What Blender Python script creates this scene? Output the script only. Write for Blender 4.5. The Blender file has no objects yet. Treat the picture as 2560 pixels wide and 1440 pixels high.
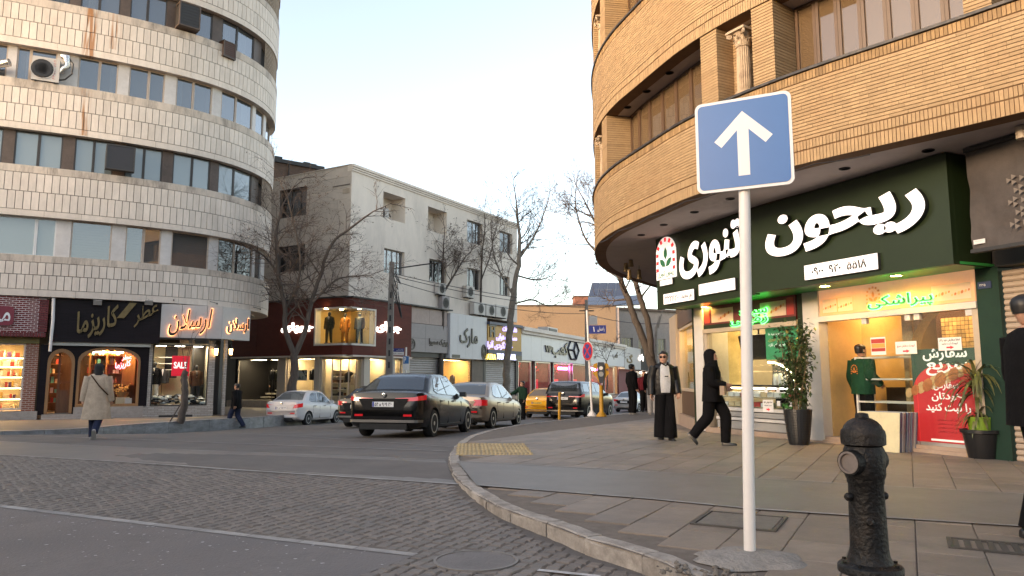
import bpy,bmesh,math,random
from mathutils import Vector,Matrix
random.seed(7)
V=Vector
SC=bpy.context.scene
COL=SC.collection
rad=math.radians
# ------------------------------------------------------------------ camera, sky, sun, exposure
FPX,PITCH,CAM=1850.0,math.atan(228/1850.0),V((0,0,1.15))
_cd=bpy.data.cameras.new('camera');_cd.sensor_width=36.0;_cd.lens=36.0*FPX/2560.0
_cd.clip_start=0.05;_cd.clip_end=2000
_co=bpy.data.objects.new('camera',_cd);_co.location=CAM;_co.rotation_euler=(math.pi/2+PITCH,0,0)
COL.objects.link(_co);SC.camera=_co
SUN_AZ,SUN_EL=rad(-128),rad(9.5)
w=bpy.data.worlds.new('World');SC.world=w;w.use_nodes=True
nt=w.node_tree;bg=nt.nodes['Background']
sky=nt.nodes.new('ShaderNodeTexSky');sky.sky_type='NISHITA';sky.sun_disc=False
sky.sun_elevation=SUN_EL;sky.sun_rotation=SUN_AZ;sky.air_density=1.0;sky.dust_density=2.0;sky.ozone_density=1.6;sky.altitude=900
hs=nt.nodes.new('ShaderNodeHueSaturation');hs.inputs['Saturation'].default_value=0.8
nt.links.new(sky.outputs[0],hs.inputs['Color']);nt.links.new(hs.outputs[0],bg.inputs['Color'])
bg.inputs['Strength'].default_value=0.15
sl=bpy.data.lights.new('sun','SUN');sl.energy=1.0;sl.angle=rad(18);sl.color=(1.0,0.78,0.56)
so=bpy.data.objects.new('sun',sl);COL.objects.link(so)
_sd=V((math.sin(SUN_AZ)*math.cos(SUN_EL),math.cos(SUN_AZ)*math.cos(SUN_EL),math.sin(SUN_EL)))
so.rotation_euler=_sd.to_track_quat('Z','Y').to_euler();so.location=_sd*60
SC.view_settings.view_transform='Standard';SC.view_settings.look='None'
SC.view_settings.exposure=2.2;SC.view_settings.gamma=1.0;SC.view_settings.use_curve_mapping=False
SC.view_settings.use_white_balance=True;SC.view_settings.white_balance_temperature=7700;SC.view_settings.white_balance_tint=14
SC.render.engine='CYCLES'
SC.cycles.use_denoising=True
SC.cycles.max_bounces=6;SC.cycles.diffuse_bounces=3;SC.cycles.glossy_bounces=3
SC.cycles.transmission_bounces=5;SC.cycles.transparent_max_bounces=10
SC.cycles.caustics_reflective=False;SC.cycles.caustics_refractive=False
SC.cycles.sample_clamp_indirect=6.0
# ------------------------------------------------------------------ rays from photo pixels to places
_F=V((0,math.cos(PITCH),math.sin(PITCH)));_U=V((0,-math.sin(PITCH),math.cos(PITCH)))
def ray(px,py):return _F+V(((px-1280)/FPX,0,0))+_U*((720-py)/FPX)
def at_z(px,py,z):
 d=ray(px,py);return CAM+d*((z-CAM.z)/d.z)
def at_y(px,py,y):
 d=ray(px,py);return CAM+d*(y/d.y)
class Frame:
 def __init__(s,o,u):
  s.o=V(o);s.o.z=0;s.u=V((u[0],u[1],0)).normalized();s.n=s.u.cross(V((0,0,1)))
 def p(s,u,z,n=0.0):return s.o+s.u*u+s.n*n+V((0,0,z))
 def px(s,px,py,n=0.0):
  d=ray(px,py);o=s.o+s.n*n
  t=(o-CAM).dot(s.n)/d.dot(s.n);P=CAM+d*t
  return(P-s.o).dot(s.u),P.z
 def rect(s,x0,y0,x1,y1,n=0.0):
  a=s.px(x0,y0,n);b=s.px(x1,y1,n)
  return min(a[0],b[0]),max(a[0],b[0]),min(a[1],b[1]),max(a[1],b[1])
 def sub(s,u,n=0.0):return Frame(s.p(u,0,n),s.u)
class Plan:
 def __init__(s,pts):
  s.pts=[V((p[0],p[1],0))for p in pts];s.s=[0.0]
  for a,b in zip(s.pts,s.pts[1:]):s.s.append(s.s[-1]+(b-a).length)
  s.L=s.s[-1]
 def at(s,t):
  import bisect
  t=min(max(t,0),s.L-1e-6);i=max(0,min(bisect.bisect_right(s.s,t)-1,len(s.pts)-2))
  k=(t-s.s[i])/(s.s[i+1]-s.s[i]);return s.pts[i].lerp(s.pts[i+1],k)
 def tan(s,t):
  e=0.12;d=s.at(min(t+e,s.L))-s.at(max(t-e,0));return d.normalized()
 def nor(s,t):return s.tan(t).cross(V((0,0,1)))
 def p(s,t,z,n=0.0):return s.at(t)+s.nor(t)*n+V((0,0,z))
 def px(s,px,py,lo=0.0,hi=None):
  d=ray(px,py);a=math.atan2(d.x,d.y);best=None
  hi=hi or s.L;t=lo
  while t<hi:
   q=s.at(t);e=abs(math.atan2(q.x,q.y)-a)
   if best is None or e<best[0]:best=(e,t,q)
   t+=0.03
  q=best[2];r=math.hypot(q.x,q.y)/math.hypot(d.x,d.y)
  return best[1],CAM.z+d.z*r
 def frame(s,t):return Frame(s.at(t),s.tan(t))
# ------------------------------------------------------------------ materials
MATS={}
def mat(name,col,rough=0.7,var=0.12,scale=3.0,bump=0.0,bscale=60.0,metal=0.0,spec=0.5,coat=0.0,piece=0.0,dirt=0.0,dirtcol=(0.05,0.04,0.03),dscale=0.7,stretch=None,emit=None,estr=0.0,alpha=None,col2=None):
 if name in MATS:return MATS[name]
 m=bpy.data.materials.new(name);m.use_nodes=True;t=m.node_tree;N=t.nodes;L=t.links
 b=N['Principled BSDF'];b.inputs['Roughness'].default_value=rough;b.inputs['Metallic'].default_value=metal
 b.inputs['Specular IOR Level'].default_value=spec;b.inputs['Coat Weight'].default_value=coat
 b.inputs['Coat Roughness'].default_value=0.05
 geo=N.new('ShaderNodeNewGeometry');mp=N.new('ShaderNodeMapping');L.new(geo.outputs['Position'],mp.inputs['Vector'])
 if stretch:mp.inputs['Scale'].default_value=stretch
 c4=(*col,1);src=None
 if var or piece or col2:
  n1=N.new('ShaderNodeTexNoise');n1 .inputs['Scale'].default_value=scale;n1 .inputs['Detail'].default_value=6;n1 .inputs['Roughness'].default_value=0.8
  L.new(mp.outputs[0],n1 .inputs['Vector'])
  mx=N.new('ShaderNodeMix');mx.data_type='RGBA'
  rmp=N.new('ShaderNodeMapRange');rmp.inputs['From Min'].default_value=0.3;rmp.inputs['From Max'].default_value=0.7
  L.new(n1 .outputs['Fac'],rmp.inputs['Value']);L.new(rmp.outputs[0],mx.inputs['Factor'])
  lo=[c*(1-var)for c in col];hi=[min(1,c*(1+var))for c in(col2 or col)]
  mx.inputs['A'].default_value=(*lo,1);mx.inputs['B'].default_value=(*hi,1);src=mx.outputs['Result']
  if piece:
   oi=N.new('ShaderNodeObjectInfo');ad=N.new('ShaderNodeMath');ad.operation='ADD'
   L.new(oi.outputs['Random'],ad.inputs[0]);L.new(geo.outputs['Random Per Island'],ad.inputs[1])
   fr=N.new('ShaderNodeMath');fr.operation='FRACT';L.new(ad.outputs[0],fr.inputs[0])
   mr=N.new('ShaderNodeMapRange');mr.inputs['To Min'].default_value=1-piece;mr.inputs['To Max'].default_value=1+piece
   L.new(fr.outputs[0],mr.inputs['Value'])
   vm=N.new('ShaderNodeVectorMath');vm.operation='SCALE';L.new(src,vm.inputs[0]);L.new(mr.outputs[0],vm.inputs['Scale']);src=vm.outputs[0]
  if dirt:
   n2=N.new('ShaderNodeTexNoise');n2 .inputs['Scale'].default_value=dscale;n2 .inputs['Detail'].default_value=8;n2 .inputs['Roughness'].default_value=0.7
   L.new(mp.outputs[0],n2 .inputs['Vector'])
   r2=N.new('ShaderNodeMapRange');r2 .inputs['From Min'].default_value=0.48;r2 .inputs['From Max'].default_value=0.72;r2 .inputs['To Max'].default_value=dirt
   L.new(n2 .outputs['Fac'],r2 .inputs['Value'])
   m2=N.new('ShaderNodeMix');m2 .data_type='RGBA';L.new(r2 .outputs[0],m2 .inputs['Factor']);L.new(src,m2 .inputs['A'])
   m2 .inputs['B'].default_value=(*dirtcol,1);src=m2 .outputs['Result']
  L.new(src,b.inputs['Base Color'])
 else:b.inputs['Base Color'].default_value=c4
 if bump:
  nb=N.new('ShaderNodeTexNoise');nb.inputs['Scale'].default_value=bscale;nb.inputs['Detail'].default_value=5
  L.new(mp.outputs[0],nb.inputs['Vector'])
  bp=N.new('ShaderNodeBump');bp.inputs['Strength'].default_value=bump;bp.inputs['Distance'].default_value=0.02
  L.new(nb.outputs['Fac'],bp.inputs['Height']);L.new(bp.outputs[0],b.inputs['Normal'])
 if emit:b.inputs['Emission Color'].default_value=(*emit,1);b.inputs['Emission Strength'].default_value=estr
 if alpha is not None:b.inputs['Alpha'].default_value=alpha
 MATS[name]=m;return m
def glass(name,tint=(0.9,0.95,0.95),refl=0.12,rough=0.02,see=0.85,dark=(0.02,0.025,0.03),ior=1.45):
 if name in MATS:return MATS[name]
 m=bpy.data.materials.new(name);m.use_nodes=True;t=m.node_tree;N=t.nodes;L=t.links
 out=N['Material Output'];N.remove(N['Principled BSDF'])
 tr=N.new('ShaderNodeBsdfTransparent');tr.inputs[0].default_value=(*tint,1)
 df=N.new('ShaderNodeBsdfDiffuse');df.inputs[0].default_value=(*dark,1)
 m1=N.new('ShaderNodeMixShader');m1 .inputs[0].default_value=see;L.new(df.outputs[0],m1 .inputs[1]);L.new(tr.outputs[0],m1 .inputs[2])
 gl=N.new('ShaderNodeBsdfGlossy');gl.inputs['Roughness'].default_value=rough;gl.inputs[0].default_value=(0.95,0.97,1,1)
 fz=N.new('ShaderNodeFresnel');fz.inputs['IOR'].default_value=ior
 ad=N.new('ShaderNodeMath');ad.operation='ADD';ad.use_clamp=True;ad.inputs[1].default_value=refl;bk=N.new('ShaderNodeNewGeometry');iv=N.new('ShaderNodeMath');iv.operation='SUBTRACT';iv.inputs[0].default_value=1.0;L.new(bk.outputs['Backfacing'],iv.inputs[1]);ml=N.new('ShaderNodeMath');ml.operation='MULTIPLY';L.new(ad.outputs[0],ml.inputs[0]);L.new(iv.outputs[0],ml.inputs[1]);L.new(fz.outputs[0],ad.inputs[0])
 m2=N.new('ShaderNodeMixShader');L.new(ml.outputs[0],m2 .inputs[0]);L.new(m1 .outputs[0],m2 .inputs[1]);L.new(gl.outputs[0],m2 .inputs[2])
 L.new(m2 .outputs[0],out.inputs['Surface']);MATS[name]=m;return m
def glow(name,col,strength):
 if name in MATS:return MATS[name]
 m=mat(name,tuple(min(1,c*0.9)for c in col),0.5,var=0,emit=col,estr=strength);return m
# ------------------------------------------------------------------ mesh builder
def wloc(o):
 p=V((0,0,0))
 while o is not None:p=p+o.location;o=o.parent
 return p
class MB:
 def __init__(s):s.v=[];s.f=[];s.m=[];s.mi=0
 def add(s,vs,fs):
  b=len(s.v);s.v+=[V(v)for v in vs]
  for f in fs:s.f.append([b+i for i in f]);s.m.append(s.mi)
  return s
 def hexa(s,P):
  return s.add(P,[(3,2,1,0),(4,5,6,7),(0,1,5,4),(1,2,6,5),(2,3,7,6),(3,0,4,7)])
 def box(s,c,size,ax=None,ay=None,az=None):
  c=V(c);ax=V(ax or(1,0,0))*size[0]/2;ay=V(ay or(0,1,0))*size[1]/2;az=V(az or(0,0,1))*size[2]/2
  return s.hexa([c-ax-ay-az,c+ax-ay-az,c+ax+ay-az,c-ax+ay-az,c-ax-ay+az,c+ax-ay+az,c+ax+ay+az,c-ax+ay+az])
 def b(s,x0,x1,y0,y1,z0,z1):return s.box(((x0+x1)/2,(y0+y1)/2,(z0+z1)/2),(x1-x0,y1-y0,z1-z0))
 def fb(s,fr,u0,u1,z0,z1,n0,n1):
  P=[fr.p(u0,z0,n1),fr.p(u1,z0,n1),fr.p(u1,z0,n0),fr.p(u0,z0,n0),fr.p(u0,z1,n1),fr.p(u1,z1,n1),fr.p(u1,z1,n0),fr.p(u0,z1,n0)]
  return s.hexa(P)
 def quad(s,a,b,c,d):return s.add([a,b,c,d],[(0,1,2,3)])
 def poly(s,pts,d):
  n=len(pts);d=V(d);vs=[V(p)for p in pts]+[V(p)+d for p in pts]
  return s.add(vs,[tuple(range(n))[::-1],tuple(range(n,2*n))]+[(i,(i+1)%n,n+(i+1)%n,n+i)for i in range(n)])
 def tube(s,path,r,seg=8,cap=True):
  path=[V(p)for p in path];n=len(path);rs=r if isinstance(r,(list,tuple))else[r]*n
  b=len(s.v);up=V((0,0,1));prev=None
  for i,p in enumerate(path):
   t=(path[min(i+1,n-1)]-path[max(i-1,0)])
   t=t.normalized()if t.length>1e-9 else V((0,0,1))
   if prev is None:
    x=t.cross(up)if abs(t.z)<0.95 else t.cross(V((1,0,0)))
   else:x=prev-t*prev.dot(t)
   if x.length<1e-6:x=t.cross(V((0,1,0)))
   x.normalize();prev=x;y=t.cross(x)
   for k in range(seg):
    a=2*math.pi*k/seg;s.v.append(p+(x*math.cos(a)+y*math.sin(a))*rs[i])
  for i in range(n-1):
   for k in range(seg):
    k2=(k+1)%seg;s.f.append([b+i*seg+k,b+i*seg+k2,b+(i+1)*seg+k2,b+(i+1)*seg+k]);s.m.append(s.mi)
  if cap:
   s.f.append([b+k for k in range(seg)][::-1]);s.m.append(s.mi)
   s.f.append([b+(n-1)*seg+k for k in range(seg)]);s.m.append(s.mi)
  return s
 def lathe(s,prof,c=(0,0,0),seg=24,axis=(0,0,1),xa=None):
  c=V(c);az=V(axis).normalized();ax=V(xa)if xa else(V((1,0,0))if abs(az.x)<0.9 else V((0,1,0)))
  ax=(ax-az*ax.dot(az)).normalized();ay=az.cross(ax);b=len(s.v)
  for r,h in prof:
   for k in range(seg):
    a=2*math.pi*k/seg;s.v.append(c+az*h+(ax*math.cos(a)+ay*math.sin(a))*r)
  n=len(prof)
  for i in range(n-1):
   for k in range(seg):
    k2=(k+1)%seg;s.f.append([b+i*seg+k,b+i*seg+k2,b+(i+1)*seg+k2,b+(i+1)*seg+k]);s.m.append(s.mi)
  if prof[0][0]>1e-4:s.f.append([b+k for k in range(seg)][::-1]);s.m.append(s.mi)
  if prof[-1][0]>1e-4:s.f.append([b+(n-1)*seg+k for k in range(seg)]);s.m.append(s.mi)
  return s
 def loft(s,rings,cap=True,closed=True):
  b=len(s.v);n=len(rings[0])
  for r in rings:s.v+=[V(p)for p in r]
  for i in range(len(rings)-1):
   for k in range(n if closed else n-1):
    k2=(k+1)%n;s.f.append([b+i*n+k,b+i*n+k2,b+(i+1)*n+k2,b+(i+1)*n+k]);s.m.append(s.mi)
  if cap and closed:
   s.f.append([b+k for k in range(n)][::-1]);s.m.append(s.mi);s.f.append([b+(len(rings)-1)*n+k for k in range(n)]);s.m.append(s.mi)
  return s
 def mesh(s,name,mats,smooth=False,off=None):
  me=bpy.data.meshes.new(name);o=off or V((0,0,0));me.from_pydata([v-o for v in s.v],[],s.f)
  for mm in(mats if isinstance(mats,(list,tuple))else[mats]):me.materials.append(mm)
  if any(s.m):me.polygons.foreach_set('material_index',s.m)
  if smooth:me.polygons.foreach_set('use_smooth',[True]*len(me.polygons))
  bm=bmesh.new();bm.from_mesh(me);bmesh.ops.recalc_face_normals(bm,faces=bm.faces);bm.to_mesh(me);bm.free()
  if smooth:me.set_sharp_from_angle(angle=rad(42))
  return me
 def build(s,name,mats,parent=None,smooth=False,world=True,loc=None):
  if parent is None:
   o=loc if loc is not None else V((0,0,0))
   ob=bpy.data.objects.new(name,s.mesh(name,mats,smooth,V(o)));ob.location=o
  else:
   ob=bpy.data.objects.new(name,s.mesh(name,mats,smooth,wloc(parent)if world else None));ob.parent=parent
  COL.objects.link(ob);return ob
def tag(o,label,cat,group=None,kind=None):
 if label:o['label']=label
 if cat:o['category']=cat
 if group:o['group']=group
 if kind:o['kind']=kind
 return o
def thing(name,label,cat,loc=(0,0,0),group=None,rz=0.0):
 o=bpy.data.objects.new(name,None);o.empty_display_size=0.2;COL.objects.link(o);o.location=loc;o.rotation_euler=(0,0,rz)
 return tag(o,label,cat,group)
def struct(o):o['kind']='structure';return o
def stuff(o):o['kind']='stuff';return o
def piece(name,me,parent,loc,rz=0.0,ry=None,scale=None):
 o=bpy.data.objects.new(name,me);COL.objects.link(o);o.parent=parent;o.location=V(loc)-wloc(parent)
 o.rotation_euler=ry if ry is not None else(0,0,rz)
 if scale:o.scale=scale
 return o
def copy_tree(o,parent=None):
 c=o.copy();COL.objects.link(c);c.parent=parent
 for ch in list(o.children):copy_tree(ch,c)
 return c
def evaluated(ob):
 bpy.context.view_layer.update();dg=bpy.context.evaluated_depsgraph_get()
 return bpy.data.meshes.new_from_object(ob.evaluated_get(dg))
# ------------------------------------------------------------------ lettering
_J={}
for ch,code,n in[('ا',0xFE8D,2),('آ',0xFE81,2),('ب',0xFE8F,4),('پ',0xFB56,4),('ت',0xFE95,4),('ث',0xFE99,4),('ج',0xFE9D,4),('چ',0xFB7A,4),('ح',0xFEA1,4),('خ',0xFEA5,4),('د',0xFEA9,2),('ذ',0xFEAB,2),('ر',0xFEAD,2),('ز',0xFEAF,2),('ژ',0xFB8A,2),('س',0xFEB1,4),('ش',0xFEB5,4),('ص',0xFEB9,4),('ض',0xFEBD,4),('ط',0xFEC1,4),('ظ',0xFEC5,4),('ع',0xFEC9,4),('غ',0xFECD,4),('ف',0xFED1,4),('ق',0xFED5,4),('ک',0xFB8E,4),('گ',0xFB92,4),('ل',0xFEDD,4),('م',0xFEE1,4),('ن',0xFEE5,4),('و',0xFEED,2),('ه',0xFEE9,4),('ی',0xFBFC,4)]:
 _J[ch]=(code,n)
def shape(s):
 out=[];i=0
 while i<len(s):
  c=s[i]
  if c in _J:
   prev=i>0 and s[i-1]in _J and _J[s[i-1]][1]==4
   nxt=i+1<len(s)and s[i+1]in _J
   code,n=_J[c]
   if c=='ل' and nxt and s[i+1]=='ا':out.append(chr(0xFEFC if prev else 0xFEFB));i+=2;continue
   k=(3 if prev and nxt else 1 if prev else 2 if nxt else 0)if n==4 else(1 if prev else 0)
   out.append(chr(code+k));i+=1
  elif c.isdigit()or(c.isascii()and c.isalpha()):
   j=i
   while j<len(s)and(s[j].isdigit()or(s[j].isascii()and(s[j].isalpha()or s[j]in '&%'))):j+=1
   out.append(s[i:j]);i=j
  else:out.append(c);i+=1
 return ''.join(reversed(out))
def text_data(s,bold=0.0,extrude=0.0,rtl=True,shear=0.0,res=3):
 cu=bpy.data.curves.new('lettering','FONT');cu.body=shape(s)if rtl else s;cu.size=1.0;cu.offset=bold
 cu.extrude=extrude;cu.resolution_u=res+2;cu.shear=shear
 ob=bpy.data.objects.new('lettering',cu);COL.objects.link(ob);me=evaluated(ob);bpy.data.objects.remove(ob);bpy.data.curves.remove(cu)
 return me
def lettering(name,s,fr,u0,u1,z0,z1,n,m,parent,bold=0.0,depth=0.004,rtl=True,slant=0.0,rise=0.0,shear=0.0):
 me=text_data(s,bold,0.5,rtl,shear);xs=[v.co.x for v in me.vertices];ys=[v.co.y for v in me.vertices]
 if not xs:return None
 x0,x1,y0,y1=min(xs),max(xs),min(ys),max(ys);base=wloc(parent)
 for v in me.vertices:
  a=(v.co.x-x0)/(x1-x0);b_=(v.co.y-y0)/(y1-y0);k=v.co.z+0.5
  v.co=fr.p(u0+(u1-u0)*a,z0+(z1-z0)*b_+rise*(a-0.5),n+depth*k)-base
 me.materials.clear();me.materials.append(m);ob=bpy.data.objects.new(name,me);COL.objects.link(ob);ob.parent=parent;return ob
# ------------------------------------------------------------------ ground
def sstep(a,b,x):
 t=min(1,max(0,(x-a)/(b-a)));return t*t*(3-2*t)
def gz(x,y):
 if y<=10.5:z=-0.13+0.10*sstep(4.8,10.5,y)
 elif y<=16:z=-0.03-0.13*sstep(10.0,16.5,y)
 else:z=-0.16-0.0276*(min(y,55)-16)
 return z+0.026*min(0.0,max(-14,x+2))*sstep(18,26,y)
def pz(x,y):return-0.0083*max(0,min(y,60)-14)
def lz(x,y):return-0.28-0.0075*(min(y,60)-24)
def on_ground(px,py,fn=gz):
 z=0.0
 for _ in range(25):
  p=at_z(px,py,z);z=0.5*z+0.5*fn(p.x,p.y)
 return V((p.x,p.y,fn(p.x,p.y)))
E1=V((math.sin(rad(118)),math.cos(rad(118)),0));E2=V((math.sin(rad(28)),math.cos(rad(28)),0))
def ab(p):return p.x*E1 .x+p.y*E1 .y,p.x*E2 .x+p.y*E2 .y
def fromab(a,b):return E1*a+E2*b
def inside(poly,x,y):
 r=False;j=len(poly)-1
 for i in range(len(poly)):
  xi,yi,xj,yj=poly[i][0],poly[i][1],poly[j][0],poly[j][1]
  if(yi>y)!=(yj>y)and x<(xj-xi)*(y-yi)/(yj-yi)+xi:r=not r
  j=i
 return r
M_asph=mat('asphalt',(0.132,0.114,0.101),0.75,var=0.22,scale=0.9,bump=0.35,bscale=90,dirt=0.35,dirtcol=(0.05,0.047,0.047),dscale=0.5)
M_conc=mat('worn_concrete',(0.15,0.128,0.116),0.6,var=0.2,scale=2.2,bump=0.4,bscale=45,dirt=0.5,dirtcol=(0.055,0.054,0.06),dscale=1.1)
M_band=mat('grey_stone_band',(0.18,0.158,0.137),0.55,var=0.13,scale=1.3,bump=0.15,bscale=30,dirt=0.3,dirtcol=(0.07,0.066,0.07),dscale=0.8)
M_line=mat('pale_line_stone',(0.30,0.28,0.26),0.7,var=0.25,scale=5,bump=0.2,piece=0.15,dirt=0.6,dirtcol=(0.12,0.11,0.10),dscale=2.0)
M_cob=mat('cobble',(0.162,0.134,0.112),0.58,var=0.2,scale=9,bump=0.3,bscale=60,piece=0.13,dirt=0.4,dirtcol=(0.055,0.06,0.06),dscale=1.2)
M_slab=mat('paving_slab',(0.225,0.178,0.141),0.62,var=0.15,scale=3,bump=0.18,bscale=50,piece=0.13,dirt=0.5,dirtcol=(0.085,0.08,0.078),dscale=0.9)
M_joint=mat('joint_mortar',(0.15,0.122,0.10),0.9,var=0.3,scale=6)
M_kerb=mat('kerb_concrete',(0.34,0.30,0.26),0.8,var=0.3,scale=7,bump=0.5,bscale=40,piece=0.12,dirt=0.75,dirtcol=(0.10,0.075,0.055),dscale=3.0)
M_marble=mat('kerb_marble',(0.20,0.21,0.215),0.45,var=0.45,scale=2.5,piece=0.13,dirt=0.4,dirtcol=(0.05,0.05,0.055),dscale=1.5,stretch=(1,1,2.5))
M_iron=mat('cast_iron',(0.007,0.0062,0.0058),0.5,spec=.3,var=0.4,scale=14,bump=0.5,bscale=45,dirt=0.6,dirtcol=(0.05,0.033,0.022),dscale=5)
def sheet(name,m,xs,ys,fn,keep=None,off=0.0):
 mb=MB();idx={}
 for j,y in enumerate(ys):
  for i,x in enumerate(xs):idx[i,j]=len(mb.v);mb.v.append(V((x,y,fn(x,y)+off)))
 for j in range(len(ys)-1):
  for i in range(len(xs)-1):
   mb.f.append([idx[i,j],idx[i+1,j],idx[i+1,j+1],idx[i,j+1]]);mb.m.append(0)
 return mb.build(name,m)
def span(a,b,st):return[a+st*i for i in range(int(round((b-a)/st))+1)]
_xs=[-400,-200,-100,-60]+span(-40,40,1.0)+[60,100,200,400]
_ys=[-60,-30,-12]+span(-6,60,0.75)+[80,120,200,400,800]
ground=struct(sheet('street',M_asph,_xs,_ys,gz))
_near=[(1691,1421),(1640,1396),(1547,1367),(1464,1345),(1385,1313),(1317,1291),(1267,1274),(1216,1252),(1163,1216),(1134,1191),(1119,1155),(1123,1133),(1134,1115),(1157,1097),(1180,1085),(1231,1072),(1296,1061),(1353,1054),(1470,1042)]
KERB=[on_ground(*p,pz)for p in _near]
KERB=[V((1.75,2.4,0)),V((1.45,3.3,0)),V((1.22,4.1,0))]+KERB
_e=KERB[-1];KERB+=[_e+E2*t for t in(4,8,14,22,32,45,70)]
def smooth_line(pts,n=3):
 for _ in range(n):
  q=[pts[0]]
  for a,b in zip(pts,pts[1:]):q+=[a.lerp(b,.25),a.lerp(b,.75)]
  q.append(pts[-1]);pts=q
 return pts
KLINE=Plan([(p.x,p.y)for p in smooth_line(KERB,2)])
_pav=[(p.x,p.y)for p in KLINE.pts]+[(60,90),(60,-5),(3.2,-5),(2.2,0.5)]
def flat_poly(name,m,poly,fn,off=0.0,cut=1.5):
 bm=bmesh.new();vs=[bm.verts.new((x,y,0))for x,y in poly];bm.faces.new(vs)
 for k in range(-10,100):
  g=bm.verts[:]+bm.edges[:]+bm.faces[:]
  bmesh.ops.bisect_plane(bm,geom=g,plane_co=(0,k*cut,0),plane_no=(0,1,0))
 bmesh.ops.triangulate(bm,faces=bm.faces[:])
 for v in bm.verts:v.co.z=fn(v.co.x,v.co.y)+off
 bmesh.ops.recalc_face_normals(bm,faces=bm.faces[:])
 me=bpy.data.meshes.new(name);bm.to_mesh(me);bm.free()
 if me.polygons and sum(p.normal.z for p in me.polygons)<0:me.flip_normals()
 me.materials.append(m);o=bpy.data.objects.new(name,me);COL.objects.link(o);return o
pavement=struct(flat_poly('pavement',M_joint,_pav,pz,-0.008))
def kerb_run(plan,s0,s1,L,wdt,top,bottom,m,parent,inward,jit=0.006):
 s=s0
 while s<s1-0.1:
  e=min(s+L,s1)-0.012;mb=MB();rings=[]
  j=random.uniform(-jit,jit)
  for q in[s+(e-s)*k/5 for k in range(6)]:
   a=plan.at(q);n=plan.nor(q)*inward;a=a+n*random.uniform(-.004,.012)
   zt=top(a.x,a.y)+j-random.uniform(0,.007);zb=bottom(a.x,a.y)-0.12;c=random.uniform(.012,.034)
   rings.append([V((a.x,a.y,zb)),V((a.x,a.y,zt-c)),V((a.x,a.y,zt))+n*c,V((a.x,a.y,zt))+n*wdt,V((a.x,a.y,zb))+n*wdt])
  mb.loft(rings);mb.build('kerb_stone',m,parent);s+=L
kerb_run(KLINE,1.6,KLINE.px(1470,1042)[0]+4,0.62,0.15,lambda x,y:pz(x,y)+0.004,gz,M_kerb,pavement,1)
_cr=on_ground(1735,1432,pz)
_rb=MB()
for i in range(55):
 r=random.uniform(0.006,0.024);a=random.gauss(0,0.16);b_=random.gauss(0,0.09)
 c=_cr+V((0.06,0,0))+E1*a+E2*b_;c.z=pz(c.x,c.y)+r*0.3
 _rb.lathe([(0,-r*.7),(r,-r*.3),(r*random.uniform(.6,1),r*.4),(0,r*.7)],c,6,(random.gauss(0,.5),random.gauss(0,.5),1))
stuff(_rb.build('rubble',mat('rubble_grey',(.17,.145,.12),.9,var=.3,scale=9),None));bpy.data.objects['rubble']['label']='crumbled kerb bits by the white post';bpy.data.objects['rubble']['category']='rubble'
def strip(name,m,pts,w,fn,off,parent=None,seg=0.8,gap=0.0):
 mb=MB();out=[]
 for a,b in zip(pts,pts[1:]):
  n=max(1,int((b-a).length/seg));d=(b-a).normalized();nn=d.cross(V((0,0,1)))
  for i in range(n):
   p0=a.lerp(b,i/n)+d*gap;p1=a.lerp(b,(i+1)/n)-d*gap;q=[]
   for p,sgn in((p0,-1),(p0,1),(p1,1),(p1,-1)):
    c=p+nn*w/2*sgn;q.append(V((c.x,c.y,fn(c.x,c.y)+off)))
   mb.quad(*q)
 return mb.build(name,m,parent)
def gpts(l,fn):return[on_ground(*p,fn)for p in l]
LA=gpts([(0,1088),(410,1102),(870,1120),(1123,1129)],gz)
LB=gpts([(0,1104),(575,1130),(1113,1152)],gz)
LC=gpts([(0,1138),(575,1175),(1150,1212)],gz)
LD=gpts([(0,1267),(500,1327),(1040,1390)],gz)
def ext(l,k):return[l[0]-(l[1]-l[0]).normalized()*k]+l
LB2=gpts([(1142,1155),(1511,1175),(1881,1198),(2191,1217),(2560,1238)],pz)
LC2=gpts([(1192,1216),(1631,1251),(1881,1276),(2200,1297),(2560,1320)],pz)
mb=MB()
for k in range(40):
 def P(l,t):
  l=ext(l,6);d=[0]
  for a,b in zip(l,l[1:]):d.append(d[-1]+(b-a).length)
  s=t*d[-1]
  for i in range(len(l)-1):
   if s<=d[i+1]+1e-6:q=l[i].lerp(l[i+1],(s-d[i])/(d[i+1]-d[i]));break
  return V((q.x,q.y,gz(q.x,q.y)+0.005))
 mb.quad(P(LC,k/40),P(LC,(k+1)/40),P(LB,(k+1)/40),P(LB,k/40))
mb.build('stone_band',M_band,ground)
for l,wd in((LA,0.07),(LB,0.07),(LC,0.075),(LD,0.085)):
 strip('line_stones',M_line,ext(l,6),wd,gz,0.010,ground,0.45,0.004)
strip('line_stones',M_line,gpts([(560,1083),(1128,1118)],gz),0.05,gz,0.009,ground,0.6,0.004)
strip('painted_line',mat('worn_white_paint',(0.5,0.48,0.46),.7,var=.3,scale=12,dirt=.7,dirtcol=(.12,.11,.11),dscale=4),gpts([(1345,1432),(1500,1448)],gz),0.05,gz,0.02,ground,1)
mb=MB();_d=ext(LD,8)
for a,b in zip(_d,_d[1:]):
 n=12
 for i in range(n):
  for k in range(6):
   q=[]
   for(s,t)in((i,k),(i+1,k),(i+1,k+1),(i,k+1)):
    c=a.lerp(b,s/n)-E2*(t*1.0);q.append(V((c.x,c.y,gz(c.x,c.y)+0.006)))
   mb.quad(q[0],q[3],q[2],q[1])
mb.build('concrete_apron',M_conc,ground)
mb=MB()
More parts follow.
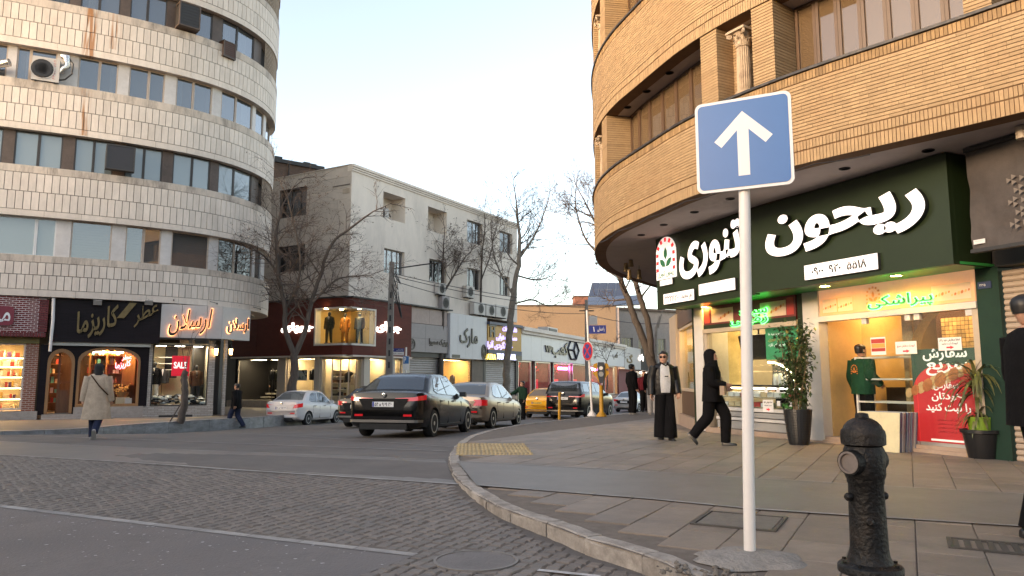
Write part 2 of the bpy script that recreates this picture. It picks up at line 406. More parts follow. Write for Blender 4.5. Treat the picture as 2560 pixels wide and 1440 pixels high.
for i in range(420):
 a=random.betavariate(1.3,1.6);c=_d[1].lerp(_d[-1],a)-E2*(random.random()**1.4*2.6+.05)
 if random.random()<.3:c=c+E1*random.uniform(-.2,.2)
 r=random.choice([.004,.005,.006,.008,.013]);n=random.randint(4,6)
 mb.add([V((c.x+r*random.uniform(.6,1.6)*math.cos(t*6.283/n),c.y+r*random.uniform(.6,1.6)*math.sin(t*6.283/n),gz(c.x,c.y)+0.010))for t in range(n)],[tuple(range(n))])
o=mb.build('grit',mat('pale_grit',(.45,.43,.42),.8,var=.3,scale=30),None);tag(o,'pale grit specks scattered on the worn concrete apron','grit',kind='stuff')
mb=MB();_c,_dd=ext(LC,6),ext(LD,8)
for i in range(24):
 for k in range(6):
  q=[]
  for s_,t_ in((i,k),(i+1,k),(i+1,k+1),(i,k+1)):
   c=(_c[0].lerp(_c[-1],s_/24)).lerp(_dd[0].lerp(_dd[-1]+E1*1.2,s_/24),t_/6);q.append(V((c.x,c.y,gz(c.x,c.y)+.003)))
  mb.quad(*q)
mb.build('cobble_bed',mat('sandy_bed',(.138,.114,.095),.9,var=.25,scale=8,bump=.5),ground)
def cob(mb,c,u,v,su,sv,h):
 ch=0.22
 def R(k,z):return[c+u*su/2*k*a+v*sv/2*k*b+V((0,0,z))for a,b in((-1,-1),(1,-1),(1,1),(-1,1))]
 P=R(1,-0.03)+R(1,h-0.008)+R(1-ch,h)
 mb.add(P,[(0,1,5,4),(1,2,6,5),(2,3,7,6),(3,0,4,7),(4,5,9,8),(5,6,10,9),(6,7,11,10),(7,4,8,11),(8,9,10,11)])
def line_b(l,a):
 q=sorted(ab(p)for p in ext(l,6))
 for(a0,b0),(a1,b1)in zip(q,q[1:]):
  if a0<=a<=a1:return b0+(b1-b0)*(a-a0)/(a1-a0)
 return q[0][1]if a<q[0][0]else q[-1][1]
cobs=[];S=0.11;aD=ab(LD[-1])[0]
for ia in range(-140,60):
 a=ia*S
 hi=line_b(LC,a)-0.10
 lo=line_b(LD,a)+0.10 if a<aD else 1.2
 nb=int((hi-lo)/S)
 for k in range(nb+1):
  b_=lo+(k+(0.5 if ia%2 else 0.0))*S+random.uniform(-.02,.02)
  if b_>hi:continue
  c=fromab(a+random.uniform(-.012,.012),b_)
  if c.y<2.0 or c.x<-11:continue
  sk=KLINE.px(*((1300,1300)))[0]if False else None
  if inside(_pav,c.x,c.y)or min((c.x-p.x)**2+(c.y-p.y)**2 for p in KLINE.pts[:60])<0.012:continue
  cobs.append(c)
M_list=[]
for i in range(14):
 m_=MB();t=rad(random.gauss(0,8));u=V((math.cos(t),math.sin(t),0));v=V((-math.sin(t),math.cos(t),0))
 cob(m_,V((0,0,0)),u,v,S*random.uniform(.80,1.0),S*random.uniform(.82,1.02),random.uniform(.005,.009));M_list.append(m_.mesh('cobble',M_cob))
def vis(c):
 v=c-CAM;zc=v.dot(_F)
 if zc<0.2:return 0
 px=1280+FPX*v.x/zc;py=720-FPX*v.dot(_U)/zc
 return(1/(zc*zc))if-20<px<2580 and-20<py<1460 else 0
for c in cobs:c.z=gz(c.x,c.y)+0.004
cobs.sort(key=lambda c:-vis(c))
az_=math.atan2(E1 .y,E1 .x)
for c in cobs[:290]:piece('cobble',random.choice(M_list),ground,c,az_)
mb=MB()
for c in cobs[290:]:
 t=az_+rad(random.gauss(0,8));u=V((math.cos(t),math.sin(t),0));v=V((-math.sin(t),math.cos(t),0))
 cob(mb,c,u,v,S*random.uniform(.80,1.0),S*random.uniform(.82,1.02),random.uniform(.005,.009))
stuff(mb.build('cobbles',M_cob,ground))
slabs=[];SA,SB=0.40,0.60;aoff=ab(V((4.08,8.14,0)))[0]%SA
lo_b,hi_b=ab(LC2[0])[1],0
def between_band(c):
 a,b_=ab(c);return line_b(LC2,a)-0.03<b_<line_b(LB2,a)+0.03
halves=[]
def clear(P):return all(inside(_pav,p.x,p.y)and min((p.x-k.x)**2+(p.y-k.y)**2 for k in KLINE.pts)>.155**2 for p in P)
for ia in range(-18,40):
 for kb in range(0,70):
  a=ia*SA+aoff;b_=kb*SB+(SB/2 if ia%2 else 0)+0.1;c=fromab(a,b_)
  if c.y<1.5 or c.y>32 or c.x>9 or not inside(_pav,c.x,c.y+.3):continue
  box=lambda b0,h:[fromab(a+x*SA/2,b0+y*h/2)for x in(-1,1)for y in(-1,1)]
  if clear(box(b_,SB)):c.z=pz(c.x,c.y);slabs.append(c)
  else:
   for s_ in(-1,1):
    if clear(box(b_+s_*SB/4,SB/2)):d=fromab(a,b_+s_*SB/4);d.z=pz(d.x,d.y);halves.append(d)
def slab(mb,c,u,v,su,sv,h):
 ch=0.006
 def R(k,z):return[c+u*(su/2-k)*a+v*(sv/2-k)*b+V((0,0,z))for a,b in((-1,-1),(1,-1),(1,1),(-1,1))]
 P=R(0,-0.03)+R(0,h-0.004)+R(ch,h)
 mb.add(P,[(0,1,5,4),(1,2,6,5),(2,3,7,6),(3,0,4,7),(4,5,9,8),(5,6,10,9),(6,7,11,10),(7,4,8,11),(8,9,10,11)])
slabs.sort(key=lambda c:-vis(c));_sm=[]
for i in range(4):
 m_=MB();slab(m_,V((0,0,0)),V((1,0,0)),V((0,1,0)),SA-.007,SB-.007,0.003+0.0015*i);_sm.append(m_.mesh('paving_slab',M_slab))
_hm=MB();slab(_hm,V((0,0,0)),V((1,0,0)),V((0,1,0)),SA-.007,SB/2-.007,.004);_hm=_hm.mesh('cut_slab',M_slab)
for c in halves:piece('cut_slab',_hm,pavement,c,az_)
for c in slabs[:295]:
 piece('paving_slab',random.choice(_sm),pavement,c,ry=(random.gauss(0,.002),random.gauss(0,.002),az_))
mb=MB()
for c in slabs[295:]:slab(mb,c,E1,E2,SA-.007,SB-.007,random.uniform(.002,.007))
stuff(mb.build('paving_slabs',M_slab,pavement))
mb=MB();ext2=lambda l:l+[l[-1]+(l[-1]-l[-2]).normalized()*5]
b1,c1=ext2(LB2),ext2(LC2)
for k in range(len(b1)-1):
 q=[c1[k],c1[k+1],b1[k+1],b1[k]];mb.quad(*[V((p.x,p.y,0.0125))for p in q])
mb.build('stone_band',M_band,pavement)
strip('line_stones',M_line,b1,0.045,pz,0.017,pavement,0.6,0.004)
strip('line_stones',M_line,c1,0.05,pz,0.017,pavement,0.6,0.004)
M_tac=mat('tactile_yellow',(.42,.31,.16),.75,var=.3,scale=8,piece=.18,dirt=.6,dirtcol=(.2,.15,.10),dscale=4)
_t0=on_ground(1170,1137,pz);_tu=E1;_tv=E2
_tb=MB();
def tactile(mb):
 mb.b(-.195,.195,-.195,.195,-.01,.006)
 for i in range(6):
  for j in range(6):mb.lathe([(.022,.005),(.018,.011),(0,.012)],(-.16+.064*i,-.16+.064*j,0),6)
_tm=MB();tactile(_tm);_tme=_tm.mesh('tactile_tile',M_tac)
_tc=on_ground(1232,1123,pz)
for i in range(3):
 for j in range(5):
  c=_tc+V((1,0,0))*(i-1)*.4+V((-.06,1,0))*(j-2)*.4;c.z=pz(c.x,c.y)+.004;piece('tactile_tile',_tme,pavement,c,0)
def cover(name,label,px,py,su,sv,bars):
 c=on_ground(px,py,pz);t=thing(name,label,'cover',V((c.x,c.y,.008)))
 f=MB();h=.012
 for s in(-1,1):
  f.box(c+E1*su/2*s+V((0,0,h)),(.03,sv+.03,.012),E1,E2);f.box(c+E2*sv/2*s+V((0,0,h)),(su-.03,.03,.012),E1,E2)
 f.build('frame',mat('worn_frame',(.06,.053,.047),.6,var=.3),t)
 p=MB()
 if bars:
  for i in range(bars):p.box(c+E1*(-su/2+su*(i+.5)/bars)+V((0,0,.010)),(su/bars*.55,sv-.04,.008),E1,E2)
  p.build('grate',MATS['worn_frame'],t)
 else:p.box(c+V((0,0,.009)),(su-.05,sv-.05,.008),E1,E2);p.build('plate',mat('cover_plate',(.15,.13,.112),.6,var=.25,scale=8,bump=.5,bscale=25),t)
cover('access_cover','flat square iron access cover sunk in the pavement beside the white post',1850,1305,.62,.62,0)
cover('drain_grate','slotted iron drain grate in the slabs near the hydrant',2480,1370,.5,.35,7)
_mh=on_ground(1190,1405,gz);t=thing('manhole_cover','round worn manhole cover among the cobbles','manhole',_mh)
MB().lathe([(.30,-.01),(.30,.016),(.28,.017),(.28,.010)],_mh,32).build('rim',M_band,t)
MB().lathe([(.272,-.01),(.272,.013),(0,.015)],_mh,32).build('plate',M_conc,t)
LK=[V((-30,19.0,0)),V((-20,19.2,0)),V((-15,19.8,0)),on_ground(190,1074,lz),on_ground(300,1063,lz),on_ground(400,1057,lz),on_ground(530,1049,lz),on_ground(590,1046,lz)]
LK+=[V((-9.95,29,0)),V((-9.15,33,0)),V((-7.0,37.2,0)),V((-4.2,41,0))];LK+=[LK[-1]+E2*t for t in(6,16,40,90)]
LKL=Plan([(p.x,p.y)for p in smooth_line(LK,2)])
_lp=[(p.x,p.y)for p in LKL.pts]+[(-40,120),(-60,60),(-60,19)]
lpav=struct(flat_poly('pavement',mat('left_paving',(.155,.128,.11),.65,var=.2,scale=2,bump=.2,dirt=.5,dirtcol=(.09,.08,.075),dscale=.8),_lp,lz,0.0))
kerb_run(LKL,0.2,LKL.px(590,1046)[0]+60,0.95,0.30,lambda x,y:lz(x,y)+.012,gz,M_marble,lpav,-1)
strip('guide_strip',M_tac,gpts([(300,1052),(420,1048),(560,1040)],lz),0.4,lz,.006,lpav,1.0)
# ------------------------------------------------------------------ figures (people and shop mannequins)
def crom(pts,n=4):
 pts=[V(p)for p in pts];q=[pts[0]*2-pts[1]]+pts+[pts[-1]*2-pts[-2]];out=[]
 for i in range(1,len(q)-2):
  for k in range(n):
   t=k/n;a,b,c,d=q[i-1],q[i],q[i+1],q[i+2]
   out.append(0.5*((2*b)+(c-a)*t+(2*a-5*b+4*c-d)*t*t+(3*b-a-3*c+d)*t**3))
 out.append(pts[-1]);return out
def limb(mb,pts,rs,seg=10,n=4):
 c=crom(pts,n);r=[V((x,0,0))for x in rs];r=[max(0.004,v.x)for v in crom(r,n)]
 mb.tube(c,r,seg)
def ering(c,rx,ry,seg=14,pw=2.0,tilt=0.0,rot=0.0):
 out=[]
 for k in range(seg):
  a=2*math.pi*k/seg;ca,sa=math.cos(a),math.sin(a)
  x=rx*math.copysign(abs(ca)**(2/pw),ca);y=ry*math.copysign(abs(sa)**(2/pw),sa)
  x,y=x*math.cos(rot)-y*math.sin(rot),x*math.sin(rot)+y*math.cos(rot)
  out.append(V((c[0]+x,c[1]+y,c[2]+tilt*y)))
 return out
def hand(mb,wrist,d,side,curl=0.5,sc=1.0,palm_n=None):
 d=V(d).normalized();pn=V(palm_n or(0,1,0));pn=(pn-d*pn.dot(d)).normalized();s=d.cross(pn).normalized()
 w=V(wrist);mb.loft([[w+d*t*sc+s*a*rw*sc+pn*b*rt*sc for a,b in((-1,-.6),(0,-1),(1,-.6),(1,.6),(0,1),(-1,.6))]for t,rw,rt in((-.01,.026,.02),(.035,.036,.017),(.085,.042,.014))])
 for i,(o,L)in enumerate(((-.031,.066),(-.010,.078),(.011,.072),(.031,.056))):
  p=w+(d*.08+s*o)*sc;pts=[p];a=0.15
  for k in range(3):
   a+=curl*0.55;p=p+(d*math.cos(a)+pn*math.sin(a))*L/3*sc;pts.append(p)
  mb.tube(pts,[.0092*sc,.009*sc,.0082*sc,.006*sc],6)
 p=w+(d*.02-s*.03*side)*sc
 mb.tube([p,p+(d*.035-s*.028*side+pn*.01)*sc,p+(d*.066-s*.034*side+pn*.026)*sc],[.012*sc,.0105*sc,.007*sc],6)
def head(mb,c,H=0.235,yaw=0.0,pitch=0.0,seg=16):
 R=Matrix.Rotation(yaw,3,'Z')@Matrix.Rotation(pitch,3,'X');c=V(c)
 prof=[(0.00,.030,.036,.035),(.05,.048,.058,.028),(.12,.058,.074,.020),(.25,.066,.086,.012),(.42,.072,.095,.004),(.6,.075,.099,-.004),(.76,.072,.096,-.008),(.88,.058,.078,-.010),(.96,.034,.046,-.012),(1.0,.008,.012,-.012)]
 rings=[]
 for t,rx,ry,oy in prof:
  r=ering((0,oy,t*H),rx*H/.235,ry*H/.235,seg,2.15);rings.append([c+R@p for p in r])
 mb.loft(rings)
 k=H/.235
 def P(x,y,z):return c+R@V((x*k,y*k,z*k))
 mb.add([P(0,.096,.128),P(-.013,.094,.088),P(.013,.094,.088),P(0,.122,.092),P(0,.098,.08)],[(0,1,3),(0,3,2),(1,4,3),(3,4,2)])
 for s in(-1,1):
  mb.loft([[P(s*(.070+o),y,z)for y,z in((-.012,.095),(.012,.10),(.016,.125),(.004,.145),(-.014,.14))]for o in(0,.016)])
  mb.tube([P(s*.014,.096,.137),P(s*.034,.094,.142),P(s*.054,.080,.137)],.0055*k,5)
 return P
def face_marks(P,parent,skin_dark,brow,glasses=None):
 mb=MB();mb.tube([P(-.022,.087,.054),P(-.008,.099,.058),P(.008,.099,.058),P(.022,.087,.054)],.006,6);mb.build('lips',skin_dark,parent,True,False)
 mb=MB()
 for s in(-1,1):
  mb.tube([P(s*.012,.100,.144),P(s*.034,.099,.150),P(s*.056,.084,.143)],.004,5)
 mb.build('eyebrows',brow,parent,False,False)
 if glasses:
  g=MB()
  for s in(-1,1):
   ring=[P(s*.034+.026*math.cos(a),.104-.012*abs(math.cos(a)*.5+s*.5*0),.122+.018*math.sin(a))for a in[i*.6283 for i in range(10)]]
   g.loft([ring,[q+(P(0,.106,.1)-P(0,.1,.1))for q in ring]])
   g.tube([P(s*.058,.098,.126),P(s*.078,.03,.126),P(s*.079,-.01,.118)],.003,4)
  g.tube([P(-.010,.108,.126),P(.010,.108,.126)],.003,4);g.build('sunglasses',glasses,parent,True,False)
 else:
  g=MB()
  for s in(-1,1):g.lathe([(.0,.0),(.009,.001),(.0,.006)],P(s*.034,.089,.122),8,(P(0,1,0)-P(0,0,0)))
  g.build('eyes',brow,parent,False,False)
def hair_cap(P,parent,m,low=.075,front=.165,vol=1.07,name='hair',bun=False):
 mb=MB();prof=[(low,.070,.090,-.012),(.15,.080,.100,-.012),(.185,.078,.102,-.013),(.215,.062,.085,-.015),(.238,.030,.045,-.016),(.246,.004,.006,-.016)]
 rings=[]
 for z,rx,ry,oy in prof:
  ring=[]
  for q in ering((0,oy,z),rx*vol,ry*vol,16,2.1):
   if q.y>.02 and z<front:q.y=.02+(q.y-.02)*.05;q.x*=1.02
   ring.append(P(q.x+random.uniform(-.002,.002),q.y,q.z))
  rings.append(ring)
 mb.loft(rings)
 if bun:mb.lathe([(0,-.03),(.03,-.02),(.035,0),(.028,.025),(0,.035)],P(0,-.12,.16),10)
 return mb.build(name,m,parent,True,False)
def shoe(mb,ank,fwd,L=.27,rise=0.0,boot=0.0,wdt=.047):
 fwd=V(fwd).normalized();s=fwd.cross(V((0,0,1))).normalized();up=s.cross(fwd);a=V(ank)
 rings=[]
 for t,hw,hh in((-.075,.03,.055),(-.045,.04,.085),(.0,.044,.098),(.06,wdt,.075),(.12,wdt,.055),(.165,.04,.045),(L-.085,.02,.03)):
  b=a+fwd*t-up*.085
  rings.append([b+s*x*hw+up*y*hh for x,y in((-1,0),(-1.0,.35),(-.75,.8),(0,1),(.75,.8),(1.0,.35),(1,0))])
 mb.loft(rings)
 if boot:mb.tube([a-up*.02,a+up*boot],[.055,.06],10)
def body_mesh(name,J,E,mats,segmat,parent,extra=None):
 keys=list(J);me=bpy.data.meshes.new(name);me.from_pydata([J[k][0]for k in keys],[(keys.index(a),keys.index(b))for a,b in E],[])
 ob=bpy.data.objects.new(name,me);COL.objects.link(ob)
 ob.modifiers.new('skin','SKIN');ob.modifiers.new('sub','SUBSURF').levels=1
 for i,k in enumerate(keys):
  sv=me.skin_vertices[0].data[i];r=J[k][1];sv.radius=r if isinstance(r,tuple)else(r,r);sv.use_root=(k=='pelvis')
 out=evaluated(ob);bpy.data.objects.remove(ob);bpy.data.meshes.remove(me)
 bones=[(J[a][0],J[b][0],segmat.get((a,b),0))for a,b in E]
 mi=[]
 for p in out.polygons:
  c=p.center;best=None
  for a,b,k in bones:
   d=b-a;t=max(0,min(1,(c-a).dot(d)/d.length_squared));e=(c-a-d*t).length
   if best is None or e<best[0]:best=(e,k)
  mi.append(best[1])
 mb=MB();mb.v=[v.co.copy()for v in out.vertices];mb.f=[list(p.vertices)for p in out.polygons];mb.m=mi
 if extra:extra(mb)
 return mb.build(name,mats,parent,True,False)
def figure(name,label,loc,rz,pose,mats,group=None,cat='person',build=1.0,hd=None,clothes=None,height=1.7,hands=True,shoes=True):
 t=thing(name,label,cat,loc,group,rz);k=height/1.7;t.scale=(k,k,k)
 D=dict(pelvis=(0,0,.93),belly=(0,.005,1.06),chest=(0,-.005,1.24),neckb=(0,-.012,1.41),neck=(0,.0,1.475),shL=(-.175,-.01,1.37),elL=(-.23,-.03,1.10),wrL=(-.24,.04,.87),shR=(.175,-.01,1.37),elR=(.23,-.03,1.10),wrR=(.24,.04,.87),hpL=(-.085,0,.90),knL=(-.09,.02,.49),anL=(-.09,-.01,.085),hpR=(.085,0,.90),knR=(.09,.02,.49),anR=(.09,-.01,.085))
 D.update(pose or{});D={a:V(b)for a,b in D.items()};b=build
 Rr=dict(pelvis=(.135*b,.105*b),belly=(.125*b,.10*b),chest=(.145*b,.105*b),neckb=.075,neck=.05,shL=.064*b,elL=.046*b,wrL=.031,shR=.064*b,elR=.046*b,wrR=.031,hpL=.092*b,knL=.062*b,anL=.045,hpR=.092*b,knR=.062*b,anR=.045)
 J={a:(D[a],Rr[a])for a in D}
 E=[('pelvis','belly'),('belly','chest'),('chest','neckb'),('neckb','neck')]
 for s in 'LR':E+=[('neckb','sh'+s),('sh'+s,'el'+s),('el'+s,'wr'+s),('pelvis','hp'+s),('hp'+s,'kn'+s),('kn'+s,'an'+s)]
 sm={('pelvis','belly'):1,('belly','chest'):1,('chest','neckb'):1,('neckb','neck'):0}
 for s in 'LR':sm.update({('neckb','sh'+s):1,('sh'+s,'el'+s):1,('el'+s,'wr'+s):1,('pelvis','hp'+s):2,('hp'+s,'kn'+s):2,('kn'+s,'an'+s):2})
 hold={}
 def extra(mb):
  mb.mi=0;hold['P']=head(mb,D['neck']+V((0,0,-.025)),yaw=(hd or{}).get('yaw',0),pitch=(hd or{}).get('pitch',0))
  if hands:
   for s,sg in(('L',-1),('R',1)):
    d=D['wr'+s]-D['el'+s];hand(mb,D['wr'+s],d,sg,(hd or{}).get('curl',.5),1.0,(-sg*.6,.6,0))
  if shoes:
   mb.mi=3
   for s,sg in(('L',-1),('R',1)):
    kn,an=D['kn'+s],D['an'+s];f=(hd or{}).get('foot'+s,(0.06*sg,1,0));shoe(mb,an,f)
  mb.mi=0
 body=body_mesh('body',J,E,mats,sm,t,extra);P=hold['P']
 if hd is not None:
  if hd.get('hair'):hair_cap(P,t,hd['hair'],hd.get('low',.07),hd.get('front',.165),hd.get('vol',1.06),bun=hd.get('bun',False))
  if hd.get('face',True):face_marks(P,t,mat('lip',(.35,.12,.10),.5,var=0),mat('brow',(.015,.011,.009),.6,var=0),hd.get('glasses'))
 if clothes:clothes(t,D,P)
 return t
def coat_shell(name,m,parent,rings,seg=18,fold=0.0,thick=True):
 mb=MB();R=[]
 ph=random.random()*6
 for i,(c,rx,ry)in enumerate(rings):
  r=ering(c,rx,ry,seg,2.3);cc=V(c)
  for j,p in enumerate(r):
   k=1+fold*i/len(rings)*math.sin(ph+j*2.4+i*.5);p.x=cc.x+(p.x-cc.x)*k;p.y=cc.y+(p.y-cc.y)*k
  R.append(r)
 mb.loft(R);return mb.build(name,m,parent,True,False)
def sleeves(name,m,parent,D,r=(.085,.072,.058),over=.02):
 for s in 'LR':
  mb=MB();w=D['wr'+s];e=D['el'+s];end=w+(w-e).normalized()*over
  sh=D['sh'+s];limb(mb,[sh+V((0,0,.015)),sh.lerp(e,.5),e,e.lerp(end,.5),end],[r[0],(r[0]+r[1])/2,r[1],(r[1]+r[2])/2,r[2]],10,3);mb.build(name,m,parent,True,False)
def trousers(name,m,parent,D,r=(.105,.085,.075),drop=.03):
 mb=MB()
 for s in 'LR':
  limb(mb,[D['hp'+s]+V((0,0,.03)),D['hp'+s].lerp(D['kn'+s],.5),D['kn'+s],D['kn'+s].lerp(D['an'+s],.55),D['an'+s]+V((0,-.01,-drop))],[r[0],(r[0]+r[1])/2,r[1],(r[1]+r[2])/2,r[2]],12,3)
 p=D['pelvis'];mb.loft([ering((p.x,p.y,p.z+o),rx,ry,16)for o,rx,ry in((-.12,.155,.11),(-.03,.17,.125),(.06,.16,.12),(.12,.15,.115))]);return mb.build(name,m,parent,True,False)
M_cloth={}
def cloth(name,c,rough=.85,bump=.25):return mat('cloth_'+name,c,rough,var=.22,scale=6,bump=bump,bscale=28,spec=.1)
M_black=cloth('black',(.007,.0065,.007));M_char=cloth('charcoal',(.035,.034,.036));M_grey=cloth('grey',(.14,.14,.145));M_olive=cloth('olive',(.06,.052,.028))
M_tan=cloth('tan',(.32,.13,.035));M_white=cloth('white',(.62,.60,.58));M_beige=cloth('beige',(.46,.36,.27));M_denim=cloth('denim',(.022,.028,.055));M_brown=cloth('brown',(.07,.035,.02))
M_skin=mat('skin',(.50,.27,.18),.5,var=.08,scale=20,spec=.35);M_hair=mat('hair_black',(.010,.008,.007),.45,var=.2,scale=40)
M_shoe=mat('shoe_leather',(.012,.011,.010),.35,var=.1)
def mannequin(loc,rz,label,jacket,legs,shirt,group,height=1.78,headm=None,cat='mannequin',long=0.0):
 hm=headm or mat('mannequin_black',(.01,.01,.01),.3,var=0)
 def cl(t,D,P):
  coat_shell('jacket',jacket,t,[((0,0,1.425),.07,.06),((0,-.005,1.40),.165,.085),((0,0,1.30),.195,.125),((0,0,1.15),.175,.125),((0,0,1.02),.165,.12),((0,0,.90),.19,.135),((0,0,.80-long),.20+long*.1,.14)])
  sleeves('sleeve',jacket,t,D,(.082,.066,.052))
  mb=MB();mb.add([V((-.045,.116,1.42)),V((.045,.116,1.42)),V((0,.142,1.15)),V((0,.10,1.44))],[(0,2,1),(0,1,3)]);mb.build('shirt',shirt,t,False,False)
  mb=MB();mb.add([V((-.012,.128,1.405)),V((.012,.128,1.405)),V((.02,.144,1.2)),V((-.02,.144,1.2))],[(0,1,2,3)]);mb.build('tie',M_black,t,False,False)
  trousers('trousers',legs,t,D,(.10,.08,.06),.04)
 return figure('mannequin',label,loc,rz,dict(knL=(-.11,.02,.49),anL=(-.13,0,.085),knR=(.11,.02,.49),anR=(.12,.04,.085)),[hm,jacket,legs,M_shoe],group,cat,hd=dict(face=False),clothes=cl,height=height,hands=True)
def bust(loc,rz,label,jacket,group,z=1.0,shirt=None):
 t=thing('dress_form',label,'mannequin',loc,group,rz)
 coat_shell('jacket',jacket,t,[((0,0,z+.46),.05,.05),((0,0,z+.42),.16,.085),((0,0,z+.32),.19,.12),((0,0,z+.15),.165,.115),((0,0,z),.17,.12),((0,0,z-.12),.185,.13)])
 for s in(-1,1):
  mb=MB();limb(mb,[V((.165*s,0,z+.38)),V((.21*s,0,z+.15)),V((.20*s,.03,z-.1))],[.07,.06,.048],8,3);mb.build('sleeve',jacket,t,True,False)
 mb=MB();mb.add([V((-.04,.11,z+.43)),V((.04,.11,z+.43)),V((0,.132,z+.18)),V((0,.08,z+.46))],[(0,2,1),(0,1,3)]);mb.build('shirt',shirt or M_white,t,False,False)
 mb=MB();mb.tube([V((0,0,0.02)),V((0,0,z-.1))],.014,6);mb.lathe([(.13,0),(.12,.02),(.02,.03)],(0,0,0),14);mb.lathe([(.045,z+.44),(.045,z+.50),(0,z+.52)],(0,0,0),12);mb.build('stand',mat('stand_metal',(.1,.1,.1),.4,metal=.8,var=0),t,True,False)
 return t
# ------------------------------------------------------------------ stone office building with curved bands
_xs_,_as_=[-250,80,250,410,530,600,638,656,666],[66,64,58,50,33,17,4,-8,-19.5]
def interp(x,xs,ys):
 if x<=xs[0]:return ys[0]
 for a,b,c,d in zip(xs,xs[1:],ys,ys[1:]):
  if x<=b:return c+(d-c)*(x-a)/(b-a)
 return ys[-1]
_p=at_y(-250,700,24.9);_pts=[];_px=-250.0;_P=V((_p.x,_p.y,0));_azm=66
while len(_pts)<900:
 _pts.append(_P.copy())
 if _px<663:_azm=interp(_px,_xs_,_as_)
 else:_azm=max(-62,_azm-0.9)
 _P=_P+V((math.sin(rad(_azm)),math.cos(rad(_azm)),0))*0.05
 _px=1280+_P.x/_P.y*1864 if _px<663 else 999
 if _azm<=-61 and len(_pts)>520:break
PA=Plan([_pts[0]-(_pts[1]-_pts[0]).normalized()*8]+_pts[::3]+[_pts[-1]+V((math.sin(rad(-62)),math.cos(rad(-62)),0))*12])
S_A0=PA.px(-60,400)[0];S_AV=PA.px(660,400,0,24)[0]+4.5
M_stone=mat('travertine',(.70,.605,.52),.75,var=.10,scale=5,bump=.12,bscale=70,piece=.07,dirt=.28,dirtcol=(.30,.24,.19),dscale=1.3,stretch=(1,1,.35))
M_cap=mat('travertine_cap',(.57,.48,.40),.8,var=.16,scale=4,bump=.2,bscale=60,piece=.06,dirt=.85,dirtcol=(.12,.10,.085),dscale=2.2,stretch=(1,1,.25))
M_jdark=mat('stone_joint',(.13,.105,.09),.9,var=.2)
M_pierB=mat('brown_cladding',(.085,.058,.045),.55,var=.3,scale=2.5,dirt=.3,dirtcol=(.04,.03,.025),dscale=1.5)
M_pierW=mat('white_paint_wall',(.56,.53,.51),.6,var=.1,scale=3,dirt=.4,dirtcol=(.38,.33,.29),dscale=1.6)
M_frB=mat('beige_window_frame',(.42,.34,.28),.5,var=.08,spec=.5);M_frW=mat('white_window_frame',(.62,.62,.62),.4,var=.05)
M_frD=mat('dark_window_frame',(.035,.03,.028),.45,var=.1)
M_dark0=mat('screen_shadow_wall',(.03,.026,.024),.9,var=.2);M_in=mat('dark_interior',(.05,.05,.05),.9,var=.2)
G_win=glass('window_glass',refl=.13,see=.55,dark=(.09,.10,.11));G_win2=glass('window_glass_milky',refl=.07,see=.35,dark=(.24,.29,.30));G_shop=glass('shop_glass',refl=.0,see=.97,ior=1.3)
G_dk=glass('window_glass_dark',refl=.05,see=.5,dark=(.05,.05,.05))
def frame_rect(mb,fr,u0,u1,z0,z1,t,n0,n1):
 mb.fb(fr,u0,u1,z0,z0+t,n0,n1);mb.fb(fr,u0,u1,z1-t,z1,n0,n1);mb.fb(fr,u0,u0+t,z0+t,z1-t,n0,n1);mb.fb(fr,u1-t,u1,z0+t,z1-t,n0,n1)
def stain(m,P,d,w,z0,z1,col,k):
 N=m.node_tree.nodes;L=m.node_tree.links;b=N['Principled BSDF'];src=b.inputs['Base Color'].links[0].from_socket;g=N.new('ShaderNodeNewGeometry')
 def M(op,x,y):
  n=N.new('ShaderNodeMath');n.operation=op
  for i,v in enumerate((x,y)):
   if isinstance(v,(int,float)):n.inputs[i].default_value=v
   else:L.new(v,n.inputs[i])
  return n.outputs[0]
 dt=N.new('ShaderNodeVectorMath');dt.operation='DOT_PRODUCT';L.new(g.outputs['Position'],dt.inputs[0]);dt.inputs[1].default_value=d;sp=N.new('ShaderNodeSeparateXYZ');L.new(g.outputs['Position'],sp.inputs[0])
 mp=N.new('ShaderNodeMapping');mp.inputs['Scale'].default_value=(14,14,.8);L.new(g.outputs['Position'],mp.inputs['Vector']);no=N.new('ShaderNodeTexNoise');no.inputs['Scale'].default_value=1;L.new(mp.outputs[0],no.inputs['Vector'])
 off=M('ABSOLUTE',M('SUBTRACT',dt.outputs['Value'],P.dot(d)),0);a=M('SUBTRACT',1,M('DIVIDE',off,w));a=M('MAXIMUM',a,0);zz=M('DIVIDE',M('SUBTRACT',sp.outputs['Z'],z0),z1-z0);zz=M('MULTIPLY',M('GREATER_THAN',zz,0),M('LESS_THAN',zz,1.02));f=M('MULTIPLY',M('MULTIPLY',a,zz),M('MULTIPLY',M('MAXIMUM',M('SUBTRACT',no.outputs['Fac'],.42),0),k));f=M('MINIMUM',f,.85)
 mx=N.new('ShaderNodeMix');mx.data_type='RGBA';L.new(f,mx.inputs['Factor']);L.new(src,mx.inputs['A']);mx.inputs['B'].default_value=(*col,1);L.new(mx.outputs['Result'],b.inputs['Base Color'])
def curve_loft(plan,s0,s1,prof,step=.22):
 mb=MB();n=max(2,int((s1-s0)/step));rings=[]
 for i in range(n+1):
  s=s0+(s1-s0)*i/n;rings.append([plan.p(s,z,nn)for nn,z in prof])
 mb.loft(rings);return mb
A=thing('office_building','curved corner office building clad in pale stone bands above a row of shops','building',PA.p(PA.L*.4,0))
bands=[(4.12,4.37,4.90,5.36,5.62),(7.04,7.27,7.95,8.64,8.92),(10.26,10.51,11.19,11.82,12.15),(13.45,13.72,14.40,15.04,15.36),(16.65,16.92,17.6,18.24,18.56),(19.9,20.15,20.8,21.5,21.9)]
PW=.245;panels=[];caps=0
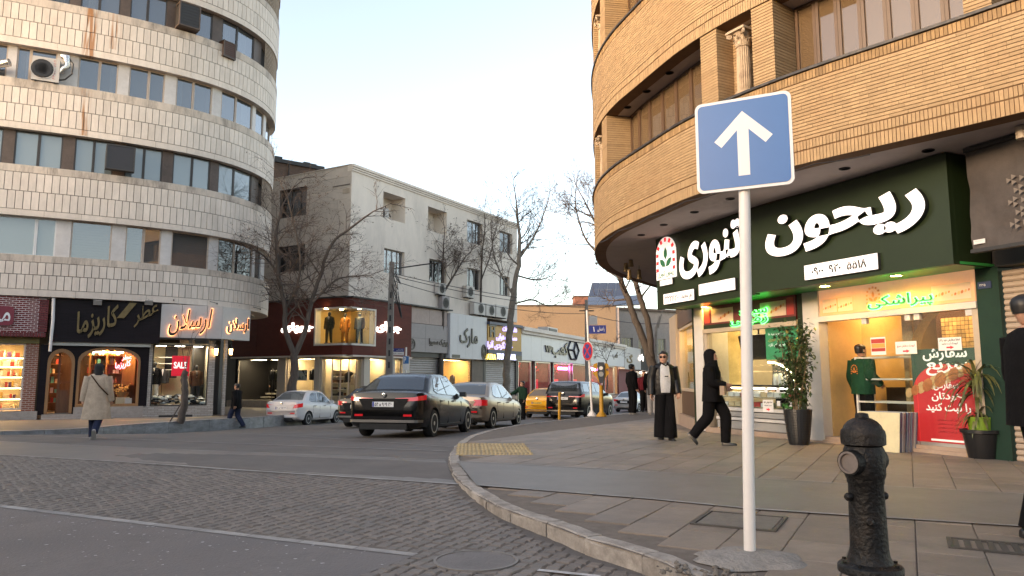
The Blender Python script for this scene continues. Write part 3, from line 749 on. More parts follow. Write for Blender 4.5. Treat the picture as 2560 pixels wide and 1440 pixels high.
for bi,(z0,z1,z2,z3,z4)in enumerate(bands):
 curve_loft(PA,0,PA.L,[(-.02,z0+.02),(-.02,z4-.02),(-.75,z4-.02),(-.75,z0+.02)]).build('wall_band',M_jdark,A)
 for(a,b,nm,nn)in((z0,z1,'trim',.0),(z3,z4,'cap',.012)):
  s=0.0 if bi<5 else 6.0
  while s<PA.L:
   L=1.18 if nm=='trim' else 1.6
   vis_=S_A0<s<S_AV
   e=min(s+(L if vis_ else 4.0),PA.L)
   curve_loft(PA,s+.004,e-.004,[(nn,a+.006),(nn,b-.004),(-.70,b-.004),(-.70,a+.006)],.3).build('cap_stone' if nm=='cap' else 'trim_stone',M_cap if nm=='cap' else M_stone,A);s=e
 for ri,(a,b)in enumerate(((z1,z2),(z2,z3))):
  s=(PW/2 if ri else 0)+.05
  while s<PA.L-PW:
   panels.append((s+PW/2,a,b));s+=PW
def pan_vis(q):
 c=PA.p(q[0],(q[1]+q[2])/2);n=PA.nor(q[0]);d=(CAM-c)
 return vis(c)*max(0,n.dot(d.normalized()))
panels.sort(key=lambda q:-pan_vis(q));_cache={};mb=MB()
for i,(s,a,b)in enumerate(panels):
 h=round(b-a,2)
 if i<298:
  if h not in _cache:
   m_=MB();m_.b(-PW/2+0.011,PW/2-0.011,-.02,.016,0.011,h-0.011);_cache[h]=m_.mesh('stone_panel',M_stone)
  t=PA.tan(s);piece('stone_panel',_cache[h],A,PA.p(s,a,-.012+random.uniform(0,.003)),math.atan2(t.y,t.x),None).rotation_euler.z=math.atan2(t.y,t.x)+0
 else:
  fr=PA.frame(s);mb.fb(fr,-PW/2+0.011,PW/2-0.011,a+0.011,b-0.011,-.03,.004+random.uniform(0,.003))
stuff(mb.build('stone_panels',M_stone,A))
for o in[o for o in A.children if o.name.startswith('stone_panel')and not o.name.startswith('stone_panels')]:pass
curve_loft(PA,0,PA.L,[(-1.3,4.1),(-1.3,22),(-1.5,22),(-1.5,4.1)],.5).build('inner_wall',M_in,A)
mb=MB();_o=[PA.p(i*PA.L/60,0,-.6)for i in range(61)]+[V((-40,60,0)),V((-45,30,0))]
mb.poly([V((p.x,p.y,21.7))for p in _o],(0,0,.15));mb.poly([V((p.x,p.y,4.06))for p in _o],(0,0,.1));mb.build('floor_slab',M_pierW,A)
M_curt=mat('curtain',(.35,.36,.36),.9,var=.3,scale=4,stretch=(6,6,.3));M_blind=mat('blind_slats',(.40,.33,.28),.7,var=.08)
def s_of_px(px,zc,rec):
 best=None;s=0.0
 while s<S_AV:
  q=PA.p(s,zc,-rec);v=q-CAM;x=1280+FPX*v.x/v.dot(_F)
  if s>6 and PA.nor(s).dot(v)>-.5:break
  if best is None or abs(x-px)<best[0]:best=(abs(x-px),s)
  s+=.04
 return best[1]
def win_row(z0,z1,specs,pier,rec=.30,screen=None):
 zc=(z0+z1)/2;prev=0.0;S=lambda x:s_of_px(x,zc,rec)
 for(x0,x1,sps,fm,gm,bl)in specs:
  a,b=S(x0),S(x1)
  if a-prev>.05:
   curve_loft(PA,prev,a,[(-rec+.05,z0-.05),(-rec+.05,z1+.05),(-.7,z1+.05),(-.7,z0-.05)],.4).build('pier',pier,A)
  prev=b;t_=.045;ss=[a]+[S(q)for q in sps]+[b];win=MB();segs=[]
  for s0,s1 in zip(ss,ss[1:]):
   P0,P1=PA.p(s0,0,-rec),PA.p(s1,0,-rec);fr=Frame(P0,P1-P0);W=(P1-P0).length;segs.append((fr,W));frame_rect(win,fr,.002,W-.002,z0,z1,t_,-.05,.03)
  wo=win.build('window',fm,A)
  for fr,W in segs:
   p=MB();p.fb(fr,.03,W-.03,z0+.03,z1-.03,-.012,-.004);p.build('pane',gm,wo)
   p=MB()
   if bl:
    k=0;zz=z0+.06
    while zz<z1-.1:
     p.fb(fr,.05,W-.05,zz,zz+.088,-.10,-.085+.012*(k%2));zz+=.1;k+=1
    p.build('blind',M_blind,wo)
   elif random.random()<.55:
    c=random.choice([0,.3,.5]);p.fb(fr,W*c+.05,W*(c+.45),z0+.05,z1-.05,-.2,-.18);p.build('curtain',M_curt,wo)
 if screen:
  a=S(screen)
  curve_loft(PA,prev,a,[(-rec+.05,z0-.05),(-rec+.05,z1+.05),(-.7,z1+.05),(-.7,z0-.05)],.4).build('pier',pier,A)
  mb=MB();c=.24;nz=int(round((z1-z0)/c));hz=(z1-z0)/nz;ns=15;n0=-.06;r=.016
  for i in range(ns+1):
   s0=a+i*c;mb.tube([PA.p(s0,z0,n0),PA.p(s0,z1,n0)],r,4)
   if i==ns:break
   for k in range(nz+1):mb.tube([PA.p(s0,z0+k*hz,n0),PA.p(s0+c,z0+k*hz,n0)],r,4)
   for k in range(nz):
    m_=(PA.p(s0+c/2,z0+(k+.5)*hz,n0))
    for(ds,dz)in((0,0),(c,0),(c,hz),(0,hz),(c/2,0),(c/2,hz)):mb.tube([PA.p(s0+ds,z0+k*hz+dz,n0),m_],r*.7,4)
  stuff(mb.build('lattice_screen',mat('screen_block',(.40,.32,.25),.8,var=.15),A));prev=a+ns*c
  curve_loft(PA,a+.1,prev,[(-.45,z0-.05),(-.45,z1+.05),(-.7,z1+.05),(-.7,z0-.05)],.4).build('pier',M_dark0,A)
 curve_loft(PA,prev,PA.L,[(-rec+.05,z0-.05),(-rec+.05,z1+.05),(-.7,z1+.05),(-.7,z0-.05)],.4).build('pier',pier,A)
g1,g2,g3=G_win,G_win2,G_dk
win_row(5.62,7.04,[(-95,140,[88],M_frW,g2,0),(177,278,[],M_frB,g1,1),(313,401,[357],M_frB,g1,1),(427,519,[],M_frB,g1,1),(541,628,[583],M_frB,g3,0),(634,649,[],M_frW,g3,0),(658,674,[],M_frW,g1,0)],M_pierW)
win_row(8.92,10.26,[(-100,8,[-40],M_frD,g2,0),(35,155,[97],M_frD,g2,0),(185,283,[234],M_frD,g2,0),(313,405,[360],M_frD,g2,0),(430,523,[478],M_frD,g2,0),(543,625,[583],M_frD,g2,0)],M_pierB,screen=642)
win_row(12.15,13.45,[(-100,18,[-30],M_frB,g1,0),(40,142,[77],M_frB,g1,0),(195,293,[247],M_frB,g1,0),(323,412,[370],M_frB,g1,0),(440,528,[483],M_frB,g1,0),(551,628,[588],M_frB,g1,0),(636,656,[],M_frB,g1,0),(662,678,[],M_frB,g1,0)],M_pierW)
win_row(15.36,16.65,[(-80,30,[-20],M_frD,g3,0),(60,178,[120],M_frD,g3,0),(205,302,[250],M_frD,g1,0),(326,416,[370],M_frD,g1,0),(441,530,[486],M_frD,g1,0),(553,633,[592],M_frD,g1,0)],M_pierB,screen=650)
win_row(18.56,19.9,[(330,440,[380],M_frD,g3,0)],M_pierB,screen=655)
for px_,z0,z1,w,k in((232,13.4,15.4,.26,9),(215,10.3,12.15,.22,5),(290,13.9,15.4,.3,4)):
 q=s_of_px(px_,z1,0)
 for m_ in(M_stone,M_cap):stain(m_,PA.p(q,0),PA.tan(q),w,z0,z1,(.38,.15,.04),k)
# ------------------------------------------------------------------ shop helpers
L_warm=glow('lamp_warm',(1.0,.66,.33),13.0);L_soft=glow('lamp_soft',(1.0,.80,.55),11.0);L_white=glow('lamp_white',(1.0,.93,.82),11)
M_wood=mat('dark_wood',(.16,.065,.025),.45,var=.3,scale=5,stretch=(1,1,.15));M_wood2=mat('warm_wood',(.30,.15,.06),.45,var=.25,scale=5,stretch=(1,1,.15))
M_cream=mat('cream_wall',(.62,.52,.36),.7,var=.08);M_shelfw=mat('shelf_white',(.60,.56,.50),.5,var=.05);M_floor=mat('shop_floor',(.20,.17,.14),.4,var=.2)
M_alu=mat('aluminium',(.45,.44,.42),.35,var=.08,metal=.6);M_dark=mat('dark_trim',(.02,.018,.018),.5,var=.15)
M_terr=mat('terrazzo',(.36,.31,.27),.6,var=.2,scale=8,dirt=.5,dirtcol=(.18,.15,.13),dscale=1.2)
def room(parent,fr,u0,u1,z0,z1,depth,wall,floor=None,ceil=None,lamps=2,lampm=None,n0=-.05,lamp_n=.35,lamp_len=.5):
 mb=MB();t=.06
 mb.fb(fr,u0,u1,z0-t,z1+t,n0-depth-t,n0-depth);mb.fb(fr,u0-t,u0,z0-t,z1+t,n0-depth-t,n0);mb.fb(fr,u1,u1+t,z0-t,z1+t,n0-depth-t,n0)
 mb.build('room_wall',wall,parent)
 MB().fb(fr,u0,u1,z0-t,z0,n0-depth,n0).build('room_floor',floor or M_floor,parent)
 MB().fb(fr,u0,u1,z1,z1+t,n0-depth,n0).build('room_ceiling',ceil or wall,parent)
 for i in range(lamps):
  c=u0+(u1-u0)*(i+.5)/lamps;w_=(u1-u0)/lamps*lamp_len/2
  MB().fb(fr,c-w_,c+w_,z1-.035,z1-.008,n0-depth*(lamp_n+.1),n0-depth*(lamp_n-.1)).build('lamp',lampm or L_warm,parent)
def shelves(parent,fr,u0,u1,zs,n0,n1,m,t=.025):
 for z in zs:MB().fb(fr,u0,u1,z-t,z,n0,n1).build('shelf',m,parent)
_goods={}
def goods(fr,u0,u1,z,n,kinds,label,group,cat,dens=.9,hmax=.3,gap=.02,depth=.12):
 u=u0+random.uniform(0,gap)
 while u<u1:
  k,m=random.choice(kinds);w=random.uniform(.06,.16)if k=='box' else random.uniform(.045,.08);h=random.uniform(.45,1)*hmax
  if u+w>u1:break
  if random.random()<dens:
   key=(k,m.name,round(w,2),round(h,1))
   if key not in _goods:
    mb=MB()
    if k=='box':mb.b(-w/2,w/2,-depth/2,depth/2,0,h)
    else:mb.lathe([(w*.42,0),(w*.45,h*.1),(w*.45,h*.6),(w*.2,h*.72),(w*.17,h*.85),(w*.22,h*.86),(w*.22,h),(0,h)],(0,0,0),8)
    _goods[key]=mb.mesh('carton' if k=='box' else 'bottle',m,k!='box')
   o=bpy.data.objects.new('carton' if k=='box' else 'bottle',_goods[key]);COL.objects.link(o);o.location=fr.p(u+w/2,z+.002,n+random.uniform(-.02,.02))
   o.rotation_euler.z=math.atan2(fr.u.y,fr.u.x)+random.uniform(-.1,.1)
   tag(o,label if isinstance(label,str)else label[0 if k=='box' else 1],('box' if k=='box' else 'bottle')if cat is None else cat,group if isinstance(group,str)else group[0 if k=='box' else 1])
  u+=w+random.uniform(.01,gap+.03)
def gm_(n,c,r=.5):return mat('goods_'+n,c,r,var=.06)
K_red,K_cream,K_blk,K_gold,K_wht,K_teal,K_pur=gm_('red',(.45,.05,.04)),gm_('cream',(.6,.45,.28)),gm_('black',(.02,.02,.02),.3),gm_('gold',(.55,.32,.08),.3),gm_('white',(.65,.62,.6)),gm_('teal',(.12,.42,.36)),gm_('purple',(.10,.04,.12))
def brickmat(name,brick,mortar,w=.2,h=.065,rough=.7,ms=.012,dirvec=None):
 if name in MATS:return MATS[name]
 m=mat(name,brick,rough,var=.15,scale=4,spec=.2);N=m.node_tree.nodes;L=m.node_tree.links;b=N['Principled BSDF']
 geo=[n for n in N if n.type=='NEW_GEOMETRY'][0];d=V(dirvec).normalized()
 dt=N.new('ShaderNodeVectorMath');dt.operation='DOT_PRODUCT';dt.inputs[1].default_value=d;L.new(geo.outputs['Position'],dt.inputs[0])
 sp=N.new('ShaderNodeSeparateXYZ');L.new(geo.outputs['Position'],sp.inputs[0]);cb=N.new('ShaderNodeCombineXYZ');L.new(dt.outputs['Value'],cb.inputs[0]);L.new(sp.outputs['Z'],cb.inputs[1])
 bt=N.new('ShaderNodeTexBrick');bt.inputs['Scale'].default_value=1;bt.inputs['Brick Width'].default_value=w;bt.inputs['Row Height'].default_value=h;bt.inputs['Mortar Size'].default_value=ms;bt.inputs['Mortar Smooth'].default_value=.1
 bt.inputs['Color1'].default_value=(*brick,1);bt.inputs['Color2'].default_value=(*[c*.72 for c in brick],1);bt.inputs['Mortar'].default_value=(*mortar,1);L.new(cb.outputs[0],bt.inputs['Vector'])
 L.new(bt.outputs['Color'],b.inputs['Base Color'])
 bp=N.new('ShaderNodeBump');bp.inputs['Strength'].default_value=.6;bp.inputs['Distance'].default_value=.01;bp.invert=True;L.new(bt.outputs['Fac'],bp.inputs['Height']);L.new(bp.outputs[0],b.inputs['Normal'])
 return m
def shutter(parent,fr,u0,u1,z0,z1,m,n=-.06,h=.10):
 z=z0
 while z<z1-h*.4:
  mb=MB();e=min(z+h,z1)-.008;mb.loft([[fr.p(u,z,n),fr.p(u,z+(e-z)*.3,n+.022),fr.p(u,z+(e-z)*.7,n+.022),fr.p(u,e,n),fr.p(u,e,n-.02),fr.p(u,z,n-.02)]for u in(u0,u1)])
  mb.build('slat',m,parent);z+=h
# ------------------------------------------------------------------ ground-floor shops of the stone building
_q0=at_y(0,900,26.6);GA=Frame((_q0 .x,_q0 .y,0),(math.sin(rad(60)),math.cos(rad(60)),0))
def U(px,fr,py=930,n=0):return fr.px(px,py,n)[0]
def Z(py,fr,px,n=0):return fr.px(px,py,n)[1]
zb=lambda px,py:Z(py,GA,px)
base_z=-.40
MB().fb(GA,-8,8,base_z,4.08,-7,-6.8).build('rear_wall',M_in,A)
# --- cosmetics shop
u0,u1=-4.0,U(60,GA);uc0,uc1=U(60,GA),U(93,GA);zt=zb(30,858);zf0,zf1=zb(30,840),4.1
SH=thing('cosmetics_shop','red brick fronted cosmetics shop with brightly lit shelves at the end of the row','shop',GA.p(0,base_z))
M_rb=brickmat('red_brick_white_joint',(.17,.022,.022),(.55,.45,.43),.20,.072,dirvec=GA.u);M_rb2=brickmat('tan_red_brick',(.30,.10,.06),(.42,.33,.28),.20,.07,dirvec=GA.u)
uf1=U(122,GA,780,.5)
f=MB();f.fb(GA,u0,uf1-.3,zf0+.05,zf1,-.05,.45);f.build('fascia',M_rb,SH)
f=MB()
for k in range(int((uf1-u0)/.085)):
 if random.random()<2:f.fb(GA,u0+k*.085,u0+k*.085+.068,zf0-.03,zf0+.12,-.05,.47)
for k in range(int((zf1-zf0-.2)/.085)):f.fb(GA,uf1-.30,uf1-.02,zf0+.15+k*.085,zf0+.15+k*.085+.068,-.05,.46)
f.build('edge_bricks',mat('maroon_brick',(.14,.02,.022),.6,var=.2,piece=.2),SH)
f=MB();f.fb(GA,u0,uf1-.1,zf0+.0,zf1,-.04,.40);f.build('mortar_backing',mat('white_mortar',(.5,.42,.4),.8,var=.1),SH)
MB().fb(GA,u0,uc1,zt,zf0-.03,-.05,.1).build('lintel',mat('olive_metal',(.16,.13,.03),.5,var=.2),SH)
MB().fb(GA,uc0,uc1,0.0,zt,-.2,.02).build('column',M_rb2,SH)
MB().fb(GA,u0,uc1+.1,base_z-.1,0.0,-.3,.14).build('plinth',M_terr,SH)
ff=MB();frame_rect(ff,GA,u0,u1,.06,zt,.06,-.10,-.02);ff.build('window_frame',M_shelfw,SH);MB().fb(GA,u0+.05,u1-.05,.1,zt-.05,-.065,-.058).build('pane',G_shop,SH)
room(SH,GA,u0,u1,.02,zt,1.5,M_cream,lamps=3,lampm=L_warm)
zz=[.45,.85,1.25,1.62,1.95];shelves(SH,GA,u0+.3,u1-.05,zz,-1.2,-.75,M_shelfw)
for z_ in zz:MB().fb(GA,u0+.4,u1-.1,z_-.045,z_-.03,-.80,-.77).build('shelf_lamp',L_warm,SH)
for z_ in zz+[.02]:goods(GA,max(u0+.4,-1.2),u1-.1,z_,-.9,[('box',K_red),('box',K_cream),('box',K_wht),('box',K_gold),('bottle',K_wht),('bottle',K_red),('box',K_pur)],('small carton on the glowing shelves of the red brick cosmetics shop','small bottle on the glowing shelves of the red brick cosmetics shop'),('cartons in the cosmetics shop','bottles in the cosmetics shop'),None,.95,.30)
sg=thing('shop_sign','rounded crimson sign with white letters on the red brick fascia','sign',GA.p(U(0,GA,790,.5),3.2,.5))
us0,us1,zs0,zs1=GA.rect(-45,812,37,766,.5)
p=MB();r_=.16;pr=[]
for cx,cz,a0 in((us1-r_,zs0+r_,-90),(us1-r_,zs1-r_,0),(us0+r_,zs1-r_,90),(us0+r_,zs0+r_,180)):
 for k in range(5):a=rad(a0+22.5*k);pr.append(GA.p(cx+r_*math.cos(a),cz+r_*math.sin(a),.46))
p.poly(pr,GA.n*.08).build('panel',mat('crimson_sign',(.20,.012,.028),.35,var=.05),sg)
lettering('letters','مد',GA,U(-22,GA,790,.55),U(26,GA,790,.55),zs0+.12,zs1-.12,.542,mat('white_letter',(.75,.75,.75),.4,var=0),sg,.012)
pp=thing('downpipe','white downpipe between the red brick fascia and the dark slate one','pipe',GA.p(U(130,GA,800,.5),2.2,.5))
MB().tube([GA.p(U(134,GA,745,.52),4.1,.52),GA.p(U(134,GA,780,.52),3.3,.52),GA.p(U(127,GA,850,.52),2.15,.5)],[.055,.055,.05],8).build('pipe',M_frW,pp,True)
# --- perfume shop
PS=thing('perfume_shop','perfume shop with dark slate front and wooden arched door and window','shop',GA.p(U(220,GA),base_z))
M_slate=brickmat('dark_slate_strips',(.013,.007,.0105),(.003,.002,.003),.55,.055,.45,.006,dirvec=GA.u)
ua,ub=U(124,GA,800,.38),U(402,GA,800,.38)
MB().fb(GA,ua,ub,zb(260,857),4.1,-.05,.38).build('fascia',M_slate,PS)
ua2,ub2=U(97,GA),U(373,GA)
MB().fb(GA,ua2+.3,ub2,zb(260,866),zb(260,857),-.1,.18).build('shutter_box',M_alu,PS)
zA=zb(260,866);zsill=.12
d0,d1,w0,w1=U(117,GA),U(186,GA),U(193,GA),U(350,GA)
def arch(u0,u1,zs,zt,n=14):
 r=(u1-u0)/2;c=(u0+u1)/2;ry=zt-zs;return[(c-r*math.cos(math.pi*k/n),zs+ry*math.sin(math.pi*k/n)**.8)for k in range(n+1)]
wallp=MB();zd=zb(150,872);zw=zb(270,868)
def around(mb,fr,u0,u1,arc,ztop,n0,n1,zlow):
 a0,a1=arc[0][0],arc[-1][0]
 if a0-u0>.01:mb.fb(fr,u0,a0,zlow,ztop,n0,n1)
 if u1-a1>.01:mb.fb(fr,a1,u1,zlow,ztop,n0,n1)
 for(x0,y0),(x1,y1)in zip(arc,arc[1:]):
  mb.hexa([fr.p(x0,y0,n1),fr.p(x1,y1,n1),fr.p(x1,y1,n0),fr.p(x0,y0,n0),fr.p(x0,ztop,n1),fr.p(x1,ztop,n1),fr.p(x1,ztop,n0),fr.p(x0,ztop,n0)])
ad=arch(d0,d1,zd-.55,zd);aw=arch(w0,w1,zw-.55,zw);um=(d1+w0)/2
around(wallp,GA,ua2,um,ad,zA+.02,-.25,-.02,base_z+.25);around(wallp,GA,um,ub2,aw,zA+.02,-.25,-.02,zsill)
wallp.build('front_wall',M_slate,PS)
def arch_frame(mb,fr,arc,zlow,t,n0,n1):
 pts=[(arc[0][0],zlow)]+arc+[(arc[-1][0],zlow)];cx=(arc[0][0]+arc[-1][0])/2
 for(x0,y0),(x1,y1)in zip(pts,pts[1:]):
  def inn(x,y):return(x+(t if x<cx-.02 else-t if x>cx+.02 else 0),y-(t if y>arc[0][1]+.05 else 0))
  a,b=inn(x0,y0),inn(x1,y1)
  mb.hexa([fr.p(x0,y0,n1),fr.p(x1,y1,n1),fr.p(x1,y1,n0),fr.p(x0,y0,n0),fr.p(*a,n1),fr.p(*b,n1),fr.p(*b,n0),fr.p(*a,n0)])
f=MB();arch_frame(f,GA,ad,base_z+.3,.10,-.2,.03);arch_frame(f,GA,aw,zsill,.09,-.2,.03);f.fb(GA,w0,w1,zsill,zsill+.1,-.2,.05);f.build('wood_frame',M_wood2,PS)
def arch_pane(fr,arc,zlow,n,m,parent):
 mb=MB();pts=[fr.p(arc[0][0],zlow,n)]+[fr.p(x,y,n)for x,y in arc]+[fr.p(arc[-1][0],zlow,n)];mb.poly(pts,fr.n*.006);return mb.build('pane',m,parent)
arch_pane(GA,aw,zsill+.05,-.1,G_shop,PS)
door=MB();dm=(d0+d1)/2-.1
door.fb(GA,dm,dm+.07,base_z+.3,zd-.1,-.5,-.44);door.fb(GA,dm,d1-.1,base_z+.3,.75,-.5,-.45);door.fb(GA,dm,d1-.1,1.0,1.06,-.5,-.45);door.build('door',M_wood,PS)
room(PS,GA,ua2+.15,ub2-.15,base_z+.3,zA,3.0,M_wood,lamps=4,lampm=L_warm,n0=-.26,lamp_len=.35)
MB().fb(GA,U(232,GA),U(345,GA),.9,zw-.1,-1.95,-1.9).build('cabinet_back',M_wood2,PS)
zz=[.25,.62,1.0,1.38,1.75,2.1]
shelves(PS,GA,U(215,GA),U(312,GA),zz,-1.85,-1.45,M_wood);shelves(PS,GA,U(112,GA),U(150,GA),zz,-2.2,-1.7,M_wood)
for a in(U(224,GA),U(268,GA),U(312,GA)):MB().fb(GA,a-.03,a+.03,0,zw,-1.85,-1.42).build('upright',M_wood2,PS)
MB().fb(GA,U(228,GA),U(312,GA),zw-.16,zw-.12,-1.5,-1.44).build('shelf_lamp',L_soft,PS)
pk=[('bottle',K_gold),('bottle',K_blk),('box',K_cream),('box',K_red),('box',K_teal),('bottle',K_wht),('box',K_blk),('box',K_wht)]
pl=('small perfume carton on the dark wooden shelves behind the arched shop front','small perfume bottle on the dark wooden shelves behind the arched shop front')
for z_ in zz:goods(GA,U(218,GA),U(310,GA),z_,-1.62,pk,pl,('cartons in the perfume shop','bottles in the perfume shop'),None,.8,.27)
for z_ in zz:goods(GA,U(114,GA),U(148,GA),z_,-1.9,pk,pl,('cartons in the perfume shop','bottles in the perfume shop'),None,.8,.25)
bs=thing('flower_basket','round basket of pale yellow flowers in the arched perfume window','basket',GA.p(U(312,GA),.45,-.7))
MB().lathe([(.16,0),(.2,.1),(.22,.2),(.2,.2)],GA.p(U(312,GA),.45,-.7),14).build('basket',M_wood2,bs,True)
f=MB()
for i in range(60):
 c=GA.p(U(312,GA),.7,-.7)+V((random.gauss(0,.14),random.gauss(0,.1),random.gauss(.05,.08)));f.lathe([(0,-.04),(.045,0),(0,.04)],c,6)
stuff(f.build('flowers',mat('yellow_petals',(.55,.36,.12),.8,var=.3,piece=.25),bs));MB().fb(GA,U(296,GA),U(330,GA),.12,.45,-.9,-.5).build('pedestal',M_cream,bs)
tag(MB().fb(GA,U(313,GA,1005),U(330,GA,1005),.17,.42,-.42,-.2).build('gift_box',K_wht,None),'plain white gift cube on the floor of the arched window','box')
ns=thing('neon_sign','red neon lettering hanging inside the arched perfume window','neon sign',GA.p(U(310,GA),1.6,-.35))
L_red=glow('neon_red',(1.0,.06,.08),9.0)
lettering('letters','عطر',GA,*[q for q in GA.rect(305,902,330,887,-.3)],-.3,L_red,ns,.01,.02);lettering('letters','کاریزما',GA,*[q for q in GA.rect(288,922,327,903,-.3)],-.3,L_red,ns,.01,.02,rise=.12)
MB().tube([GA.p(U(308,GA),2.2,-.31),GA.p(U(308,GA),1.75,-.31)],.006,4).build('hanger',M_dark,ns)
sg=thing('shop_sign','raised bronze lettering on the dark slate fascia','sign',GA.p(U(270,GA),3.4,.4))
M_brz=mat('bronze_letter',(.16,.11,.045),.4,var=.3,scale=4,metal=.4)
lettering('letters','کاریزما',GA,*GA.rect(190,840,296,772,.42),.40,M_brz,sg,.022,.10,rise=.35);lettering('letters','عطر',GA,*GA.rect(335,805,396,762,.42),.40,M_brz,sg,.016,.10,rise=.45)
lettering('kaf_stroke','/',GA,*GA.rect(292,795,342,758,.42),.40,M_brz,sg,.03,.10,rtl=False)
for px in(244,372):
 fl=thing('floodlight','small grey floodlight bracketed above the dark slate fascia','floodlight',GA.p(U(px,GA,760,.5),3.9,.5),'floodlights over the slate fascia')
 a,z_=GA.px(px,756,.6);MB().box(GA.p(a,z_,.62),(.28,.09,.18),GA.u,(GA.n+V((0,0,-.5))).normalized(),(V((0,0,1))+GA.n*.5).normalized()).build('housing',M_alu,fl)
 MB().tube([GA.p(a,z_+.1,.55),GA.p(a,z_+.25,.3),GA.p(a,z_+.28,.1)],.015,5).build('arm',M_dark,fl)
for k in range(3):MB().fb(GA,U(112,GA),U(362-70*k,GA),base_z-.05,base_z+.14+.13*k-.13,-.05,.75-.27*k).build('step',M_terr,PS)
MB().fb(GA,U(190,GA),U(362,GA),base_z-.05,zsill,-.3,.12).build('plinth',M_terr,PS)
# --- menswear shop
MS=thing('menswear_shop','menswear shop with white brick pillars under a plain white fascia','shop',GA.p(U(450,GA),base_z))
M_wb=brickmat('white_split_brick',(.46,.42,.38),(.26,.22,.19),.24,.07,.7,.008,dirvec=GA.u)
M_pan=mat('white_fascia_panel',(.50,.47,.45),.45,var=.06,dirt=.3,dirtcol=(.36,.33,.30),dscale=1)
uc,ud=U(402,GA,800,.40),U(556,GA,800,.40);zf=zb(470,846);cut=[uc,uc+(ud-uc)*.33,uc+(ud-uc)*.74,ud]
for a,b in zip(cut,cut[1:]):MB().fb(GA,a+.006,b-.006,zf,4.08,-.05,.40).build('fascia_panel',M_pan,MS)
GC=Frame(GA.p(ud,0,.40),(math.sin(rad(18)),math.cos(rad(18)),0));ce=1.75
MB().fb(GC,.006,ce,zf,4.08,-.4,-.0).build('fascia_panel',M_pan,MS)
MB().fb(GA,uc,ud,zf-.06,zf-.006,-.05,.36).build('fascia_soffit',L_soft if False else M_dark,MS)
x0,x1=U(379,GA),U(521,GA);zt=zb(450,862)
for a,b in((U(371,GA),x0),(x1,U(536,GA)),(U(559,GA),U(566,GA))):MB().fb(GA,a,b,base_z,zf,-.3,.02).build('pillar',M_wb,MS)
MB().fb(GA,U(360,GA),U(536,GA),base_z-.05,.10,-.35,.10).build('plinth',M_wb,MS);MB().fb(GA,U(402,GA),U(486,GA),base_z+.02,base_z+.16,.10,.106).build('vent',M_dark,MS)
f=MB();frame_rect(f,GA,x0,x1,.10,zt,.05,-.1,-.03);f.build('window_frame',M_dark,MS);MB().fb(GA,x0+.04,x1-.04,.14,zt-.04,-.07,-.064).build('pane',G_shop,MS)
room(MS,GA,x0,x1,.10,zt,2.4,M_cream,lamps=3,lampm=L_white,lamp_n=.2)
for k,(a,b,c,d)in enumerate(((U(422,GA),U(455,GA),1.2,zt),(U(500,GA),U(516,GA),.4,zt-.2))):MB().fb(GA,a,b,c,d,-1.9+.1*k,-1.85+.1*k).build('display_panel',M_wood if k else M_char,MS)
shelves(MS,GA,U(400,GA),U(440,GA),[1.55,1.8,2.05],-1.6,-1.2,M_shelfw)
mannequin(GA.p(U(390,GA),.12,-.75),math.atan2(GA.u.y,GA.u.x)-.3+math.pi,'mannequin in dark jacket and pale trousers in the sale window',M_black,M_white,M_white,None,1.75)
t_=mannequin(GA.p(U(497,GA),.12,-.65),math.atan2(GA.u.y,GA.u.x)+math.pi,'mannequin in brown jacket beside the red sale poster',M_brown,M_char,M_beige,None,1.62)
bust(GA.p(U(412,GA),.35,-1.0),math.atan2(GA.u.y,GA.u.x)+math.pi,'dress form in dark quilted jacket behind the sale poster',M_char,None,.75)
for i in range(70):
 a=random.uniform(x0+.1,x1-.1);n_=random.uniform(-.75,-.2);z_=.12+max(0,(-.1-n_))*.5+random.uniform(0,.05)
 m_=random.choice([M_white,M_white,M_grey,M_char,M_black,M_beige,K_wht,M_brown,K_gold if i%9==0 else M_white]);mb=MB();d_=rad(random.uniform(0,180));uu=GA.u*math.cos(d_)+GA.n*math.sin(d_)
 mb.box((0,0,.03),(.26,.17,.05),uu,uu.cross(V((0,0,1))));mb.box((0,0,.062),(.22,.14,.02),uu,uu.cross(V((0,0,1))))
 o=mb.build('folded_shirt',m_,None);o.location=GA.p(a,z_,n_);o.rotation_euler=(random.uniform(-.3,.3),random.uniform(-.2,.2),0);tag(o,'folded garment in the heap on the floor of the sale window','garment','folded clothes in the sale window')
MB().fb(GA,x0+.1,x1-.1,.10,.13,-1.1,-.15).build('window_floor',K_wht,MS)
po=thing('sale_poster','red SALE poster hanging in the menswear window','poster',GA.p(U(452,GA),1.5,-.2));q=GA.rect(428,940,475,890,-.2)
MB().fb(GA,*q,-.21,-.2).build('sheet',mat('poster_red',(.55,.012,.03),.5,var=.04,emit=(.6,.01,.03),estr=.25),po)
lettering('letters','SALE',GA,*GA.rect(434,921,468,905,-.2),-.199,mat('print_white',(.8,.8,.8),.5,var=0,emit=(1,1,1),estr=.3),po,.03,.003,rtl=False)
sg=thing('neon_sign','black lettering outlined in orange neon on the white fascia','neon sign',GA.p(U(480,GA),3.2,.42))
L_or=glow('neon_orange',(1.0,.42,.18),1.3);q=GA.rect(420,836,532,776,.45)
lettering('glow_outline','ارسلان',GA,q[0]-.015,q[1]+.015,q[2]-.015,q[3]+.015,.43,L_or,sg,.012,.03,shear=.25,rise=.12);lettering('letters','ارسلان',GA,*q,.44,mat('letter_black',(.012,.008,.008),.4,var=0),sg,.010,.06,shear=.25,rise=.12)
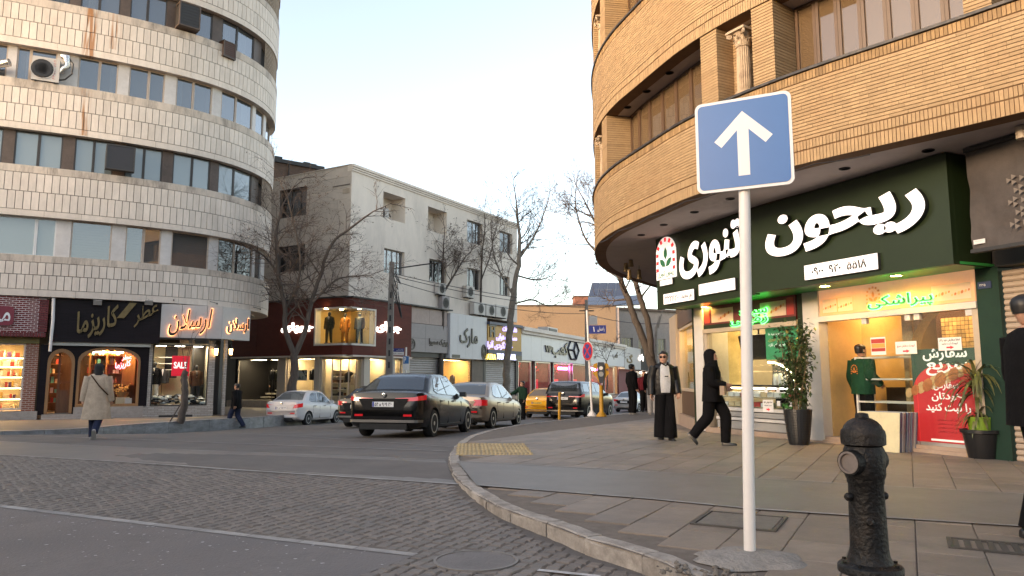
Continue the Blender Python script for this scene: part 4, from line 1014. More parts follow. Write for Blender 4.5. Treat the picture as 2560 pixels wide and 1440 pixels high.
q=GC.rect(566,830,592,796,.03);lettering('glow_outline','ارسلان',GC,.25,1.65,q[2]-.02,q[3]+.02,.01,L_or,sg,.014,.02,rise=.1);lettering('letters','ارسلان',GC,.28,1.62,q[2],q[3],.02,mat('letter_black',(.012,.008,.008),.4,var=0),sg,.004,.05,rise=.1)
MB().fb(GA,U(536,GA),U(559,GA),base_z,zf,-1.2,-1.1).build('entrance_wall',M_dark,MS);MB().fb(GA,U(533,GA),U(600,GA),base_z-.05,base_z+.1,-.6,.15).build('step',M_pierB,MS)
MB().fb(GC,.1,2.0,base_z,4.06,-1.5,-1.4).build('side_wall',M_dark,MS);curve_loft(PA,s_of_px(575,4,0),PA.L,[(-2.3,-.6),(-2.3,4.1),(-2.6,4.1),(-2.6,-.6)],.4).build('side_wall',M_pierB,A)
def lantern(P,lab,grp):
 t=thing('wall_lantern',lab,'lantern',P,grp);P=V(P)
 MB().lathe([(.07,-.16),(.09,.1),(.085,.1)],P,6).build('glass',glow('lantern_glow',(1.0,.62,.25),5.0),t)
 mb=MB();mb.lathe([(.11,.1),(.1,.13),(.03,.22),(.012,.28),(0,.3)],P,6);mb.lathe([(.075,-.18),(.075,-.16)],P,6)
 for k in range(6):
  a=k*math.pi/3;mb.tube([P+V((.073*math.cos(a),.073*math.sin(a),-.16)),P+V((.093*math.cos(a),.093*math.sin(a),.1))],.008,4)
 mb.build('cage',M_dark,t);MB().tube([P+V((0,0,.28)),P+V((-.06,.06,.36)),P+V((-.14,.14,.2)),P+V((-.16,.16,.0))],.014,6).build('bracket',M_dark,t,True)
q=GA.px(540,878,.18);lantern(GA.p(q[0],q[1],.18),'lit brass lantern on the white brick pillar of the menswear shop',None)
P=at_y(577,878,33.2);lantern(P,'lit brass lantern beside the dark red shop wall',None)
# --- things fixed to the upper floors
def ac_unit(name,label,fr,u0,u1,z0,z1,n0,depth=.32,fan=.5,group=None,white=None):
 t=thing(name,label,'air conditioner',fr.p((u0+u1)/2,z0,n0),group);wm=white or mat('ac_white',(.48,.45,.42),.5,var=.1,dirt=.4,dirtcol=(.3,.26,.22),dscale=3)
 MB().fb(fr,u0,u1,z0,z1,n0,n0+depth).build('housing',wm,t);c=fr.p(u0+(u1-u0)*fan,(z0+z1)/2,n0+depth);r=(z1-z0)*.40
 MB().lathe([(r*1.08,0),(r*1.08,.02),(r,.02),(r,.003)],c,20,fr.n).build('fan_ring',wm,t);MB().lathe([(r,.002),(r,.006),(0,.006)],c,20,fr.n).build('fan_well',M_dark,t)
 b=MB()
 for k in range(3):
  a=k*2.094+.5;d=fr.u*math.cos(a)+V((0,0,math.sin(a)));e=fr.n.cross(d);b.add([c+d*r*.15+fr.n*.012,c+d*r*.9+e*r*.25+fr.n*.012,c+d*r*.85-e*r*.35+fr.n*.018],[(0,1,2)])
 b.lathe([(r*.2,.008),(r*.15,.025),(0,.03)],c,10,fr.n);b.build('fan_blade',mat('fan_brown',(.20,.15,.09),.5,var=.1),t)
 g=MB()
 for k in range(1,5):g.lathe([(r*k/4.6,.028),(r*k/4.6+.006,.031),(r*k/4.6,.034)],c,18,fr.n)
 g.build('grille',M_dark,t);mb=MB()
 for s in(.15,.85):mb.fb(fr,u0+(u1-u0)*s-.02,u0+(u1-u0)*s+.02,z0-.05,z0-.002,-.1 if n0>0 else n0-.1,n0+depth)
 mb.build('bracket',M_dark,t);return t
fA=PA.frame(s_of_px(112,12.6,.1));r_=fA.rect(76,206,150,158,.1)
ac=ac_unit('air_conditioner','weathered air conditioner with an exposed fan standing on the stone ledge',fA,r_[0],r_[1],12.17,12.17+(r_[3]-r_[2]),-.22,.3,.38)
for i,ch in enumerate('COOLWELL'):
 zz_=12.17+(r_[3]-r_[2])*(.92-.105*i);lettering('print',ch,fA,r_[1]-.20,r_[1]-.12,zz_-.055,zz_,.082,K_red,ac,.01,.002,rtl=False)
MB().tube([fA.p(r_[1]+.05,13.3,-.1),fA.p(r_[1]+.2,13.25,0),fA.p(r_[1]+.25,12.9,.0),fA.p(r_[1]+.1,12.75,0),fA.p(r_[1]+.02,12.6,-.05)],[.11,.12,.1,.11,.1],10).build('foil_duct',mat('foil',(.6,.58,.55),.25,var=.3,scale=9,metal=.9,bump=.8,bscale=18),ac,True)
MB().tube([fA.p(r_[1]+.2,13.3,.03),fA.p(r_[1]+.42,13.0,.05),fA.p(r_[1]+.40,12.6,.05),fA.p(r_[1]+.2,12.35,.05),fA.p(r_[1],12.3,0)],.03,6).build('hose',M_dark,ac,True)
def cooler(label,px0,py0,px1,py1,zr,m,n=.35,grilled=True):
 fr=PA.frame(s_of_px((px0+px1)/2,zr,0));q=fr.rect(px0,py1,px1,py0,n);t=thing('evaporative_cooler',label,'cooler',fr.p((q[0]+q[1])/2,q[2],0))
 MB().fb(fr,q[0]+.03,q[1]-.03,q[2]+.03,q[3]-.03,-.3,n).build('housing',m,t);f=MB();frame_rect(f,fr,q[0],q[1],q[2],q[3],.05,n-.03,n+.02);f.fb(fr,q[0],q[1],q[2],q[2]+.05,-.2,n-.03);f.fb(fr,q[0],q[1],q[3]-.05,q[3],-.2,n-.03);f.build('frame',M_pierB,t)
 g=MB()
 for k in range(7):z_=q[2]+.06+(q[3]-q[2]-.12)*k/7;g.fb(fr,q[0]+.05,q[1]-.05,z_,z_+.02,n,n+.012)
 g.build('louvre',M_dark,t);return t
cooler('dark boxy cooler hanging from brackets outside the topmost windows',447,18,503,60,16.3,M_dark)
cooler('small rusty box cooler on the upper window ledge',558,112,591,138,15.7,mat('rust_brown',(.10,.045,.03),.7,var=.3),.12)
fr=PA.frame(s_of_px(300,9.6,0));q=fr.rect(263,420,340,369,.25);lb=thing('light_box','blank black light box sign hung outside the teal windows','sign',fr.p((q[0]+q[1])/2,q[2],.1))
MB().fb(fr,q[0]+.04,q[1]-.04,q[2]+.04,q[3]-.04,.0,.24).build('face',mat('box_black',(.02,.014,.016),.35,var=.1),lb);f=MB();frame_rect(f,fr,*q,.05,-.05,.26);f.build('frame',M_frD,lb);MB().fb(fr,(q[0]+q[1])/2-.03,(q[0]+q[1])/2+.03,q[2]+.1,q[3],-.35,.0).build('bracket',M_dark,lb)
fr=PA.frame(s_of_px(8,12.9,0));f=MB();a,z_=fr.px(6,160,.2);f.tube([fr.p(a-.5,z_-.15,-.2),fr.p(a-.2,z_-.02,.1),fr.p(a+.22,z_+.08,.25)],[.13,.14,.15],10);tag(f.build('flue_pipe',MATS['foil'],None,True),'ribbed metal flue elbow poking from the stone building','flue')
mb=MB();pts=[]
for i in range(30):
 x=145+i*18;s_,z_=PA.px(x,745+(x-145)*.075+3*math.sin(i*1.3));pts.append(PA.p(s_,4.28+.03*math.sin(i*1.9),.03))
mb.tube(pts,.012,5)
for p in pts[::2]:mb.lathe([(.0,-.05),(.025,-.03),(.02,.02)],p,6)
tag(mb.build('festoon_cable',M_dark,None),'thin black festoon cable strung along the lowest stone band','cable')
# ------------------------------------------------------------------ plastered corner building with the red shop
BL=Frame((-8.62,38.8,0),(.5,.866,0));BF=Frame((-8.62,38.8,0),(.866,-.5,0))
def wall_holes(mb,fr,u0,u1,z0,z1,n0,n1,holes):
 us=sorted({u0,u1}|{h[0]for h in holes}|{h[1]for h in holes});us=[u for u in us if u0<=u<=u1]
 for a,b in zip(us,us[1:]):
  m_=(a+b)/2;hs=sorted([(h[2],h[3])for h in holes if h[0]<m_<h[1]]);z=z0
  for h0,h1 in hs:
   if h0>z+1e-4:mb.fb(fr,a,b,z,h0,n0,n1)
   z=h1
  if z1>z+1e-4:mb.fb(fr,a,b,z,z1,n0,n1)
def hole_pieces(fr,u0,u1,z0,z1,n0,n1,holes,nm,m,parent):
 class Q(MB):
  def fb(s,*a):MB().fb(*a).build(nm,m,parent)
 wall_holes(Q(),fr,u0,u1,z0,z1,n0,n1,holes)
M_plas=mat('cream_plaster',(.73,.64,.555),.8,var=.09,scale=.8,bump=.12,bscale=25,dirt=.5,dirtcol=(.40,.35,.31),dscale=.5,stretch=(1,1,.4))
M_clad=mat('grey_stone_cladding',(.52,.44,.375),.75,var=.10,scale=2,bump=.1,piece=.06,dirt=.3,dirtcol=(.28,.24,.21),dscale=.8)
TOP,ub=12.65,18.0;bz=-.45
B=thing('corner_building','cream plastered four-storey corner building above the dark red menswear shop','building',BL.p(0,bz))
r1=[(958,1013),(1070,1117),(1168,1206),(1249,1281)];zr1=(10.25,11.76);zr2=(7.12,8.52)
def uB(px,z):
 lo,hi=-1.0,60.0
 for _ in range(40):
  m_=(lo+hi)/2;v=BL.p(m_,z)-CAM
  if 1280+FPX*v.x/v.dot(_F)<px:lo=m_
  else:hi=m_
 return lo
H1=[(uB(a,11),uB(b,11),*zr1)for a,b in r1];H2=[(uB(a,7.8),uB(b,7.8),*zr2)for a,b in[(960,1011),(1073,1116),(1168,1202),(1249,1274)]]
mb=MB();wall_holes(mb,BL,0,ub,5.3,TOP,-.3,0,H1+H2);mb.build('wall',M_plas,B)
mb=MB();mb.fb(BL,0,ub,5.3,TOP,-12,-11.7);mb.fb(BL,ub-.3,ub,bz,TOP,-11.7,-.3);mb.fb(BL,0.2,ub-.3,TOP-.25,TOP-.1,-11.7,-.3);mb.build('roof',M_clad,B)
HL=[(-5.44,-3.3,10.25,11.9),(-5.40,-3.3,7.12,8.6)]
mb=MB();wall_holes(mb,BF,-14,-.31,5.3,TOP-.02,-.3,-.03,HL);mb.build('side_wall',M_jdark,B)
rows=[5.3+i*.612 for i in range(13)]
for i,(z0,z1)in enumerate(zip(rows,rows[1:])):
 u=-.02-(0 if i%2 else.9);cuts=[-.02]if i%2==0 else[]
 us=[-.02]+([u]if u<-.1 else[]);
 while us[-1]>-14:us.append(us[-1]-1.95)
 for b_,a_ in zip(us,us[1:]):
  a_=max(a_,-14);hole_pieces(BF,a_+.006,b_-.006,z0+.006,z1-.006,-.03,random.uniform(0,.006),HL,'cladding_slab',M_clad,B)
for k,(n_,z0,z1)in enumerate(((.06,TOP-.34,TOP-.25),(.10,TOP-.23,TOP-.14),(.15,TOP-.12,TOP+.02))):MB().fb(BL,-.02,ub,z0,z1,-.3,n_).build('cornice',M_plas,B)
MB().fb(BF,-14,-.02,TOP-.02,TOP+.03,-.3,.05).build('coping',M_clad,B)
def b_window(fr,h,rec,frm,g,n,parent,lit=None):
 u0,u1,z0,z1=h;f=MB();frame_rect(f,fr,u0,u1,z0,z1,.06,-rec-.06,-rec)
 for k in range(1,n):c=u0+(u1-u0)*k/n;f.fb(fr,c-.03,c+.03,z0+.06,z1-.06,-rec-.06,-rec)
 w_=f.build('window',frm,parent)
 for k in range(n):
  a,b_=u0+(u1-u0)*k/n+.04,u0+(u1-u0)*(k+1)/n-.04;MB().fb(fr,a,b_,z0+.05,z1-.05,-rec-.04,-rec-.032).build('pane',g,w_)
 MB().fb(fr,u0+.05,u1-.05,z0,z1,-rec-.9,-rec-.85).build('inner_wall',M_in,w_)
 return w_
M_frG=mat('grey_window_frame',(.34,.33,.32),.5,var=.08)
for i,h in enumerate(H1):
 if i<2:
  b_window(BL,(h[0],h[0]+(h[1]-h[0])*.55,h[2],h[3]-.05),1.0,M_frG,G_dk,2,B);MB().fb(BL,h[0]+(h[1]-h[0])*.55,h[1],h[2],h[3],-1.08,-1.0).build('recess_wall',M_plas,B)
  MB().fb(BL,h[0]-.05,h[1]+.05,h[3],h[3]+.1,-1.1,-.3).build('recess_soffit',M_plas,B);MB().fb(BL,h[0]-.05,h[1]+.05,h[2]-.1,h[2],-1.1,-.3).build('recess_sill',M_plas,B);MB().fb(BL,h[1],h[1]+.1,h[2],h[3],-1.1,-.3).build('recess_side',M_plas,B);MB().fb(BL,h[0]-.1,h[0],h[2],h[3],-1.1,-.3).build('recess_side',M_plas,B)
 else:b_window(BL,h,.18,M_frG,G_dk if i==3 else G_win,2,B)
for i,h in enumerate(H2):b_window(BL,h,.18,M_frG,G_dk if i else G_win,4 if i==0 else 3,B)
for h in HL:b_window(BF,h,.25,M_dark,G_dk,3,B)
MB().fb(BF,-1.35,-.1,11.55,11.6,0.006,.03).build('ledge',M_jdark,B);MB().fb(BF,-.62,-.12,11.1,11.38,.006,.02).build('vent',MATS['screen_block'],B)
# --- dark red shop
MB().fb(BF,-14,-8.64,bz,5.28,-.5,-.1).build('ground_wall',M_dark,B)
RS=thing('suit_shop','dark red panelled menswear shop wrapping the building corner with a lit display box','shop',BL.p(0,bz))
M_red=mat('dark_red_panel',(.115,.024,.016),.6,spec=.2,var=.22,scale=1.2,stretch=(1,1,3));z0f,z1f=2.42,5.42
dL,dR,dz0,dz1=-2.12,1.92,2.92,4.93
def panels_(fr,u0,u1,st,hole,m):
 us=[u0]
 while us[-1]+st<u1-.3:us.append(us[-1]+st)
 us.append(u1)
 for a,b_ in zip(us,us[1:]):
  hole_pieces(fr,a+.006,b_-.006,z0f,z1f,-.2,.25,[hole],'fascia_panel',m,RS)
panels_(BF,-8.6,-.13,2.05,(dL,.5,dz0,dz1),M_red);panels_(BL,.13,5.1,1.6,(-.5,dR,dz0,dz1),M_red)
mb=MB();P=[BF.p(-.13,0,.25),BL.p(.13,0,.25),BL.p(.13,0,-.2),BF.p(-.13,0,-.2)]
for a,b_ in((z0f,dz0),(dz1,z1f)):MB().hexa([p+V((0,0,a))for p in P]+[p+V((0,0,b_))for p in P]).build('corner_post',M_red,RS)
MB().fb(BF,-8.6,.14,z1f+.004,z1f+.08,-.1,.34).build('roof_trim',M_dark,RS);MB().fb(BL,0.02,9.2,z1f+.004,z1f+.08,-.1,.34).build('roof_trim',M_dark,RS)
MB().fb(BF,-8.6,.0,z0f-.09,z0f-.006,-.3,.32).build('soffit_trim',M_plas,RS);MB().fb(BL,.1,5.1,z0f-.09,z0f-.006,-.3,.32).build('soffit_trim',M_plas,RS)
f=MB();M_dfr=mat('display_frame',(.62,.58,.52),.4,var=.04)
for fr,a,b_ in((BF,dL,-.0),(BL,0.0,dR)):
 f.fb(fr,a,b_,dz0,dz0+.1,-.1,.29);f.fb(fr,a,b_,dz1-.08,dz1,-.1,.29)
f.fb(BF,dL,dL+.1,dz0+.1,dz1-.08,-.1,.29);f.fb(BL,dR-.1,dR,dz0+.1,dz1-.08,-.1,.29);f.build('display_frame',M_dfr,RS)
MB().fb(BF,dL+.1,-.0,dz0+.1,dz1-.08,.2,.21).build('pane',G_shop,RS);MB().fb(BL,0,dR-.1,dz0+.1,dz1-.08,.2,.21).build('pane',G_shop,RS)
c0=BF.p(dL,0,-.0);c1=BL.p(dR,0,0);c2=c1-BL.n*2.2;c3=c0-BF.n*2.2;cc=BL.p(0,0,.2)
mb=MB();ring=[c0,cc,c1,c2,c3]
mb.poly([p+V((0,0,dz0+.02))for p in ring],(0,0,.08));mb.build('display_floor',M_dfr,RS)
mb=MB();mb.poly([p+V((0,0,dz1-.03))for p in ring],(0,0,.06));mb.build('display_ceiling',M_cream,RS)
for a,b_ in((c1,c2),(c2,c3),(c3,c0)):
 mb=MB();d=(b_-a).normalized();n_=d.cross(V((0,0,1)));mb.hexa([a+V((0,0,dz0)),b_+V((0,0,dz0)),b_+n_*.06+V((0,0,dz0)),a+n_*.06+V((0,0,dz0)),a+V((0,0,dz1)),b_+V((0,0,dz1)),b_+n_*.06+V((0,0,dz1)),a+n_*.06+V((0,0,dz1))]);mb.build('display_wall',mat('ochre_wall',(.62,.42,.16),.6,var=.08),RS)
for px_,n_ in((812,0),(850,1),(895,2)):
 p=at_y(px_,800,39.3 if n_==1 else 39.0);p=p+V((0,.25,0));mb=MB();mb.lathe([(.09,-.03),(.09,0),(0,0)],V((p.x,p.y,dz1-.05)),12);mb.build('spot_lamp',glow('spot',(1.0,.72,.36),60),RS)
fl_z=dz0+.10;mg=None;toC=math.pi-.15
for px_,dy,lab,j,l,s_ in((822,.55,'mannequin in dark olive suit in the corner display box',M_olive,M_olive,M_white),(862,1.25,'mannequin in rust orange coat between two suits in the display box',M_tan,M_tan,M_white),(898,.75,'mannequin in light grey suit in the corner display box',M_grey,M_char,M_white)):
 p=BF.p(0,0,0);dd=38.75+dy;q=at_y(px_,850,dd);mannequin((q.x,q.y,fl_z),toC,lab,j,l,s_,None,1.70,long=.12 if 'orange' in lab else 0)
sg=thing('shop_sign','glowing white shop name on the dark red wall beside the forked tree','sign',BF.p(-3.5,3.5,.27));L_let=glow('letter_white_lit',(1,.97,.95),.9)
lettering('letters','جوپای',BF,*BF.rect(703,835,783,804,.3),.27,L_let,sg,.035,.06)
sg=thing('shop_sign','glowing white shop name on the dark red wall behind the concrete pole','sign',BL.p(3.5,3.5,.27));lettering('letters','جوپای',BL,*BL.rect(941,833,1003,808,.3),.27,L_let,sg,.035,.06)
zs,zh=-.05,2.28
MB().fb(BF,-9,-1.9,bz-.1,zs,-.4,.12).build('plinth',M_terr,RS);MB().fb(BL,1.3,5.2,bz-.1,zs,-.4,.12).build('plinth',M_terr,RS)
def ubf(px):return BF.px(px,950)[0]
def ubl(px):return BL.px(px,950)[0]
M_pil=mat('cream_pillar',(.50,.44,.37),.5,var=.06)
for a,b_ in((ubf(696),ubf(716)),(ubf(788),ubf(801))):MB().fb(BF,a,b_,zs,zh+.05,-.35,.1).build('pillar',M_pil,RS)
for a,b_ in((ubl(906),ubl(921)),(ubl(972),ubl(984)),(ubl(1002),ubl(1020))):MB().fb(BL,a,b_,zs,zh+.05,-.35,.1).build('pillar',M_pil,RS)
Wn=[(BF,ubf(592),ubf(696),M_dark),(BF,ubf(716),ubf(788),M_cream),(BL,ubl(921),ubl(972),M_cream),(BL,ubl(984),ubl(1002),M_cream)]
for fr,a,b_,wm in Wn:
 f=MB();frame_rect(f,fr,a,b_,zs,zh,.05,-.12,-.04);f.build('window_frame',M_pil,RS);MB().fb(fr,a+.04,b_-.04,zs+.04,zh-.04,-.08,-.074).build('pane',G_shop,RS);room(RS,fr,a,b_,zs,zh,2.2,wm,lamps=2,lampm=L_soft,n0=-.12,lamp_n=.3)
tf=math.atan2(BF.u.y,BF.u.x)+math.pi;tl=math.atan2(BL.u.y,BL.u.x)+math.pi
for k,(px_,j)in enumerate(((655,M_char),(668,M_olive),(680,M_grey))):bust(BF.p(ubf(px_),zs+.02,-.75),tf,('dress form in charcoal jacket in the dark corner shop window','dress form in olive jacket in the dark corner shop window','dress form in grey checked jacket in the dark corner shop window')[k],j,None,1.25)
bust(BF.p(ubf(762),zs+.02,-.6),tf,'dress form in black jacket beside the white SALE card',M_black,None,1.25);bust(BF.p(ubf(781),zs+.02,-.9),tf,'dress form in cream jacket at the edge of the SALE window',M_beige,None,1.15)
bust(BL.p(ubl(932),zs+.02,-.6),tl,'dress form in grey jacket in the window beside the pole',M_grey,None,1.0);bust(BL.p(ubl(948),zs+.02,-1.0),tl,'dress form in charcoal jacket in the window beside the pole',M_char,None,1.35)
for k in range(4):MB().fb(BF,ubf(618)+.12*k,ubf(640)+.12*k,zs+.12+.2*k,zs+.2+.2*k,-1.4-.25*k,-1.0-.25*k).build('stair_tread',M_shelfw,RS)
cd_=thing('sale_card','white and black SALE card in the corner shop window','sign',BF.p(ubf(753),.6,-.2));q=BF.rect(741,951,768,925,-.2)
MB().fb(BF,*q,-.22,-.2).build('sheet',K_wht,cd_);MB().add([BF.p(q[0]+(q[1]-q[0])*.45,q[3],-.196),BF.p(q[1],q[3],-.196),BF.p(q[1],q[2]+.1,-.196)],[(0,2,1)]).build('corner_print',K_blk,cd_)
lettering('letters','SALE',BF,q[0]+.03,q[0]+(q[1]-q[0])*.68,q[2]+.06,q[2]+.22,-.197,K_blk,cd_,.01,.002,rtl=False,shear=.2);lettering('letters','%',BF,q[0]+(q[1]-q[0])*.7,q[1]-.05,q[3]-.28,q[3]-.05,-.194,K_wht,cd_,.01,.002,rtl=False)
pa,pb=BF.p(ubf(801),0,.05),BL.p(ubl(906),0,.05);DF=Frame(pa,pb-pa);dw=(pb-pa).length
MB().fb(DF,0,dw,bz-.1,-.12,-.5,.1).build('door_step',M_terr,RS)
f=MB();frame_rect(f,DF,.02,dw-.02,-.12,zh,.09,-.12,0)
for k in(.28,.47,.66,.84):f.fb(DF,dw*k-.03,dw*k+.03,-.03,zh-.09,-.1,-.02)
f.build('door_frame',M_pil,RS)
for a,b_ in((.02,.28),(.28,.47),(.47,.66),(.66,.84),(.84,.98)):MB().fb(DF,dw*a+.03,dw*b_-.03,-.03,zh-.09,-.065,-.06).build('pane',G_shop,RS)
room(RS,DF,.05,dw-.05,-.12,zh,2.6,M_cream,lamps=3,lampm=L_soft,n0=-.14)
shelves(RS,DF,.4,dw*.7,[.25,.6,.95,1.3,1.65],-1.7,-1.2,M_shelfw)
for z_ in(.25,.6,.95,1.3):
 u=.45
 while u<dw*.68:
  o=MB().fb(DF,u,u+.28,z_+.002,z_+random.uniform(.08,.2),-1.6,-1.22).build('folded_jumper',random.choice([M_char,M_black,M_brown,M_grey]),None);tag(o,'folded jumper on the shelves behind the corner shop door','garment','folded jumpers in the corner shop');u+=.32
bust(DF.p(dw*.78,-.1,-.6),tf+.4,'dress form in pale jacket just inside the corner shop door',M_beige,None,1.05);bust(DF.p(dw*.62,-.1,-1.0),tf+.4,'dress form in black coat inside the corner shop door',M_black,None,1.2)
lettering('door_letters','JEFI',DF,dw*.12,dw*.6,.02,.22,-.055,mat('vinyl_letter',(.3,.25,.2),.5,var=0),RS,.01,.003,rtl=False)
# ------------------------------------------------------------------ further shops along the street
def ul(px,py=850):return BL.px(px,py,.2)[0]
GS=thing('shuttered_boutique','closed boutique with grey fascia and lowered roller shutter','shop',BL.p(7,bz));g0,g1=5.12,ul(1119)
M_gry=mat('grey_fascia',(.27,.24,.24),.5,var=.1);M_pink=mat('pinkish_cladding',(.42,.33,.29),.7,var=.12);M_shut=mat('shutter_metal',(.30,.28,.27),.45,var=.1,metal=.3,dirt=.3,dirtcol=(.16,.14,.13),dscale=2)
for a,b_ in((g0,(g0+g1)/2),((g0+g1)/2,g1)):MB().fb(BL,a+.006,b_-.006,4.45,5.35,-.2,.15).build('cladding_panel',M_pink,GS)
for i in range(2):
 for j,k in enumerate(((2.75,3.55),(3.56,4.42))):
  a=g0+(g1-g0)*(.38*i);b_=g0+(g1-g0)*(.38 if i==0 else 1);MB().fb(BL,a+.006,b_-.006,k[0],k[1],-.2,.2).build('fascia_panel',M_gry,GS)
MB().fb(BL,g0,g1,2.45,2.74,-.3,.05).build('shutter_box',M_dark,GS);shutter(GS,BL,g0+.25,g1-.5,bz,2.44,M_shut,-.15,.14);MB().fb(BL,g1-.5,g1-.05,bz,2.44,-.25,-.05).build('jamb',M_dark,GS);MB().fb(BL,g0,g0+.25,bz,2.44,-.25,-.05).build('jamb',M_pil,GS)
sg=thing('shop_sign','dark bronze boutique name with round emblem on the grey fascia','sign',BL.p(g0+2,3.1,.22));M_bw=mat('bronze_dark',(.06,.045,.04),.4,var=.1)
lettering('letters','بوتیک سمیرا',BL,*BL.rect(1073,865,1119,849,.22),.2,M_bw,sg,.02,.05);c=BL.p(ul(1029),3.18,.2)
MB().lathe([(.34,0),(.34,.04),(.27,.04),(.27,.0)],c,24,BL.n).build('emblem_ring',M_bw,sg);lettering('emblem','م',BL,ul(1029)-.16,ul(1029)+.16,3.02,3.36,.2,M_bw,sg,.02,.04)
MK=thing('clothing_shop','clothing shop with a tall white panel and a warm lit window of jackets','shop',BL.p(11,bz));k0,k1=ul(1122),ul(1214)
M_wp=mat('white_panel',(.52,.52,.54),.4,var=.05);n_=5
for i in range(n_):MB().fb(BL,k0+(k1-k0)*i/n_+.004,k0+(k1-k0)*(i+1)/n_-.004,2.45,5.3,-.2,.3).build('fascia_panel',M_wp,MK)
sg=thing('shop_sign','bold black shop name on the tall white panel','sign',BL.p(k0+1.5,3.5,.32));K_ink=mat('letter_ink',(.01,.01,.012),.35,var=0)
lettering('letters','مارک',BL,*BL.rect(1149,868,1194,823,.32),.30,K_ink,sg,.02,.06);c=BL.p(ul(1206,878),BL.px(1206,880,.32)[1],.3)
MB().loft([[c+BL.u*.33*math.cos(a)*r+V((0,0,.52*math.sin(a)*r))+BL.n*h for a in[i*.2618 for i in range(24)]]for r,h in((1,0),(1,.03),(.86,.03),(.86,0))]).build('emblem_ring',K_ink,sg)
lettering('emblem','M',BL,ul(1206,878)-.14,ul(1206,878)+.14,c.z-.2,c.z+.24,.3,K_ink,sg,.01,.02,rtl=False);lettering('small_print','MARK',BL,ul(1206,878)-.16,ul(1206,878)+.16,c.z-.36,c.z-.26,.3,K_ink,sg,.01,.02,rtl=False)
MB().fb(BL,*BL.rect(1131,894,1150,887,.32),.3,.33).build('name_plate',K_ink,sg)
a,b_=ul(1115,930),ul(1186,930);room(MK,BL,a,b_,bz,2.4,2.5,mat('warm_back',(.62,.45,.2),.7,var=.1),lamps=3,lampm=L_warm,n0=-.1);f=MB();frame_rect(f,BL,a,b_,bz,2.4,.06,-.12,-.04);f.build('window_frame',M_dark,MK);MB().fb(BL,a+.05,b_-.05,bz+.05,2.35,-.09,-.08).build('pane',G_shop,MK);MB().fb(BL,b_,k1,bz,2.4,-.3,0).build('jamb',M_pierB,MK)
bust(BL.p(a+(b_-a)*.42,bz+.1,-.8),tl,'dress form in rust jacket in the warm yellow window',M_tan,None,1.2);bust(BL.p(a+(b_-a)*.66,bz+.1,-.8),tl,'dress form in brown jacket in the warm yellow window',M_brown,None,1.3)
YS=thing('travel_agency','travel agency with a yellow sign above a lowered roller shutter','shop',BL.p(15,bz));y0,y1=ul(1215),18.0
MB().fb(BL,y0,y1,3.15,4.85,-.2,.35).build('fascia',mat('amber_panel',(.48,.25,.035),.45,var=.06),YS);MB().fb(BL,y0,y1,4.86,5.05,-.2,.5).build('canopy',mat('slate_blue',(.05,.06,.10),.5,var=.1),YS);MB().fb(BL,y0,y1,2.85,3.14,-.2,.4).build('sign_strip',mat('slate_blue',(.05,.06,.10)),YS);MB().fb(BL,y0,y1,2.45,2.84,-.2,.4).build('sign_strip',K_blk,YS)
shutter(YS,BL,y0+.3,y1-.2,bz,2.44,M_shut,-.1,.14);MB().fb(BL,y0,y0+.3,bz,2.44,-.3,0).build('jamb',M_dark,YS);MB().fb(BL,y1-.2,y1,bz,2.44,-.3,0).build('jamb',M_dark,YS)
sg=thing('shop_sign','amber sign with blue raised Persian lettering of the travel agency','sign',BL.p(16.5,4,.36));L_vio=glow('letter_violet',(.35,.33,.8),.5);
for s_,x0,x1,ya,yb in(('دفتر خدمات',1256,1291,817,832),('مسافرت هوایی',1240,1291,838,852),('جهانگردی آترا',1218,1280,856,873)):q=BL.rect(x0,yb,x1,ya,.36);lettering('letters',s_,BL,*q,.35,L_vio,sg,.02,.07)
q=BL.rect(1222,842,1240,808,.36);mb=MB();mb.fb(BL,q[0]+.1,q[0]+.3,q[2],q[3]-.3,.35,.4);mb.fb(BL,q[1]-.35,q[1]-.15,q[2],q[3]-.3,.35,.4);mb.fb(BL,q[0],q[1],q[3]-.25,q[3]-.05,.35,.4);mb.fb(BL,q[0]+.3,q[1]-.35,q[2]+.35,q[2]+.5,.35,.4);mb.build('emblem',K_ink,sg)
sg=thing('shop_sign','black strip sign reading ATRA TOUR over the shutter','sign',BL.p(16,2.6,.42));q=BL.rect(1218,898,1240,886,.42);lettering('letters','ATRA',BL,*q,.40,glow('letter_yellow',(1.0,.75,.12),1.6),sg,.02,.02,rtl=False);q=BL.rect(1243,898,1290,886,.42);lettering('letters','TOUR & TRAVEL',BL,*q,.40,glow('letter_blueish',(.45,.5,1.0),1.2),sg,.012,.02,rtl=False)
labs=['white outdoor unit at one end of the row above the yellow sign','white outdoor unit in the middle of the row above the yellow sign','white outdoor unit over the yellow sign nearest the plane tree']
for(x0,x1),lb_ in zip(((1184,1212),(1214,1237),(1239,1268)),labs):
 q=BL.rect(x0,789,x1,763,.4);ac_unit('air_conditioner',lb_,BL,q[0],q[1],5.42,5.42+min(.95,q[3]-q[2]),.1,.35,.6)
h=H1[0];ac_unit('air_conditioner','outdoor unit sitting in the deep window recess under the cornice',BL,h[0]+.05,h[0]+1.0,h[2]+.02,h[2]+.72,-.75,.35,.35)
MB().tube([BL.p(h[0]+1.0,h[2]+.4,-.5),BL.p(h[0]+1.3,h[2]+.3,-.5),BL.p(h[0]+1.25,h[2]+1.0,-.9)],.025,5).build('hose',M_dark,bpy.data.objects['air_conditioner']if False else B)
q=BL.rect(1095,735,1112,712,.3);ac_unit('air_conditioner','small outdoor unit under a second floor window behind the twiggy tree',BL,q[0],q[1],q[2],q[2]+.7,.05,.3,.5)
q=BL.rect(1104,772,1122,745,.3);ac_unit('air_conditioner','dark round fan unit on the wall above the grey boutique',BL,q[0],q[1],q[2],q[2]+.8,.05,.3,.5,white=M_gry)
